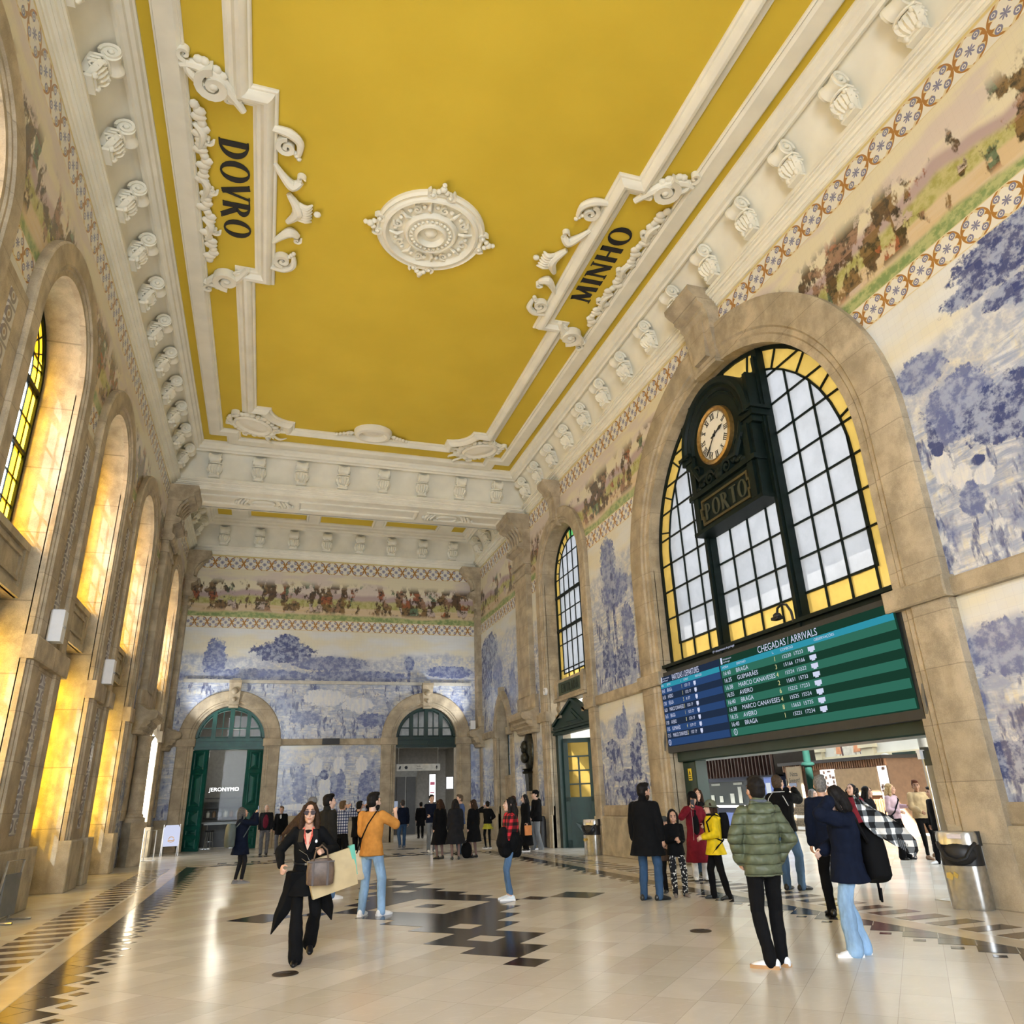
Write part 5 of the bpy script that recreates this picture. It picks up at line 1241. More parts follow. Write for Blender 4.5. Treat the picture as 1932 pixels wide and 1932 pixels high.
# brown slatted kiosk with a closed shutter
t = thing('kiosk', 'brown slatted kiosk with a closed tan shutter across the concourse', 'kiosk', (22, 26.4, 0))
b = MB(); b.box(.1,2.4,-3.1,2.9,0,2.65); b.build('body', plain('kiosk_body', (.14,.075,.04), .6), t, 0); b = MB(); b.box(-.2,2.6,-3.2,3.0,2.62,2.74); b.build('roof', SLD, t, 0)
b = MB()
for k in range(48): y = -3.1+k*.127; b.box(0,.1,y,y+.075,2.36,2.62)
for k in range(6): y = 1.9+k*.16; b.box(0,.1,y,y+.09,0,2.36)
for k in range(18): y = -3.1+k*.127; b.box(0,.1,y,y+.075,0,1.2)
b.build('slats', SL, t, 0)
b = MB(); b.box(-.02,.06,-2.6,-.35,1.34,2.34); b.build('shutter', KB, t, 0)
b = MB(); b.box(.02,.09,-.3,.55,1.0,2.36); b.box(.02,.09,-3.05,-2.65,1.1,2.36); b.build('lit_cabinet', emit('cabinet_glow', (1,.93,.85), 1.6), t, 0)
rnd = random.Random(9); b = MB()
for k in range(26): y, z = -.3+.8*rnd.random(), 1.05+1.2*rnd.random(); b.box(-.01,.02,y,y+.05+.12*rnd.random(),z,z+.05+.1*rnd.random())
for k in range(8): y, z = -3.05+.3*rnd.random(), 1.15+1.1*rnd.random(); b.box(-.01,.02,y,y+.08,z,z+.1)
b.build('goods', plain('goods_mixed', (.25,.16,.13), .6, var=.6, scale=8), t, 0)
t = thing('standing_banner', 'tall brown cardboard banner with black lettering in front of the kiosk', 'banner', (21.7, 28.2, 0)); b = MB(); b.box(-.03,.03,-.48,.48,0,2.56); b.build('board', CARD, t, 0)
b = MB(); m = lambda u, v, d: (-.032-d, -u, v)
for tx, z, s_ in (('Nata', 2.25, .26), ('Sweet?', 2.0, .26), ('É MELHOR', .98, .15), ('DOCE ONLY', .83, .15), ('EM TEMPO', .70, .15), ('THE WORLD', .36, .15), ('NEEDS MORE', .25, .13)): text_mesh(b, tx, s_, lambda u, v, d, z=z: (-.034-d, -u, z+v))
b.build('lettering', BLACK, t, 0)
b = MB()
for z in (.56, .12): b.box(-.036,-.032,-.28,.28,z-.06,z+.06)
b.build('white_patch', WHITE, t, 0)
b = MB(); b.lathe([(.14,0),(.14,4.6),(.2,4.7),(.3,4.9)], 16); b.lathe([(.22,2.48),(.26,2.52),(.26,2.58),(.2,2.62)], 16); o = b.build('iron_column', plain('column_green', (.003,.018,.013), .8, spec=.1), None, 40); o.location = (20.4, 25.6, 0); tag(o, 'slim green iron column in front of the slatted kiosk', 'column')
o = MB().lathe([(.10,0),(.10,4.6)], 12).build('lamp_column', plain('column_grey', (.35,.34,.30), .5), None, 40); o.location = (15.5, 15.05, 0); tag(o, 'slim grey column in the concourse just beyond the big pier', 'column')
t = thing('round_sign', 'round white sign with a green leaf emblem by the concourse facade', 'sign', (25.0, 26.4, 2.62)); b = MB(); b.lathe([(.001,-.06),(.32,-.06),(.34,0),(.34,.06)], 28, 'x'); b.build('disc', WHITE, t, 30); b = MB(); b.ball((-.07,0,.05), (.02,.10,.09), 10, 6); b.ball((-.07,.05,-.05), (.02,.07,.06), 10, 6); b.ball((-.07,-.06,-.04), (.02,.06,.06), 10, 6); b.box(-.08,-.06,-.01,.01,-.16,-.05); b.build('emblem', plain('emblem_green', (.05,.35,.10), .5), t, 0); b = MB(); b.tube([(.06,0,.0),(.9,0,.0)], .02, 6); b.build('arm', BLACK, t, 0)
t = thing('advert_poster', 'large poster of pale orange chairs on the concourse facade', 'poster', (25.92, 29.4, 3.5)); b = MB(); b.box(-.04,.0,-1.05,1.05,-.65,.62); b.build('sheet', plain('poster_white', (.72,.68,.60), .6, var=.12), t, 0); b = MB()
m = lambda u, v, d: (-.045-d, -u, v)
b.poly([(-.45,-.05),(.5,.05),(.62,.32),(-.35,.3)], m, 0, .004); b.poly([(.25,-.35),(.72,-.32),(.78,.1),(.35,.05)], m, 0, .006); b.poly([(-.9,-.35),(-.55,-.38),(-.5,-.05),(-.85,-.02)], m, 0, .004); b.build('chairs_print', plain('print_orange', (.75,.33,.17), .6), t, 0)
b = MB()
for p in ([(-.5,-.6),(-.42,-.6),(-.46,.5),(-.6,.5)], [(-.75,-.6),(-.72,-.6),(-.6,-.35),(-.63,-.35)], [(.35,-.58),(.38,-.58),(.42,-.35),(.39,-.35)], [(.7,-.58),(.73,-.58),(.68,-.33),(.65,-.33)], [(-.6,.2),(-.35,.2),(-.4,.55),(-.6,.55)]): b.poly(p, m, 0, .008)
b.build('dark_print', plain('print_dark', (.12,.05,.05), .6), t, 0)
t = thing('roll_banner', 'mauve standing banner with pale lines in front of the concourse door', 'banner', (25.0, 25.9, 0)); b = MB(); b.box(-.02,.02,-.5,.5,.1,2.2); b.build('sheet', plain('banner_mauve', (.42,.30,.34), .6), t, 0); b = MB()
for z in (1.3,1.45,1.6,1.8,1.95): b.box(-.03,-.02,-.38,.38,z,z+.05)
b.build('print', plain('banner_pale', (.7,.64,.64), .6), t, 0); b = MB(); b.box(-.12,.12,-.52,.52,0,.1); b.build('base', GREY, t, 0)
# ------------------------------------------------------------------ people
FUSE = []          # objects whose overlapping volumes are merged into one surface at the end
def fused(mb, name, mat, parent, vox, smooth=4, fold=0.0, fsize=.16):
    me = bpy.data.meshes.new(name); me.from_pydata(mb.v, [], mb.f); me.materials.append(mat)
    o = bpy.data.objects.new(name, me); COL.objects.link(o); o.parent = parent
    r = o.modifiers.new('r', 'REMESH'); r.mode = 'VOXEL'; r.voxel_size = vox
    s = o.modifiers.new('s', 'SMOOTH'); s.factor = .5; s.iterations = smooth
    if fold:
        t = bpy.data.textures.get('fold%g' % fsize)
        if not t: t = bpy.data.textures.new('fold%g' % fsize, 'CLOUDS'); t.noise_scale = fsize; t.noise_depth = 2
        d = o.modifiers.new('d', 'DISPLACE'); d.texture = t; d.texture_coords = 'GLOBAL'; d.strength = fold; d.mid_level = .5
        s = o.modifiers.new('s2', 'SMOOTH'); s.factor = .5; s.iterations = 1
    FUSE.append(o); return o
def bake_fused():
    dg = bpy.context.evaluated_depsgraph_get(); dg.update()
    out = [(o, bpy.data.meshes.new_from_object(o.evaluated_get(dg), preserve_all_data_layers=False, depsgraph=dg)) for o in FUSE]
    for o, me in out:
        old = o.data; m = old.materials[0]; o.modifiers.clear(); o.data = me
        if not me.materials: me.materials.append(m)
        else: me.materials[0] = m
        me.polygons.foreach_set('use_smooth', [True]*len(me.polygons)); me.name = o.name
        bpy.data.meshes.remove(old)
def cap(mb, a, b, ra, rb, n=10):
    """tapered capsule"""
    a, b = Vector(a), Vector(b); t = b-a
    if t.length < 1e-6: t = Vector((0,0,1e-5))
    t.normalize(); u = t.cross(Vector((0,0,1)) if abs(t.z) < .9 else Vector((1,0,0))).normalized(); v = u.cross(t)
    R = []
    for s in (-.95, -.7, -.35): k = math.sqrt(1-s*s); R.append([a+t*(s*ra)+(u*cos(q)+v*sin(q))*ra*k for q in (2*PI*i/n for i in range(n))])
    for s in (.0, .35, .7, .95): k = math.sqrt(1-s*s); R.append([b+t*(s*rb)+(u*cos(q)+v*sin(q))*rb*k for q in (2*PI*i/n for i in range(n))])
    mb.loft(R)
def limb(mb, pts, rs, n=10):
    for i in range(len(pts)-1): cap(mb, pts[i], pts[i+1], rs[i], rs[i+1], n)
def ell(mb, c, r, n=14, m=10): mb.ball(tuple(c), r, n, m)
def ik(a, t, l1, l2, hint):
    a, t = Vector(a), Vector(t); d = t-a; L = min(max(d.length, .05), (l1+l2)*.999)
    d.normalize(); t = a+d*L
    x = (l1*l1-l2*l2+L*L)/(2*L); h = math.sqrt(max(l1*l1-x*x, 0))
    k = Vector(hint)-d*Vector(hint).dot(d)
    if k.length < 1e-5: k = Vector((0,-1,0))
    return a+d*x+k.normalized()*h, t
SKIN = {'a': (.56,.33,.23), 'b': (.48,.27,.18), 'c': (.32,.17,.10), 'd': (.10,.05,.03), 'p': (.62,.40,.30)}
def skin(k): return plain('skin_'+k, SKIN[k], .5, var=.06, scale=25)
def cloth(name, c, rough=.85, var=.16, scale=9): return plain('cloth_'+name, c, rough, var=var, scale=scale, spec=.12)
def pattern(name, fn, rough=.85):
    if name in MATS: return MATS[name]
    g = G(name); x, y, z = g.obj(); MATS[name] = g.bsdf(fn(g, x, y, z), rough, spec=.25); return MATS[name]
def checks(c0, c1, c2, s, n):
    def fn(g, x, y, z):
        u, v = g.gt(g.fr((x+y*.6)/s), .5), g.gt(g.fr(z/s), .5)
        return g.mix(g.m('MULTIPLY', u, v), g.mix(g.mx(u, v), c0, c1), c2)
    return pattern(n, fn)
def jeans(n, c):
    def fn(g, x, y, z):
        a = g.noise(g.vec(x, y, z*.35), 6, 4, .6); b = g.noise(g.vec(x, y, z), 60, 2)
        col = g.mix(g.step(a, .3, .72), tuple(v*.72 for v in c), tuple(min(1, v*1.35) for v in c)); return g.mix(b*.2, col, tuple(v*.6 for v in c))
    return pattern('denim_'+n, fn)
def puffer(n, c):
    g = G('puffer_'+n); x, y, z = g.obj(); w = g.ab(g.m('SINE', z*PI/.095+g.noise(g.vec(x, y, z), 5, 2)*1.2)); f = g.noise(g.vec(x, y, z), 14, 4)
    col = g.mix(g.step(f, .3, .7), tuple(v*.8 for v in c), tuple(v*1.15 for v in c)); col = g.mix(g.lt(w, .10)*.6, col, tuple(v*.4 for v in c))
    return g.bsdf(col, .5, bump=g.bump(g.pw(w, .5)+f*.35, .8, .03), spec=.35)

def person(label, loc, face, H, skin_k='a', female=False, vox=.012, lean=0, bend=(0,0), head=(0,0), R=None, L=None, Rel=None, Lel=None,
           feet=None, top=None, legs=None, hair=None, shoes=None, grip=(.5,.5), extras=None, bulk=1.0, group=None, hs=1.07):
    """reference body 1.75 m tall facing +y; everything below is in metres of that body"""
    s = H/1.75; P = thing('person', label, 'person', (loc[0], loc[1], 0), math.radians(-face), group); P.scale = (s, s, s)
    W = 1.0 if not female else .88
    Tm = Matrix.Translation((0, 0, .93)) @ Euler((-math.radians(lean), math.radians(bend[0]), math.radians(bend[1]))).to_matrix().to_4x4() @ Matrix.Translation((0, 0, -.93))
    def T(p):
        p = Vector(p); f = min(max((p.z-.88)/.18, 0), 1)
        return p.lerp(Tm @ p, f)
    sh = {'R': T((.175*W, -.01, 1.43)), 'L': T((-.175*W, -.01, 1.43))}
    tg = {'R': R or (.235*W+.01, .03, .86), 'L': L or (-.235*W-.01, .03, .86)}
    hint = {'R': Rel or (.5, -1, -.5), 'L': Lel or (-.5, -1, -.5)}
    el, wr = {}, {}
    for k in 'RL': el[k], wr[k] = ik(sh[k], tg[k], .285, .255, hint[k])
    ft = feet or {'R': (.10, 0, 8, 0), 'L': (-.10, 0, -8, 0)}
    hip = {'R': Vector((.09, 0, .93)), 'L': Vector((-.09, 0, .93))}
    an, kn = {}, {}
    for k in 'RL':
        x, y, hd, lift = ft[k]; kn[k], an[k] = ik(hip[k], (x, y, .09+lift), .43, .425, (.25 if k == 'R' else -.25, 1, 0))
    # head frame
    hb = T((0, .0, 1.50)); Hm = Matrix.Translation(hb) @ Euler((math.radians(head[1]-lean*.3), 0, math.radians(-head[0]))).to_matrix().to_4x4() @ Matrix.Translation((0, .015, .135)) @ Matrix.Scale(hs, 4)
    hp = lambda x, y, z: Hm @ Vector((x, y, z))
    f = 1.0 if not female else .95
    # ---- body: one surface
    b = MB()
    def eh(c, r):
        n0 = len(b.v); b.ball(c, r, 16, 12); b.v[n0:] = [tuple(Hm @ Vector(p)) for p in b.v[n0:]]
    eh((0,-.012,.025), (.075*f,.094*f,.098)); eh((0,.028,-.035), (.061*f,.064,.082)); eh((0,.062,-.095), (.027,.026,.022)); eh((0,.05,.0), (.064*f,.045,.05))
    cap(b, hp(0,.088,.015), hp(0,.112,-.026), .009, .0145); 
    for q in (-1, 1): eh((q*.078*f,-.008,-.012), (.011,.020,.031)); eh((q*.036,.078,-.03), (.022,.018,.020)); eh((q*.03,.084,.033), (.026,.013,.010))
    eh((0,.092,-.060), (.022,.012,.012))
    cap(b, hp(0,-.03,-.05), T((0,-.02,1.45)), .052*f, .062*f)
    rings = []
    for z, rx, ry in ((.86,.15,.10),(.95,.155,.11),(1.06,.14,.095),(1.2,.15,.105),(1.34,.165,.10),(1.43,.15,.085),(1.48,.07,.055)):
        rings.append([T((rx*W*cos(a), ry*sin(a), z)) for a in (2*PI*i/16 for i in range(16))])
    b.loft(rings)
    rmin = vox*.95
    for k in 'RL':
        q = 1 if k == 'R' else -1
        limb(b, [sh[k], el[k], wr[k]], [.046*W, .038*W, .026]); limb(b, [hip[k], kn[k], an[k]], [.082*W, .052*W, .036])
        x, y, hd, lift = ft[k]; hd = math.radians(hd); fd = Vector((sin(hd), cos(hd), -.15-lift*1.2)).normalized(); cap(b, an[k], an[k]+fd*.05+Vector((0,0,-.05)), .030, .022)
        # hand
        d = (wr[k]-el[k]).normalized(); g_ = grip[0 if k == 'R' else 1]
        hang = d.z < -.75
        pn = Vector((-q, .25, 0)) if hang else Vector((-q*.55, .1, -.3) if d.z < .5 else (-q*.2, 1, 0)); pn = (pn-d*pn.dot(d)).normalized()
        sd = Vector((0, 1, 0)) if hang else Vector((-q, 0, .55)); sd = (sd-d*sd.dot(d)-pn*sd.dot(pn))
        sd = sd.normalized() if sd.length > .1 else pn.cross(d).normalized()
        w0 = wr[k]
        for t in (-.024, -.008, .008, .024): cap(b, w0+d*.012+sd*t*.7, w0+d*.085+sd*t*1.15, .016, .0135, 8)
        for t, l in ((.031,.066),(.0105,.076),(-.0105,.070),(-.031,.054)):
            p0 = w0+d*.088+sd*t; p1 = p0+(d*cos(g_)+pn*sin(g_))*l*.42; p2 = p1+(d*cos(g_*2.1)+pn*sin(g_*2.1))*l*.34; p3 = p2+(d*cos(g_*3)+pn*sin(g_*3))*l*.26
            limb(b, [p0, p1, p2, p3], [max(.0095, rmin*.8), max(.009, rmin*.75), max(.0082, rmin*.7), max(.0072, rmin*.65)], 8)
        p0 = w0+d*.022+sd*.028+pn*.008; p1 = p0+(d*.55+sd*.75+pn*.35).normalized()*.045; p2 = p1+(d*.85+sd*.25+pn*.45).normalized()*.034
        limb(b, [p0, p1, p2], [.0155, max(.0115, rmin*.75), max(.009, rmin*.65)], 8)
    body = fused(b, 'body', skin(skin_k), P, vox, 3)
    # ---- face
    dark = plain('eye_dark', (.02,.014,.01), .3)
    e = MB(); n0 = 0
    for q in (-1, 1): e.ball((q*.031, .0875, .012), (.0135,.0075,.0065), 10, 6)
    e.v = [tuple(Hm @ Vector(p)) for p in e.v]; e.build('eyes', dark, P, 60)
    hc = (hair or {}).get('c', (.02,.014,.01)); hm = cloth('hair_%.3f_%.3f' % hc[:2], hc, .6, .3, 40)
    e = MB()
    for q in (-1, 1): e.tube([(q*.014,.094,.033),(q*.032,.094,.040),(q*.052,.082,.035)], [.004,.0055,.003], 6)
    e.v = [tuple(Hm @ Vector(p)) for p in e.v]; e.build('eyebrows', hm, P, 60)
    e = MB(); e.tube([(-.024,.088,-.061),(-.008,.1015,-.0595),(0,.1025,-.0605),(.008,.1015,-.0595),(.024,.088,-.061)], [.002,.0055,.0055,.0055,.002], 6)
    e.v = [tuple(Hm @ Vector(p)) for p in e.v]; e.build('lips', plain('lips_'+skin_k, tuple(v*t for v, t in zip(SKIN[skin_k], (.8,.5,.5))), .45), P, 60)
    # ---- hair
    if hair:
        b = MB(); st = hair.get('s', 'short')
        def hh(c, r):
            n0 = len(b.v); b.ball(c, r, 16, 12); b.v[n0:] = [tuple(Hm @ Vector(p)) for p in b.v[n0:]]
        def strand(pts, rs): limb(b, [hp(*p) for p in pts], rs, 8)
        k = .9 if st == 'thin' else 1
        hh((0,-.028,.045), (.083*f,.096*f*k+.002,.090)); hh((0,-.045,-.005), (.078*f,.075,.085))
        if st in ('short', 'thin'):
            for q in (-1, 1): hh((q*.068,-.005,.02), (.014,.03,.04))
            if st == 'short': hh((0,.045,.100), (.058,.045,.028)); hh((.02,.02,.115), (.06,.06,.025))
        if st == 'bun': hh((0,-.12,.06), (.045,.04,.045))
        if st == 'bob':
            for q in (-1, 1): strand([(q*.07,.02,.06),(q*.088,.0,-.05),(q*.085,-.01,-.12)], [.03,.034,.028])
            strand([(0,-.08,.0),(0,-.085,-.12)], [.075,.07])
        if st in ('long', 'blown'):
            ln = hair.get('l', .28)
            for q in (-1, 1): strand([(q*.062,.045,.075),(q*.084,.015,.0),(q*.095,-.005,-.12),(q*.10,-.02,-ln)], [.025,.032,.040,.022])
            for x in (-.055, 0, .055): strand([(x,-.07,.0),(x*1.3,-.095,-.12),(x*1.6,-.10,-ln-.04)], [.05,.055,.030])
            if st == 'blown':
                for i in range(7): strand([(.07,-.02,.02-.02*i),(.14+.012*i,-.06,-.05-.03*i),(.24+.02*(i % 3),-.09,-.14-.035*i),(.30+.03*(i % 2),-.11,-.21-.035*i)], [.035,.034,.020,.006])
        if st == 'curly':
            rr = random.Random(4)
            for i in range(46):
                a = rr.random()*2*PI; z = -.20+.28*rr.random(); hh((.105*cos(a)*(1 if z < .05 else .7), -.03+.085*sin(a)*(1 if sin(a) < .2 else .35), z), (.035,.035,.04))
        fused(b, 'hair', hm, P, max(vox*.8, .008), 2, .012, .05)
    H_ = dict(P=P, T=T, hp=hp, Hm=Hm, sh=sh, el=el, wr=wr, an=an, kn=kn, hip=hip, s=s, vox=vox, W=W, body=body)
    # ---- trousers
    if legs:
        st = legs.get('s', 'straight'); b = MB(); m = legs['m']
        if st == 'skirt':
            z1, fl = legs.get('z', .55), legs.get('f', .06)
            b.loft([[Vector((rx*cos(a), ry*sin(a), z)) for a in (2*PI*i/18 for i in range(18))] for z, rx, ry in ((1.06,.150*W,.105),(.95,.172*W,.125),(.80,.18*W+fl*.4,.14),(z1,.18*W+fl,.145+fl*.6))])
            fused(b, 'skirt', m, P, vox, 2, .02)
            if legs.get('t'):
                b = MB()
                for k in 'RL': limb(b, [hip[k], kn[k], kn[k].lerp(an[k], .35), an[k]], [.086*W,.056,.052,.036]); 
                fused(b, 'tights', legs['t'], P, vox, 2)
        else:
            r = {'straight': (.100,.075,.070,.062), 'slim': (.092,.062,.052,.043), 'wide': (.105,.094,.100,.108), 'flare': (.098,.072,.085,.100), 'baggy': (.108,.092,.088,.085)}[st]
            b.loft([[Vector((rx*cos(a), ry*sin(a), z)) for a in (2*PI*i/16 for i in range(16))] for z, rx, ry in ((1.07,.150*W,.105),(.97,.168*W,.122),(.86,.165*W,.118),(.80,.10,.09))])
            for k in 'RL':
                end = an[k]+Vector((0, 0, -.035 if st != 'slim' else .03)); mid = kn[k].lerp(end, .5)
                limb(b, [hip[k]+Vector((0,0,-.03)), kn[k], mid, end], [v*(W if v > .09 else 1) for v in r], 12)
            fused(b, 'trousers', m, P, vox, 3, legs.get('fold', .022))
    # ---- shoes, each on its own
    if shoes:
        for k in 'RL':
            x, y, hd, lift = ft[k]; a = math.radians(hd); b = MB(); so = MB()
            Mf = Matrix.Translation((an[k].x, an[k].y, lift)) @ Matrix.Rotation(-a, 4, 'Z') @ Matrix.Rotation(-min(lift*3.2, 1.0), 4, 'X')
            sz = 1.0 if not female else .9
            def sec(y0, w, h, z0=0.0): return [(w*sz*cos(t)*(1 if sin(t) > -.2 else .92), y0*sz, z0+max(h*.42+h*.58*sin(t)*(1 if sin(t) > 0 else .72), 0)) for t in (2*PI*i/14 for i in range(14))]
            b.at(Mf); hgt = .105 if shoes.get('s') != 'boot' else .20
            b.loft([sec(-.085,.020,.05,.01), sec(-.075,.034,.08), sec(-.04,.040,hgt), sec(.02,.040,hgt*.95 if hgt < .15 else .12), sec(.07,.043,.078), sec(.12,.047,.062), sec(.16,.045,.052), sec(.19,.032,.040), sec(.20,.014,.025,.006)])
            if hgt > .15: b.loft([[(.042*cos(t), -.035+.048*sin(t), z) for t in (2*PI*i/12 for i in range(12))] for z in (.08, .19)])
            o = b.build('shoe', shoes['m'], P, 60)
            if shoes.get('sole'):
                so.at(Mf); so.loft([[(p[0]*q*1.06, p[1]*1.02*q, z) for p in [(.034,-.08),(.041,-.04),(.040,.03),(.047,.10),(.046,.16),(.03,.20),(-.03,.20),(-.046,.16),(-.047,.10),(-.040,.03),(-.041,-.04),(-.034,-.08)]] for z, q in ((.0,1.0),(.032,1.0))]); so.build('sole', shoes['sole'], o, 40)
    # ---- upper garment
    for gi, gm in enumerate([top] if isinstance(top, dict) else (top or [])):
        b = MB(); z0 = gm.get('z', .88); fl = gm.get('f', .01); th = gm.get('t', .018)*bulk; m = gm['m']; open_ = gm.get('open')
        prof = ([(1.49,.085*W,.07)] if not gm.get('vneck') else [])+[(1.455,.140*W,.090),(1.40,.172*W,.108),(1.30,.170*W,.120),(1.18,.158*W,.115),(1.06,.150*W,.108),(.95,.165*W,.12)]
        if female: prof[3] = (1.30,.168*W,.130)
        pr = [(z, rx+th, ry+th) for z, rx, ry in prof if z > z0+.02]
        zl, lx, ly = pr[-1]
        for q in (.35, .7, 1): pr.append((zl-(zl-z0)*q, lx+fl*q, ly+fl*q))
        b.loft([[T((rx*cos(a), ry*sin(a)-.01, z)) for a in (2*PI*i/20 for i in range(20))] for z, rx, ry in pr])
        sl = gm.get('sl', 1.0)
        for k in 'RL':
            A, B, C = sh[k]+Vector((0,0,-th*.55)), el[k], wr[k]
            cr = gm.get('cuff', .036)
            if sl >= 1: limb(b, [A, A.lerp(B, .5), B, B.lerp(C, .55), C-(C-B).normalized()*.01], [.064*W+th*.55, .052*W+th*.75, .048*W+th*.8, .043*W+th*.7, cr+th*.4], 12)
            elif sl > 0:
                e = A.lerp(B, .9 if sl >= .5 else sl*1.9); limb(b, [A, A.lerp(e, .5), e], [.066*W+th*.9, .062*W+th, .060*W+th], 12)
        if gm.get('collar'): cap(b, T((0,-.03,1.46)), T((0,-.035,1.525)), .078*W, .072*W)
        if gm.get('hood'):
            for t in (-1, -.5, 0, .5, 1): cap(b, T((t*.10,-.115-.02*(1-abs(t)),1.44-.05*(1-t*t))), T((t*.085,-.085,1.50)), .045, .036)
        if gm.get('hoodup'):
            n0 = len(b.v); b.ball((0,-.03,.02), (.105,.105,.125), 16, 12); b.v[n0:] = [tuple(Hm @ Vector(p)) for p in b.v[n0:]]; cap(b, hp(0,-.05,-.08), T((0,-.02,1.44)), .09, .12)
        o = fused(b, gm.get('n', 'jacket'), m, P, max(vox, .011), gm.get('sm', 3), gm.get('fold', .024), gm.get('fs', .16))
        H_['top'+('' if gi == 0 else str(gi))] = o
    if extras: extras(H_)
    return H_
def world_of(h, p):
    return h['P'].matrix_basis @ Vector(p)
def along(h, pts, r, name, mat, n=8):
    b = MB(); b.tube(pts, r, n); return b.build(name, mat, h['P'], 60)
def phone(h, k, label, col=(.01,.01,.012), flat=False, lift=.06, fwd=.03):
    """a phone held in hand k, a thing of its own; broad side towards the holder's face"""
    w = h['wr'][k]; d = (w-h['el'][k]).normalized(); p = world_of(h, w+d*.105+Vector((0, fwd, lift*.4))); s = h['s']
    t = thing('phone', label, 'phone', p, h['P'].rotation_euler.z)
    b = MB(); e = .006
    b.loft([[(-.036,-.003,-.074),(.036,-.003,-.074),(.036,-.003,.074),(-.036,-.003,.074)], [(-.038,0,-.076),(.038,0,-.076),(.038,0,.076),(-.038,0,.076)], [(-.036,.005,-.074),(.036,.005,-.074),(.036,.005,.074),(-.036,.005,.074)]])
    if flat: b.v = [(z, y, x) for x, y, z in b.v]
    b.build('case', plain('phone_case_%.2f' % col[0], col, .3), t, 0)
    b = MB(); b.cbox((0,-.004,0), (.066,.001,.14) if not flat else (.14,.001,.066)); b.build('screen', emit('phone_glow', (.35,.4,.5), .8), t, 0)
    b = MB(); b.cbox((-.018,.006,.052) if not flat else (.052,.006,-.018), (.026,.002,.026)); b.build('lens', BLACK, t, 0)
    return t
def hang_bag(name, label, cat, h, pts_body, size, mat, local, rz=0, strap=None, strap_r=.009, round_=True, strap_mat=None, tilt=0):
    p = world_of(h, local); t = thing(name, label, cat, p, h['P'].rotation_euler.z+rz)
    b = MB(); w, d, z = size
    R = []
    for q, k in ((0,.80),(.06,.98),(.5,1.04),(.85,.96),(1,.7)): R.append([(math.copysign(abs(cos(a))**.6, cos(a))*w/2*k, math.copysign(abs(sin(a))**.6, sin(a))*d/2*k, z*q) for a in (2*PI*i/18 for i in range(18))])
    if tilt:
        M_ = Matrix.Rotation(tilt, 4, 'Y'); R = [[M_ @ Vector(v) for v in r] for r in R]
    b.loft(R); b.build('body', mat, t, 50)
    if strap:
        inv = (Matrix.Translation(p) @ Matrix.Rotation(h['P'].rotation_euler.z+rz, 4, 'Z')).inverted()
        for st in strap: b = MB(); b.tube([inv @ world_of(h, v) for v in st], strap_r, 6); b.build('strap', strap_mat or mat, t, 50)
    return t
N, F_ = .0085, .0125       # voxel size for people near and far
BLK = cloth('black', (.0045,.0045,.005)); NAVY = cloth('navy', (.005,.008,.020)); CHAR = cloth('charcoal', (.014,.014,.016)); WSH = plain('white_shoe', (.75,.76,.78), .5, var=.05); BSH = plain('black_shoe', (.012,.012,.012), .35)
GUM = plain('gum_sole', (.42,.24,.11), .6); LEATHER = plain('black_leather', (.006,.006,.007), .45, spec=.25)
JB = jeans('mid', (.075,.145,.26)); JL = jeans('light', (.24,.38,.56)); JD = jeans('dark', (.03,.07,.14)); JG = jeans('grey', (.17,.18,.19)); GREYT = cloth('grey_trouser', (.12,.12,.13))
DK = (.010,.008,.007); BR = (.035,.018,.010); GY = (.16,.15,.14); WH = (.5,.48,.45); BL = (.42,.30,.15)
def patch(c, r, name, m):
    def f(h):
        b = MB(); b.ball((0,0,0), (1,1,1), 16, 10); b.v = [tuple(h['T'](Vector((c[0]+x*r[0], c[1]+y*r[1], c[2]+z*r[2])))) for x, y, z in b.v]; b.build(name, m, h['P'], 60)
    return f
def strap(pts, m, r=.012, name='strap'):
    def f(h):
        b = MB(); b.tube([h['T'](Vector(p)) for p in pts], r, 6); b.build(name, m, h['P'], 60)
    return f
def cap_hat(m, brim=True, wide=False, name='cap'):
    def f(h):
        b = MB(); R = []
        for z, k in ((.035,1.0),(.06,1.02),(.10,.93),(.130,.66),(.145,.25)): R.append([h['hp'](.092*k*cos(a), -.018+.108*k*sin(a), z) for a in (2*PI*i/20 for i in range(20))])
        b.loft(R)
        if wide: b.loft([[h['hp']((.15 if q else .09)*cos(a), -.018+(.16 if q else .106)*sin(a), .040-.028*q) for a in (2*PI*i/20 for i in range(20))] for q in (0, 1)], cap=False); b.loft([[h['hp']((.15 if q else .09)*cos(a), -.018+(.16 if q else .106)*sin(a), .034-.028*q) for a in (2*PI*i/20 for i in range(20))] for q in (0, 1)], cap=False)
        elif brim: b.loft([[h['hp'](x, y, z+q) for x, y, z in ((-.075,.06,.045),(-.065,.12,.035),(-.03,.165,.03),(.03,.165,.03),(.065,.12,.035),(.075,.06,.045))] for q in (0, .008)])
        b.build(name, m, h['P'], 50)
    return f
def beard(m):
    def f(h):
        b = MB()
        for c, r in (((0,.066,-.10),(.036,.030,.028)),((.048,.03,-.075),(.020,.045,.035)),((-.048,.03,-.075),(.020,.045,.035)),((0,.096,-.045),(.026,.010,.006))): 
            n0 = len(b.v); b.ball(c, r, 12, 8); b.v[n0:] = [tuple(h['Hm'] @ Vector(p)) for p in b.v[n0:]]
        fused(b, 'beard', m, h['P'], .008, 2)
    return f
def tie(*fs):
    def f(h):
        for q in fs: q(h)
    return f
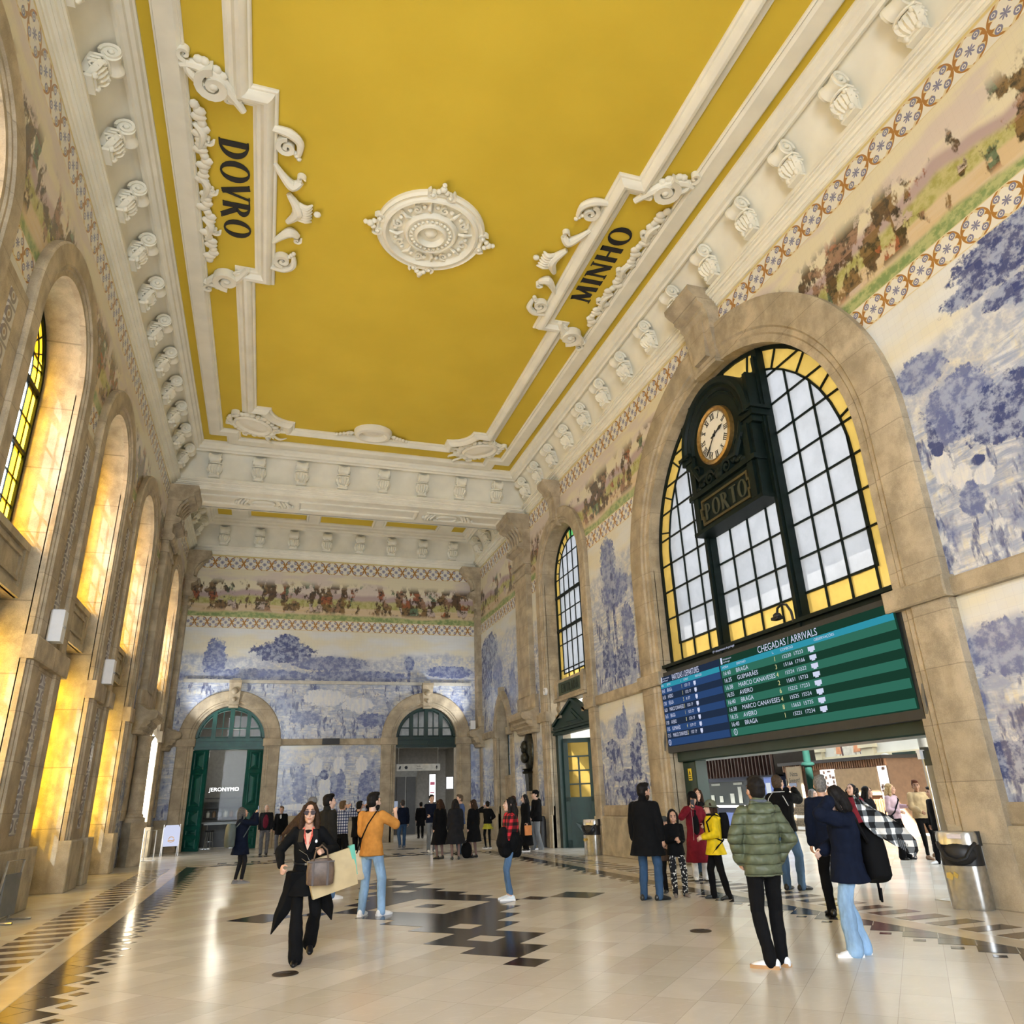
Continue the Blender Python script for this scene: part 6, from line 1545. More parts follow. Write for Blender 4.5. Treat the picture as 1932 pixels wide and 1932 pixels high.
# ---- the woman hurrying towards the camera
def hurry(h):
    for s_, pts in ((1, [(.17,.10,.98),(.20,.02,.75),(.30,-.02,.50),(.37,-.06,.30)]), (-1, [(-.19,.02,.98),(-.24,-.04,.72),(-.31,-.10,.55),(-.34,-.14,.40)])):
        b = MB(); R = []
        for i, (x, y, z) in enumerate(pts): w = (.17,.17,.12,.012)[i]; R.append([(x-s_*w, y+.05, z),(x, y+.07, z-.01),(x+s_*w*.4, y, z),(x+s_*w*.3, y-.10, z),(x-s_*w*.6, y-.10, z)])
        b.loft(R); fused(b, 'coat_tail', BLK, h['P'], .010, 3, .015)
    b = MB(); T = h['T']
    b.loft([[T((-.055,.105,1.44)), T((.055,.105,1.44)), T((.045,.09,1.46)), T((-.045,.09,1.46))], [T((-.035,.158,1.32)), T((.035,.158,1.32)), T((.03,.12,1.33)), T((-.03,.12,1.33))], [T((-.004,.168,1.24)), T((.004,.168,1.24)), T((.004,.14,1.24)), T((-.004,.14,1.24))]])
    b.build('neckline', skin('a'), h['P'], 30)
    b = MB()
    for s_ in (-1, 1): b.tube([T((s_*.055,.07,1.475)), T((s_*.045,.135,1.40)), T((s_*.018,.168,1.30))], [.012,.016,.006], 6)
    b.build('scarf', plain('scarf_red', (.55,.09,.06), .8, var=.4, scale=40), h['P'], 60)
    b = MB()
    for s_ in (-1, 1): b.loft([[T((s_*.05,.10,1.47)), T((s_*.11,.09,1.45)), T((s_*.05,.12,1.465))], [T((s_*.055,.158,1.33)), T((s_*.125,.130,1.32)), T((s_*.06,.170,1.33))], [T((s_*.012,.170,1.22)), T((s_*.05,.160,1.20)), T((s_*.015,.180,1.22))]])
    b.build('lapel', LEATHER, h['P'], 20)
    b = MB(); b.tube([T((.160*cos(a)*.95, .0+.140*sin(a)*.98, 1.07)) for a in (2*PI*i/24 for i in range(25))], .011, 6); o = b.build('belt', LEATHER, h['P'], 60)
    b = MB(); b.tube([T((-.03,.160,1.075)), T((.02,.162,1.075))], .013, 6); b.build('buckle', STEEL, o, 0)
    b = MB(); b.tube([T((.10,.148,1.24)), T((.0,.172,1.18)), T((-.03,.172,1.12))], .0025, 5); b.tube([T((.06,.160,1.14)), T((.0,.170,1.10))], .0025, 5); b.build('zip', STEEL, h['P'], 0)
    b = MB(); b.ball(tuple(T((-.10,.155,1.33))), (.016,.008,.02), 8, 6); b.build('badge', WHITE, h['P'], 0)
    b = MB(); hp = h['hp']
    for s_ in (-1, 1): b.loft([[hp(s_*.035+.030*cos(a), .100+q-.012*abs(cos(a)) , .004+.026*sin(a)) for a in (2*PI*i/16 for i in range(16))] for q in (0, .006)])
    b.tube([hp(-.008,.106,.012), hp(.008,.106,.012)], .004, 5)
    for s_ in (-1, 1): b.tube([hp(s_*.064,.098,.010), hp(s_*.084,.0,.008)], .004, 5)
    b.build('sunglasses', plain('lens_dark', (.03,.015,.018), .5, spec=.2), h['P'], 40)
h1 = person('woman in open black coat and flared trousers striding towards the viewer in sunglasses', (.55, 9.72), 184, 1.64, 'a', True, N, lean=7, head=(0, 3),
    R=(.29, .26, 1.05), L=(-.20, .27, 1.20), Rel=(1, -.8, -.3), Lel=(-.8, -.5, -.6), feet={'R': (.06, .20, 4, 0), 'L': (-.09, -.22, -4, .10)}, grip=(1.1, 1.2),
    top=dict(n='coat', m=BLK, z=.70, f=.06, t=.024, vneck=1), legs=dict(m=BLK, s='flare'), hair=dict(c=BR, s='blown', l=.30), shoes=dict(m=LEATHER, s='boot'), extras=hurry)
TAUPE = plain('taupe_leather', (.10,.065,.045), .5, var=.25, scale=18)
hb_ = hang_bag('handbag', 'brown-grey leather handbag held by the striding woman', 'handbag', h1, None, (.30, .14, .27), TAUPE, (-.17, .34, .83), 0)
b = MB()
for y in (-.05, .05): b.tube([(-.08, y, .25), (-.06, y*.8, .36), (0, y*.5, .41), (.06, y*.8, .36), (.08, y, .25)], .010, 6)
b.build('handle', TAUPE, hb_, 60); b = MB()
for x in (-.08, .08): b.box(x-.012, x+.012, .068, .080, .0, .25)
b.box(-.15, .15, .066, .074, .235, .25); b.build('trim_strap', plain('taupe_dark', (.05,.03,.02), .5), hb_, 0)
t = thing('paper_bag', 'flat tan paper carrier bag with a green edge, swinging beside the handbag', 'paper bag', world_of(h1, (-.36, .20, .74)), math.radians(-184)+.25); t.rotation_euler.y = math.radians(14)
b = MB(); b.loft([[(-.26,-.03,0),(.26,-.03,0),(.26,.03,0),(-.26,.03,0)], [(-.27,-.04,.20),(.27,-.04,.20),(.27,.04,.20),(-.27,.04,.20)], [(-.25,-.02,.40),(.25,-.02,.40),(.25,.02,.40),(-.25,.02,.40)]]); b.build('body', plain('kraft_paper', (.46,.36,.20), .75, var=.08), t, 0)
b = MB(); b.loft([[(-.275,-.032,.10),(-.255,-.032,.10),(-.255,.034,.10),(-.275,.034,.10)], [(-.30,-.03,.42),(-.235,-.03,.42),(-.235,.032,.42),(-.30,.032,.42)]]); b.build('edge_strip', plain('paper_teal', (.12,.40,.30), .7), t, 0)
# ---- man in the orange T-shirt
h = person('bearded man in an orange T-shirt and pale jeans raising a phone', (1.72, 12.88), 38, 1.76, 'p', False, N, head=(18, 2), R=(.24, .30, 1.46), L=(-.10, .26, 1.14), Rel=(.8, .1, -1), feet={'R': (.17, .05, 20, 0), 'L': (-.14, -.02, -10, 0)}, grip=(.8, .7),
    top=dict(n='t_shirt', m=cloth('orange', (.48,.21,.045)), z=.84, f=.02, t=.022, sl=.5, fold=.03), legs=dict(m=JL, s='straight'), hair=dict(c=DK, s='short'), shoes=dict(m=WSH, sole=plain('white_sole', (.8,.8,.8), .5)), extras=beard(cloth('beard_black', DK, .7, .2, 60)))
phone(h, 'R', 'dark phone held up by the man in the orange T-shirt')
hang_bag('tote_bag', 'cream canvas tote bag hanging at the hip of the man in the orange T-shirt', 'bag', h, None, (.30, .12, .42), plain('canvas_cream', (.62,.52,.36), .85), (-.25, -.02, .50), .3, strap=[[(.12,-.10,1.49),(.0,-.155,1.30),(-.15,-.14,1.02),(-.25,-.05,.86)], [(.12,-.08,1.51),(.06,.10,1.44),(-.10,.15,1.15),(-.24,.05,.86)]], strap_r=.011, strap_mat=BLK)
# ---- plaid shirt
def plaid_extra(h):
    b = MB(); T = h['T']
    ell(b, T((0,.0,1.0)), (.24,.20,.24)); limb(b, [T((-.17,.12,1.16)), T((-.16,.12,.98)), T((-.14,.10,.84))], [.10,.15,.13]); limb(b, [T((.13,.10,1.12)), T((.13,.08,.92)), T((.10,.0,.80))], [.10,.15,.11])
    limb(b, [T((-.12,-.10,1.08)), T((0,-.14,1.0)), T((.10,-.12,.78))], [.07,.10,.08]); limb(b, [T((-.14,.14,1.12)), T((0,.15,1.10)), T((.14,.12,1.10))], [.07,.07,.07])
    fused(b, 'tied_jacket', BLK, h['P'], .012, 3, .03)
person('young woman in a red and black check shirt with a black jacket round her waist', (4.22, 13.48), -72, 1.63, 'p', True, N, head=(-6, 6), R=(.17, .05, .90), L=(-.24, .10, .80), feet={'R': (.08, .06, 15, 0), 'L': (-.10, .02, -5, 0)},
    top=dict(n='shirt', m=checks((.008,.006,.006), (.12,.008,.010), (.52,.02,.03), .115, 'plaid_red'), z=.95, t=.03), legs=dict(m=JB, s='slim'), hair=dict(c=DK, s='long', l=.26), shoes=dict(m=plain('pale_trainer', (.62,.68,.72), .5), sole=WHITE), extras=plaid_extra)
# ---- olive puffer jacket, seen from behind
person('man in an olive quilted jacket and black trousers seen from behind, hands in pockets', (4.90, 7.10), 14, 1.73, 'b', False, N, lean=-2, bend=(3, 0), head=(-6, 4), R=(.205, .07, .96), L=(-.205, .07, .96), Rel=(1, -.7, -.2), Lel=(-1, -.7, -.2), feet={'R': (.09, .06, -30, 0), 'L': (-.06, -.03, -55, 0)}, grip=(1, 1),
    top=dict(n='jacket', m=puffer('olive', (.085,.098,.055)), z=.82, f=-.005, t=.036, hood=True, collar=True, cuff=.05, fold=.035, fs=.12), legs=dict(m=BLK, s='straight'), hair=dict(c=DK, s='short'), shoes=dict(m=WSH, sole=GUM), bulk=1.0,
    extras=lambda h: along(h, [h['T']((.07*cos(a)*1.1, -.03+.075*sin(a), 1.53)) for a in (2*PI*i/16 for i in range(17))], .016, 'collar', cloth('grey_knit', (.10,.11,.13))))
# ---- navy sweatshirt, hand on head
def navy_extra(h): pass
h = person('girl in a long navy sweatshirt and wide pale jeans holding her head', (6.0, 7.18), -58, 1.62, 'p', True, N, lean=-3, bend=(-6, 0), head=(5, -14), R=(.20, .20, 1.05), L=(-.145, .085, 1.60), Lel=(-.6, 1, -.1), feet={'R': (.10, -.04, 15, 0), 'L': (-.08, .08, -8, 0)}, grip=(.6, .5),
    top=dict(n='sweatshirt', m=NAVY, z=.74, f=.05, t=.055, hood=False, cuff=.05, fold=.035), legs=dict(m=JL, s='wide', fold=.04), hair=dict(c=DK, s='bob'), shoes=dict(m=WSH, sole=WHITE))
bp = hang_bag('backpack', 'large black backpack slung on the girl in the navy sweatshirt', 'backpack', h, None, (.36, .24, .56), BLK, (.04, -.33, .74), .1, tilt=.25, strap=[[(-.14,-.02,1.50),(-.16,-.16,1.38),(-.10,-.26,1.15)], [(.16,-.02,1.50),(.16,-.18,1.36),(.14,-.28,1.15)]], strap_r=.02)
b = MB(); b.tube([(.10,.0,.06),(.16,-.02,-.10),(.17,-.02,-.20),(.13,-.02,-.21),(.10,-.02,-.08)], .014, 6); b.build('hanging_strap', BLK, bp, 60)
t = thing('checked_blanket_scarf', 'black and white checked scarf hanging over the black backpack', 'scarf', (6.30, 6.92, 0), math.radians(-40))
b = MB(); R = []
for i, (x, z, w) in enumerate(((-.14,1.48,.07),(-.08,1.41,.15),(.0,1.30,.21),(.08,1.18,.23),(.15,1.08,.19),(.19,1.01,.11))):
    row = [(x+w*(k/4-1)+.03*sin(i), z-.16*(k/4-1)*(.6 if k > 4 else .35)+.012*sin(k*2), -.05-.04*sin(k*1.5+i*.9)) for k in range(9)]
    R.append([(p[0], p[2], p[1]) for p in row]+[(p[0], p[2]+.014, p[1]) for p in reversed(row)])
b.loft(R); b.build('cloth', checks((.008,.008,.009), (.12,.13,.14), (.75,.75,.73), .12, 'check_white'), t, 60)
b = MB()
for k in range(12): x = .08+.018*k; b.tube([(x, -.05, 1.06+.10-.014*k), (x+.01, -.05, .96+.10-.014*k)], .005, 5)
b.build('fringe', cloth('grey_fringe', (.12,.13,.14)), t, 60)
# ---- man in the long black coat, child and family
person('dark-haired man in a long black overcoat and jeans beside the child', (6.20, 12.15), 48, 1.78, 'b', False, N, head=(28, -4), R=(.27, .04, .84), L=(-.26, .06, .86), feet={'R': (.12, .04, 40, 0), 'L': (-.13, 0, 12, 0)},
    top=dict(n='overcoat', m=BLK, z=.66, f=.085, t=.055, collar=True, fold=.03), legs=dict(m=JD, s='straight'), hair=dict(c=DK, s='short'), shoes=dict(m=BSH), extras=beard(cloth('beard_brown', BR, .7, .2, 60)))
def leggings(g, x, y, z): return g.mix(g.gt(g.noise(g.vec(x, y, z), 20, 1), .585), (.010,.010,.012), (.62,.62,.58))
person('child in a black hooded top and black and white patterned leggings', (6.82, 12.32), 196, 1.33, 'b', True, N, head=(6, -8), R=(.06, .24, 1.17), L=(-.06, .22, 1.14), hs=1.24, feet={'R': (.11, .02, 8, 0), 'L': (-.11, .03, -14, 0)}, grip=(.9, .9),
    top=dict(n='hooded_top', m=BLK, z=.84, f=.02, t=.045, hoodup=False), legs=dict(m=pattern('legging_print', leggings), s='straight', fold=.01), hair=dict(c=DK, s='bob'), shoes=dict(m=plain('boot_taupe', (.20,.16,.13), .8), s='boot'))
person('small child in a grey beanie half hidden behind the man in the black overcoat', (6.93, 12.85), 215, 1.20, 'b', False, F_, hs=1.25, R=(.1,.25,1.1), L=(-.1,.25,1.1), top=dict(n='coat', m=cloth('brown_wool', (.05,.035,.028)), z=.75, t=.04), legs=dict(m=BLK), hair=None, shoes=dict(m=BSH), extras=cap_hat(cloth('grey_beanie', (.06,.065,.065)), brim=False, name='beanie'))
def maroon_extra(h):
    patch((0,.125,1.10), (.075,.05,.34), 'shirt_front', BLK)(h); cap_hat(BLK)(h); strap([(.075,.16,1.40),(.07,.178,1.2),(.075,.176,1.0),(.09,.18,.8)], cloth('zip_pale', (.35,.25,.25)), .005, 'zip')(h)
h = person('woman in a long maroon coat and black cap photographing with a phone', (8.38, 14.25), 200, 1.62, 'b', True, .0105, head=(-8, -10), R=(.13, .27, 1.44), L=(-.16, .18, 1.1), Rel=(1, -.1, -1), feet={'R': (.10, .03, 8, 0), 'L': (-.10, 0, -8, 0)}, grip=(.8, .6),
    top=dict(n='coat', m=cloth('maroon', (.13,.008,.016)), z=.36, f=.08, t=.045, collar=True, fold=.03), legs=dict(m=cloth('white_trouser', (.6,.6,.6)), s='straight'), hair=dict(c=DK, s='bob'), shoes=dict(m=WSH, sole=BLACK), extras=maroon_extra)
phone(h, 'R', 'black phone held up by the woman in the maroon coat')
h = person('small person in a yellow raincoat and green-grey bucket hat, seen from the side', (7.22, 11.72), -72, 1.47, 'p', True, N, head=(-6, 4), R=(.14, .22, 1.08), L=(-.15, .24, 1.10), feet={'R': (.08, .10, 10, 0), 'L': (-.12, -.14, -6, 0)}, grip=(1, 1),
    top=dict(n='raincoat', m=cloth('yellow', (.66,.48,.012), .5), z=.78, f=.05, t=.04, hood=True, fold=.03), legs=dict(m=BLK, s='straight'), hair=dict(c=BR, s='bob'), shoes=dict(m=plain('dark_trainer', (.025,.03,.035), .5)),
    extras=tie(cap_hat(cloth('hat_green', (.12,.13,.09)), wide=True, name='bucket_hat'), lambda h: along(h, [h['T']((.09*cos(a), -.02+.09*sin(a), 1.50)) for a in (2*PI*i/16 for i in range(17))], .03, 'neck_scarf', BLK)))
hang_bag('backpack', 'small black backpack on the person in the yellow raincoat', 'backpack', h, None, (.28, .15, .40), BLK, (.02, -.24, 1.06), 0, strap=[[(s_*.12,-.15,1.46),(s_*.15,-.02,1.515),(s_*.15,.14,1.38),(s_*.17,.10,1.12),(s_*.16,-.14,1.02)] for s_ in (-1, 1)]+[[(-.10,-.17,1.05),(-.20,.0,.92),(-.17,.10,.80)]], strap_r=.013)
person('woman with long brown hair looking over the maroon coat from behind', (9.02, 15.1), 200, 1.69, 'a', True, F_, top=dict(n='coat', m=BLK, z=.6, t=.03), legs=dict(m=JD), hair=dict(c=BR, s='long', l=.22), shoes=dict(m=BSH))
def trim_extra(h):
    W_ = cloth('white_trim', (.6,.6,.6)); T = h['T']
    for s_ in (1, -1): strap([(s_*.06,-.10,1.50),(s_*.14,-.135,1.40),(s_*.185,-.12,1.28)], W_, .007, 'piping')(h)
    along(h, [T((.193*cos(a), -.01+.150*sin(a), .90)) for a in (2*PI*i/24 for i in range(25))], .010, 'hem_trim', W_); along(h, [T((.098*cos(a), -.03+.096*sin(a), 1.50)) for a in (2*PI*i/20 for i in range(21))], .008, 'collar_trim', W_)
h = person('man in a black bomber jacket with white piping and jeans filming with a phone', (8.86, 12.02), 62, 1.85, 'a', False, N, head=(4, 4), R=(.07, .44, 1.52), L=(-.07, .44, 1.53), Rel=(.7, 0, -1), Lel=(-.7, 0, -1), feet={'R': (.13, .04, 25, 0), 'L': (-.10, 0, -2, 0)}, grip=(.9, .9),
    top=dict(n='bomber_jacket', m=BLK, z=.88, f=0, t=.045, collar=True, cuff=.042), legs=dict(m=JB, s='straight'), hair=dict(c=(.06,.04,.025), s='thin'), shoes=dict(m=BSH), extras=trim_extra)
phone(h, 'R', 'phone held sideways by the man in the black bomber jacket', (.12,.02,.03), True)
# ---- behind the girl in navy
person('grey-haired man in a dark navy jacket mostly hidden by the girl in the sweatshirt', (7.60, 9.35), 25, 1.77, 'a', False, F_, head=(10, 4), top=dict(n='jacket', m=NAVY, z=.8, t=.04), legs=dict(m=BLK), hair=dict(c=GY, s='short'), shoes=dict(m=BSH), feet={'R': (.1, 0, 8, 0), 'L': (-.12, .02, -8, 0)})
person('person in a pale yellow jacket beyond the grey-haired man in the concourse', (12.75, 16.0), 160, 1.60, 'p', True, F_, top=dict(n='jacket', m=cloth('pale_yellow', (.70,.55,.12)), z=.8, t=.03), legs=dict(m=JD), hair=dict(c=GY, s='bob'), shoes=dict(m=BSH))
person('curly-haired woman in a maroon jumper looking up in the concourse', (11.72, 13.5), 235, 1.68, 'b', True, F_, head=(15, 14), top=dict(n='jumper', m=cloth('wine', (.13,.012,.018)), z=.9, t=.03), legs=dict(m=BLK), hair=dict(c=DK, s='curly'), shoes=dict(m=BSH))
person('person in black with a pale skirt behind the woman in the maroon jumper', (12.75, 14.2), 150, 1.62, 'b', True, F_, top=dict(n='jacket', m=BLK, z=.95, t=.035), legs=dict(m=cloth('pale_skirt', (.5,.5,.42)), s='skirt', z=.5, t=BLK), hair=dict(c=DK, s='long'), shoes=dict(m=BSH))
h = person('fair-haired woman in a pale pink jumper and black flares holding a phone', (14.55, 15.42), 168, 1.67, 'a', True, F_, head=(-20, 0), R=(.08, .20, 1.1), L=(-.30, .18, 1.22), Lel=(-.8, -.6, -1), feet={'R': (.05, .02, 6, 0), 'L': (-.14, .05, -12, 0)}, grip=(.6, .9),
    top=dict(n='jumper', m=cloth('pink', (.60,.44,.50)), z=.94, t=.03), legs=dict(m=BLK, s='flare'), hair=dict(c=BL, s='long', l=.24), shoes=dict(m=BSH))
phone(h, 'L', 'dark phone in the raised hand of the woman in the pink jumper')
hang_bag('shoulder_bag', 'black shoulder bag with a long grey scarf end on the woman in the pink jumper', 'bag', h, None, (.24, .12, .22), BLK, (.30, .04, .80), 0, strap=[[(-.12,.0,1.50),(-.05,.15,1.38),(.18,.14,1.10),(.30,.06,.98)], [(-.12,-.04,1.50),(.0,-.16,1.30),(.22,-.10,1.05),(.30,.02,.98)], [(.34,.06,.85),(.36,.06,.6),(.34,.07,.36)]], strap_r=.016)
def beige_extra(h): pass
h = person('man in a beige jumper and black jeans walking with a jacket over his arm', (15.05, 15.12), 196, 1.73, 'c', False, F_, lean=2, head=(20, -6), R=(.12, .24, 1.05), L=(-.24, .16, 1.04), feet={'R': (.10, .10, 0, 0), 'L': (-.22, -.14, -25, .02)}, grip=(1, 1),
    top=dict(n='jumper', m=cloth('beige', (.46,.35,.20)), z=.90, t=.035), legs=dict(m=BLK, s='slim'), hair=dict(c=(.09,.03,.015), s='short'), shoes=dict(m=plain('brown_boot', (.22,.12,.06), .6)))
t = thing('folded_jacket', 'black jacket with an orange lining carried by the man in the beige jumper', 'jacket', world_of(h, (-.30, .16, .88)), h['P'].rotation_euler.z); b = MB(); limb(b, [(-.02,0,.22),(-.08,.02,.0),(-.16,.0,-.14)], [.10,.13,.10]); b.build('body', BLK, t, 60); b = MB(); limb(b, [(-.06,.06,.26),(-.18,.06,.12)], [.06,.08]); b.build('lining', plain('lining_orange', (.70,.18,.03), .6), t, 60)
person('person in dark clothes partly hidden by the steel pole by the big pier', (14.35, 14.0), -80, 1.56, 'b', False, F_, top=dict(n='jacket', m=BLK, z=.8, t=.03), legs=dict(m=BLK), hair=dict(c=DK, s='short'), shoes=dict(m=WSH), feet={'R': (.1, .15, 0, 0), 'L': (-.1, -.2, 0, .03)})
# ---- left side groups
h = person('woman in a long navy coat with grey hair photographing upwards', (-.39, 19.85), 72, 1.62, 'a', True, .0105, lean=-2, head=(0, 12), R=(.07, .30, 1.60), L=(-.06, .30, 1.60), Rel=(.7, .2, -1), Lel=(-.7, .2, -1), feet={'R': (.06, .06, 6, 0), 'L': (-.07, -.05, -6, 0)}, grip=(.8, .8),
    top=dict(n='coat', m=NAVY, z=.66, f=.06, t=.045, collar=True), legs=dict(m=CHAR, s='slim'), hair=dict(c=(.09,.085,.08), s='bob'), shoes=dict(m=plain('grey_trainer', (.16,.16,.17), .6), sole=GREY))
phone(h, 'R', 'phone raised by the grey-haired woman in the navy coat')
hang_bag('backpack', 'grey-green backpack on the woman in the long navy coat', 'backpack', h, None, (.34, .20, .50), plain('rucksack_green', (.065,.085,.085), .6), (0, -.30, .84), 0, strap=[[(s_*.12,-.20,1.30),(s_*.15,-.02,1.52),(s_*.16,.15,1.35),(s_*.18,-.02,1.06)] for s_ in (-1, 1)], strap_r=.014)
person('balding man in a dark jacket over a maroon pullover by the green shop door', (.18, 31.0), 184, 1.70, 'p', False, F_, R=(.22,.04,.9), L=(-.22,.04,.9), top=dict(n='jacket', m=CHAR, z=.86, t=.035), legs=dict(m=GREYT), hair=dict(c=WH, s='thin'), shoes=dict(m=BSH), extras=patch((0,.115,1.16), (.105,.055,.27), 'pullover', cloth('pullover_maroon', (.13,.014,.03))))
person('person in a black coat and pale collar beside the man in the maroon pullover', (.72, 31.2), 190, 1.63, 'a', False, F_, top=dict(n='coat', m=BLK, z=.7, t=.035), legs=dict(m=GREYT), hair=dict(c=(.16,.10,.06), s='short'), shoes=dict(m=BSH), extras=patch((0,.12,1.36), (.04,.03,.10), 'shirt', cloth('shirt_white', (.6,.6,.58))))
def cap_extra(h):
    cap_hat(cloth('cap_grey', (.16,.16,.165)))(h); b = MB(); T = h['T']
    for s_ in (-1, 1): b.ball(tuple(T((s_*.09,-.10,1.41))), (.085,.045,.065), 12, 8)
    fused(b, 'yoke', cloth('pink_yoke', (.70,.06,.16)), h['P'], .012, 3)
person('man in a grey cap and navy jacket with pink shoulders, seen from behind', (1.03, 17.5), -8, 1.76, 'p', False, F_, head=(12, 0), top=dict(n='jacket', m=cloth('navy_blue', (.020,.028,.085)), z=.85, t=.035), legs=dict(m=BLK), hair=dict(c=BR, s='thin'), shoes=dict(m=BSH), extras=cap_extra)
person('dark-haired man in a black jacket over an olive top, in profile beside the grey cap', (1.22, 15.5), 68, 1.79, 'p', False, .0105, head=(10, 2), feet={'R': (.10, .10, 14, 0), 'L': (-.10, -.05, -4, 0)}, top=dict(n='jacket', m=cloth('black_brown', (.016,.015,.013)), z=.72, f=.02, t=.045, collar=True), legs=dict(m=JB), hair=dict(c=DK, s='short'), shoes=dict(m=WSH, sole=WHITE), extras=patch((0,.12,1.36), (.075,.05,.15), 'shirt', cloth('olive_shirt', (.05,.05,.025))))
h = person('person in a white and navy check shirt aiming a camera by the tiled wall', (2.10, 22.0), 38, 1.70, 'a', False, F_, R=(.10, .28, 1.60), L=(-.08, .28, 1.58), Rel=(.8,0,-1), Lel=(-.8,0,-1), grip=(.9,.9), top=dict(n='shirt', m=checks((.50,.52,.56), (.10,.12,.2), (.02,.028,.07), .075, 'check_navy'), z=.92, t=.035, hood=True), legs=dict(m=BLK, s='baggy'), hair=dict(c=(.10,.06,.03), s='short'), shoes=dict(m=BSH))
h = person('person in black raising a phone next to the check shirt', (2.62, 22.6), 30, 1.68, 'b', False, F_, R=(.12, .30, 1.62), L=(-.08, .30, 1.60), Rel=(1,0,-.6), Lel=(-.8,0,-1), grip=(.9,.9), top=dict(n='jacket', m=BLK, z=.8, t=.04), legs=dict(m=BLK), hair=dict(c=DK, s='short'), shoes=dict(m=plain('pale_grey_shoe', (.6,.6,.6), .6)))
phone(h, 'R', 'phone raised by the person in black next to the check shirt')
# ---- far arch and the group in black
person('man in a navy jacket and blue jeans walking into the far arch', (5.27, 30.9), -4, 1.71, 'a', False, F_, feet={'R': (.10, .08, 0, 0), 'L': (-.10, -.12, 0, .03)}, top=dict(n='jacket', m=NAVY, z=.86, t=.04), legs=dict(m=JD), hair=dict(c=(.05,.04,.035), s='short'), shoes=dict(m=plain('grey_trainer', (.16,.16,.17), .6)))
person('dark figure walking away deep in the corridor', (7.45, 38.4), 0, 1.62, 'b', False, .014, top=dict(n='coat', m=BLK, z=.6, t=.04, f=.04), legs=dict(m=BLK), hair=dict(c=DK, s='short'), shoes=dict(m=BSH))
person('young man in a dark navy jumper standing with folded arms by the far arch', (5.72, 27.5), 176, 1.84, 'p', False, F_, R=(-.10, .22, 1.16), L=(.10, .20, 1.12), top=dict(n='jumper', m=NAVY, z=.9, t=.035), legs=dict(m=JG), hair=dict(c=DK, s='short'), shoes=dict(m=WSH))
TI = plain('sheer_tights', (.16,.09,.075), .6)
gb = 'group in black coats'
person('woman with long brown hair in a wide black cape, first of the group in black', (5.28, 24.1), -25, 1.67, 'a', True, F_, top=dict(n='cape', m=BLK, z=.42, f=.12, t=.05), legs=dict(m=BLK, s='skirt', z=.6, t=TI), hair=dict(c=BR, s='long', l=.34), shoes=dict(m=BSH))
person('woman in a bulky charcoal coat with long dark hair, middle of the group in black', (5.60, 23.4), 8, 1.66, 'a', True, F_, top=dict(n='coat', m=CHAR, z=.46, f=.13, t=.06), legs=dict(m=BLK, s='skirt', z=.6, t=TI), hair=dict(c=DK, s='long', l=.26), shoes=dict(m=BSH), feet={'R': (.10, 0, 5, 0), 'L': (-.10, .02, -5, 0)})
person('woman in a black coat with shoulder-length hair turning aside, beside the charcoal coat', (6.27, 23.8), -30, 1.63, 'a', True, F_, head=(-25, 0), top=dict(n='coat', m=BLK, z=.48, f=.08, t=.05), legs=dict(m=BLK, s='skirt', z=.6, t=TI), hair=dict(c=BR, s='long', l=.2), shoes=dict(m=BSH))
person('man in a blue denim shirt in profile behind the group in black', (6.28, 25.6), -92, 1.80, 'a', False, F_, top=dict(n='shirt', m=jeans('shirt', (.055,.09,.20)), z=.88, t=.03), legs=dict(m=JD), hair=dict(c=(.10,.07,.045), s='short'), shoes=dict(m=BSH))
h = person('girl in a black sweatshirt and yellow-green skirt with a white phone at her face', (7.88, 27.9), -15, 1.57, 'b', True, F_, L=(-.12, .16, 1.54), R=(.22, .14, 1.04), Lel=(-1, .2, -.8), grip=(.6,.9), top=dict(n='sweatshirt', m=BLK, z=.92, t=.04), legs=dict(m=plain('chartreuse', (.32,.30,.02), .8, var=.25, scale=30), s='skirt', z=.72, f=.10, t=BLK), hair=dict(c=DK, s='bun'), shoes=dict(m=BSH, sole=WHITE),
    extras=patch((.05,-.135,1.18), (.035,.02,.13), 'back_print', cloth('print_pale', (.35,.38,.36))))
phone(h, 'L', 'white phone held by the girl in the yellow-green skirt', (.7,.7,.7))
t = thing('rucksack_on_floor', 'round black rucksack standing on the floor among the group in black', 'backpack', (6.02, 23.72, 0)); b = MB(); b.ball((0,0,.22), (.17,.14,.24), 16, 12); b.v = [(x, y, max(z, 0)) for x, y, z in b.v]; b.build('body', BLK, t, 60); b = MB(); b.tube([(-.05,0,.44),(0,0,.50),(.05,0,.44)], .012, 6); b.build('handle', BLK, t, 60)
person('brown-haired woman in black behind the check shirt girl', (7.72, 24.3), -75, 1.70, 'p', True, F_, top=dict(n='coat', m=BLK, z=.5, f=.05, t=.035), legs=dict(m=BLK), hair=dict(c=(.06,.022,.012), s='long', l=.22), shoes=dict(m=BSH))
h = person('woman in a black headscarf and ankle-length black dress', (8.45, 25.25), -92, 1.74, 'p', True, F_, top=dict(n='dress', m=BLK, z=.18, f=.08, t=.04, hoodup=False), legs=dict(m=BLK), hair=dict(c=(.011,.010,.010), s='long', l=.30), shoes=dict(m=BSH, sole=WHITE))
t = thing('carrier_bag', 'small orange carrier bag hanging beside the black dress', 'bag', world_of(h, (-.28, .02, .50))); b = MB(); b.loft([[(-.11,-.04,0),(.11,-.04,0),(.11,.04,0),(-.11,.04,0)], [(-.12,-.03,.30),(.12,-.03,.30),(.12,.03,.30),(-.12,.03,.30)]]); b.build('body', plain('bag_orange', (.62,.22,.06), .7), t, 0); b = MB(); b.tube([(-.05,0,.30),(-.03,0,.38),(.03,0,.38),(.05,0,.30)], .006, 5); b.build('handle', BLACK, t, 0)
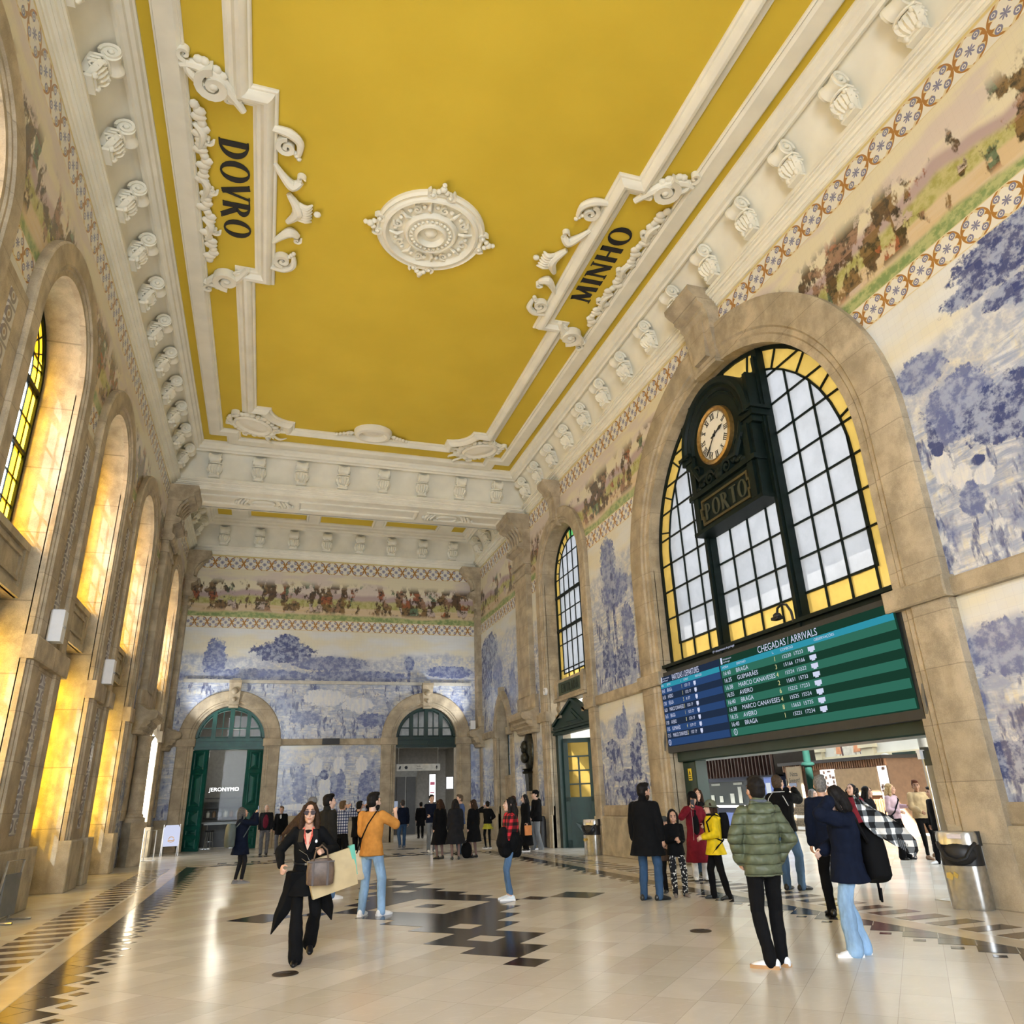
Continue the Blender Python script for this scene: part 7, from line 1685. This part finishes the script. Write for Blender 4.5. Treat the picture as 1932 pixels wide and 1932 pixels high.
person('young man in a black hooded top, cap and baggy grey jeans', (9.02, 25.75), -84, 1.86, 'p', False, F_, R=(.20,.20,.95), L=(-.20,.20,.96), feet={'R': (.10, .12, 5, 0), 'L': (-.10, -.08, -5, 0)}, top=dict(n='hooded_top', m=BLK, z=.84, t=.05, hood=True), legs=dict(m=JG, s='wide'), hair=dict(c=DK, s='short'), shoes=dict(m=WSH), extras=cap_hat(BLK))
t = thing('speaker_post', 'black rounded floor unit beside the plinth behind the young man in grey jeans', 'floor unit', (9.50, 26.55, 0)); b = MB(); b.loft([[(.14*k*cos(a), .14*k*sin(a), z) for a in (2*PI*i/16 for i in range(16))] for z, k in ((0,1.1),(.05,1),(.9,1),(1.0,.85),(1.04,.5))]); b.build('body', BLACK, t, 40); b = MB(); b.lathe([(.16,0),(.16,.02)], 16); b.build('foot', GREY, t, 30)
bake_fused()
# ------------------------------------------------------------------ camera
ya, pi_, ro = .318911905, .374500854, -.0332673987
fw = Vector((sin(ya)*cos(pi_), cos(ya)*cos(pi_), sin(pi_))); rt = Vector((cos(ya), -sin(ya), 0)); up = rt.cross(fw)
r2 = rt*cos(ro)+up*sin(ro); u2 = -rt*sin(ro)+up*cos(ro)
cam = bpy.data.cameras.new('camera'); co = bpy.data.objects.new('camera', cam); COL.objects.link(co)
Mx = Matrix((r2, u2, -fw)).transposed().to_4x4(); Mx.translation = Vector((0, 0, 1.6)); co.matrix_world = Mx
cam.sensor_width = 36; cam.lens = 1381.045/1932*36; cam.clip_start = .05; cam.clip_end = 300
S.camera = co
# ------------------------------------------------------------------ daylight and added fill
w = bpy.data.worlds.new('daylight'); S.world = w; w.use_nodes = True
bg = w.node_tree.nodes['Background']; bg.inputs[0].default_value = (.80, .89, 1.0, 1); bg.inputs[1].default_value = WORLD
def light(name, kind, loc, energy, col=(1,1,1), **kw):
    l = bpy.data.lights.new(name, kind); l.energy = energy; l.color = col
    o = bpy.data.objects.new(name, l); COL.objects.link(o); o.location = loc
    for k, v in kw.items(): setattr(l, k, v)
    return o
def aim(o, d): o.rotation_euler = Vector(d).to_track_quat('-Z', 'Y').to_euler()
sun = light('sun', 'SUN', (-30, -30, 30), SUN, (1, .97, .93), angle=math.radians(.6)); aim(sun, (.50, 1.0, -.62))
def portal(loc, sx, sy, d):
    o = light('window_portal', 'AREA', loc, 1, shape='RECTANGLE', size=sx, size_y=sy); o.data.cycles.is_portal = True; aim(o, d); return o
for c in WC: 
    portal((-5.75, c, 5.6), 2.9, 11.2, (1, 0, 0))
portal((10.5, BIG_C, 5.8), 8.2, 11.5, (-1, 0, 0)); portal((10.7, SM_C, 8), 3.8, 6.8, (-1, 0, 0)); portal((10.7, 2.6, 5.7), 3.8, 11.4, (-1, 0, 0))
# uplight fill for the ceiling: a few have light boxes, the rest are added
for y in PIER[1:]+[28.3]:
    o = light('uplight_fill', 'AREA', (XL+1.0, y, 5.2), UPL*1.25, (.98, .98, 1), shape='RECTANGLE', size=.5, size_y=.5, spread=1.9); aim(o, (.6, 0, 1))
for y in (-4, 6.5, 7.9, 19.4, 21.0, 27.2, 30.2, 34.8):
    o = light('uplight_fill', 'AREA', (XR-.75, y, 5.3), UPL*.22, (1, .98, .95), shape='RECTANGLE', size=.5, size_y=.5, spread=1.9); aim(o, (-.45, 0, 1))
for x, dx in ((XR-.8, -.75), (XL+.9, .75)):  # one beam by the console box, its twin added to brighten the far wall
    o = light('uplight_fill', 'AREA', (x, 34.7, 5.35), CORN, (.96, .98, 1), shape='RECTANGLE', size=.4, size_y=.4, spread=2.2); aim(o, (dx, .45, .8))
# unseen fill panel added behind the camera; the rear wall has no opening
o = light('rear_fill', 'AREA', (-.9, YB+.3, 5.4), FILL, (.82, .90, 1), shape='RECTANGLE', size=6.2, size_y=9.5, spread=1.8); aim(o, (.30, 1, -.06))
o = light('cafe_lamp', 'POINT', (-1.5, 39.5, 4.2), 120, (1, .93, .8), shadow_soft_size=.3)
o = light('corridor_lamp', 'AREA', (7.2, 39.5, 4.4), 90, (1, .97, .9), shape='RECTANGLE', size=2, size_y=3); aim(o, (0, 0, -1))
S.view_settings.view_transform = 'Standard'; S.view_settings.look = 'None'; S.view_settings.gamma = 1; S.view_settings.use_curve_mapping = False
S.view_settings.exposure = EXPO
cy = S.cycles; cy.use_denoising = True; cy.max_bounces = 8; cy.diffuse_bounces = 4; cy.glossy_bounces = 3; cy.transparent_max_bounces = 12; cy.transmission_bounces = 4
cy.sample_clamp_indirect = 6; cy.caustics_reflective = False; cy.caustics_refractive = False
cy.use_adaptive_sampling = True; cy.adaptive_threshold = .03
try: cy.denoiser = 'OPENIMAGEDENOISE'; cy.denoising_input_passes = 'RGB_ALBEDO_NORMAL'
except Exception: pass
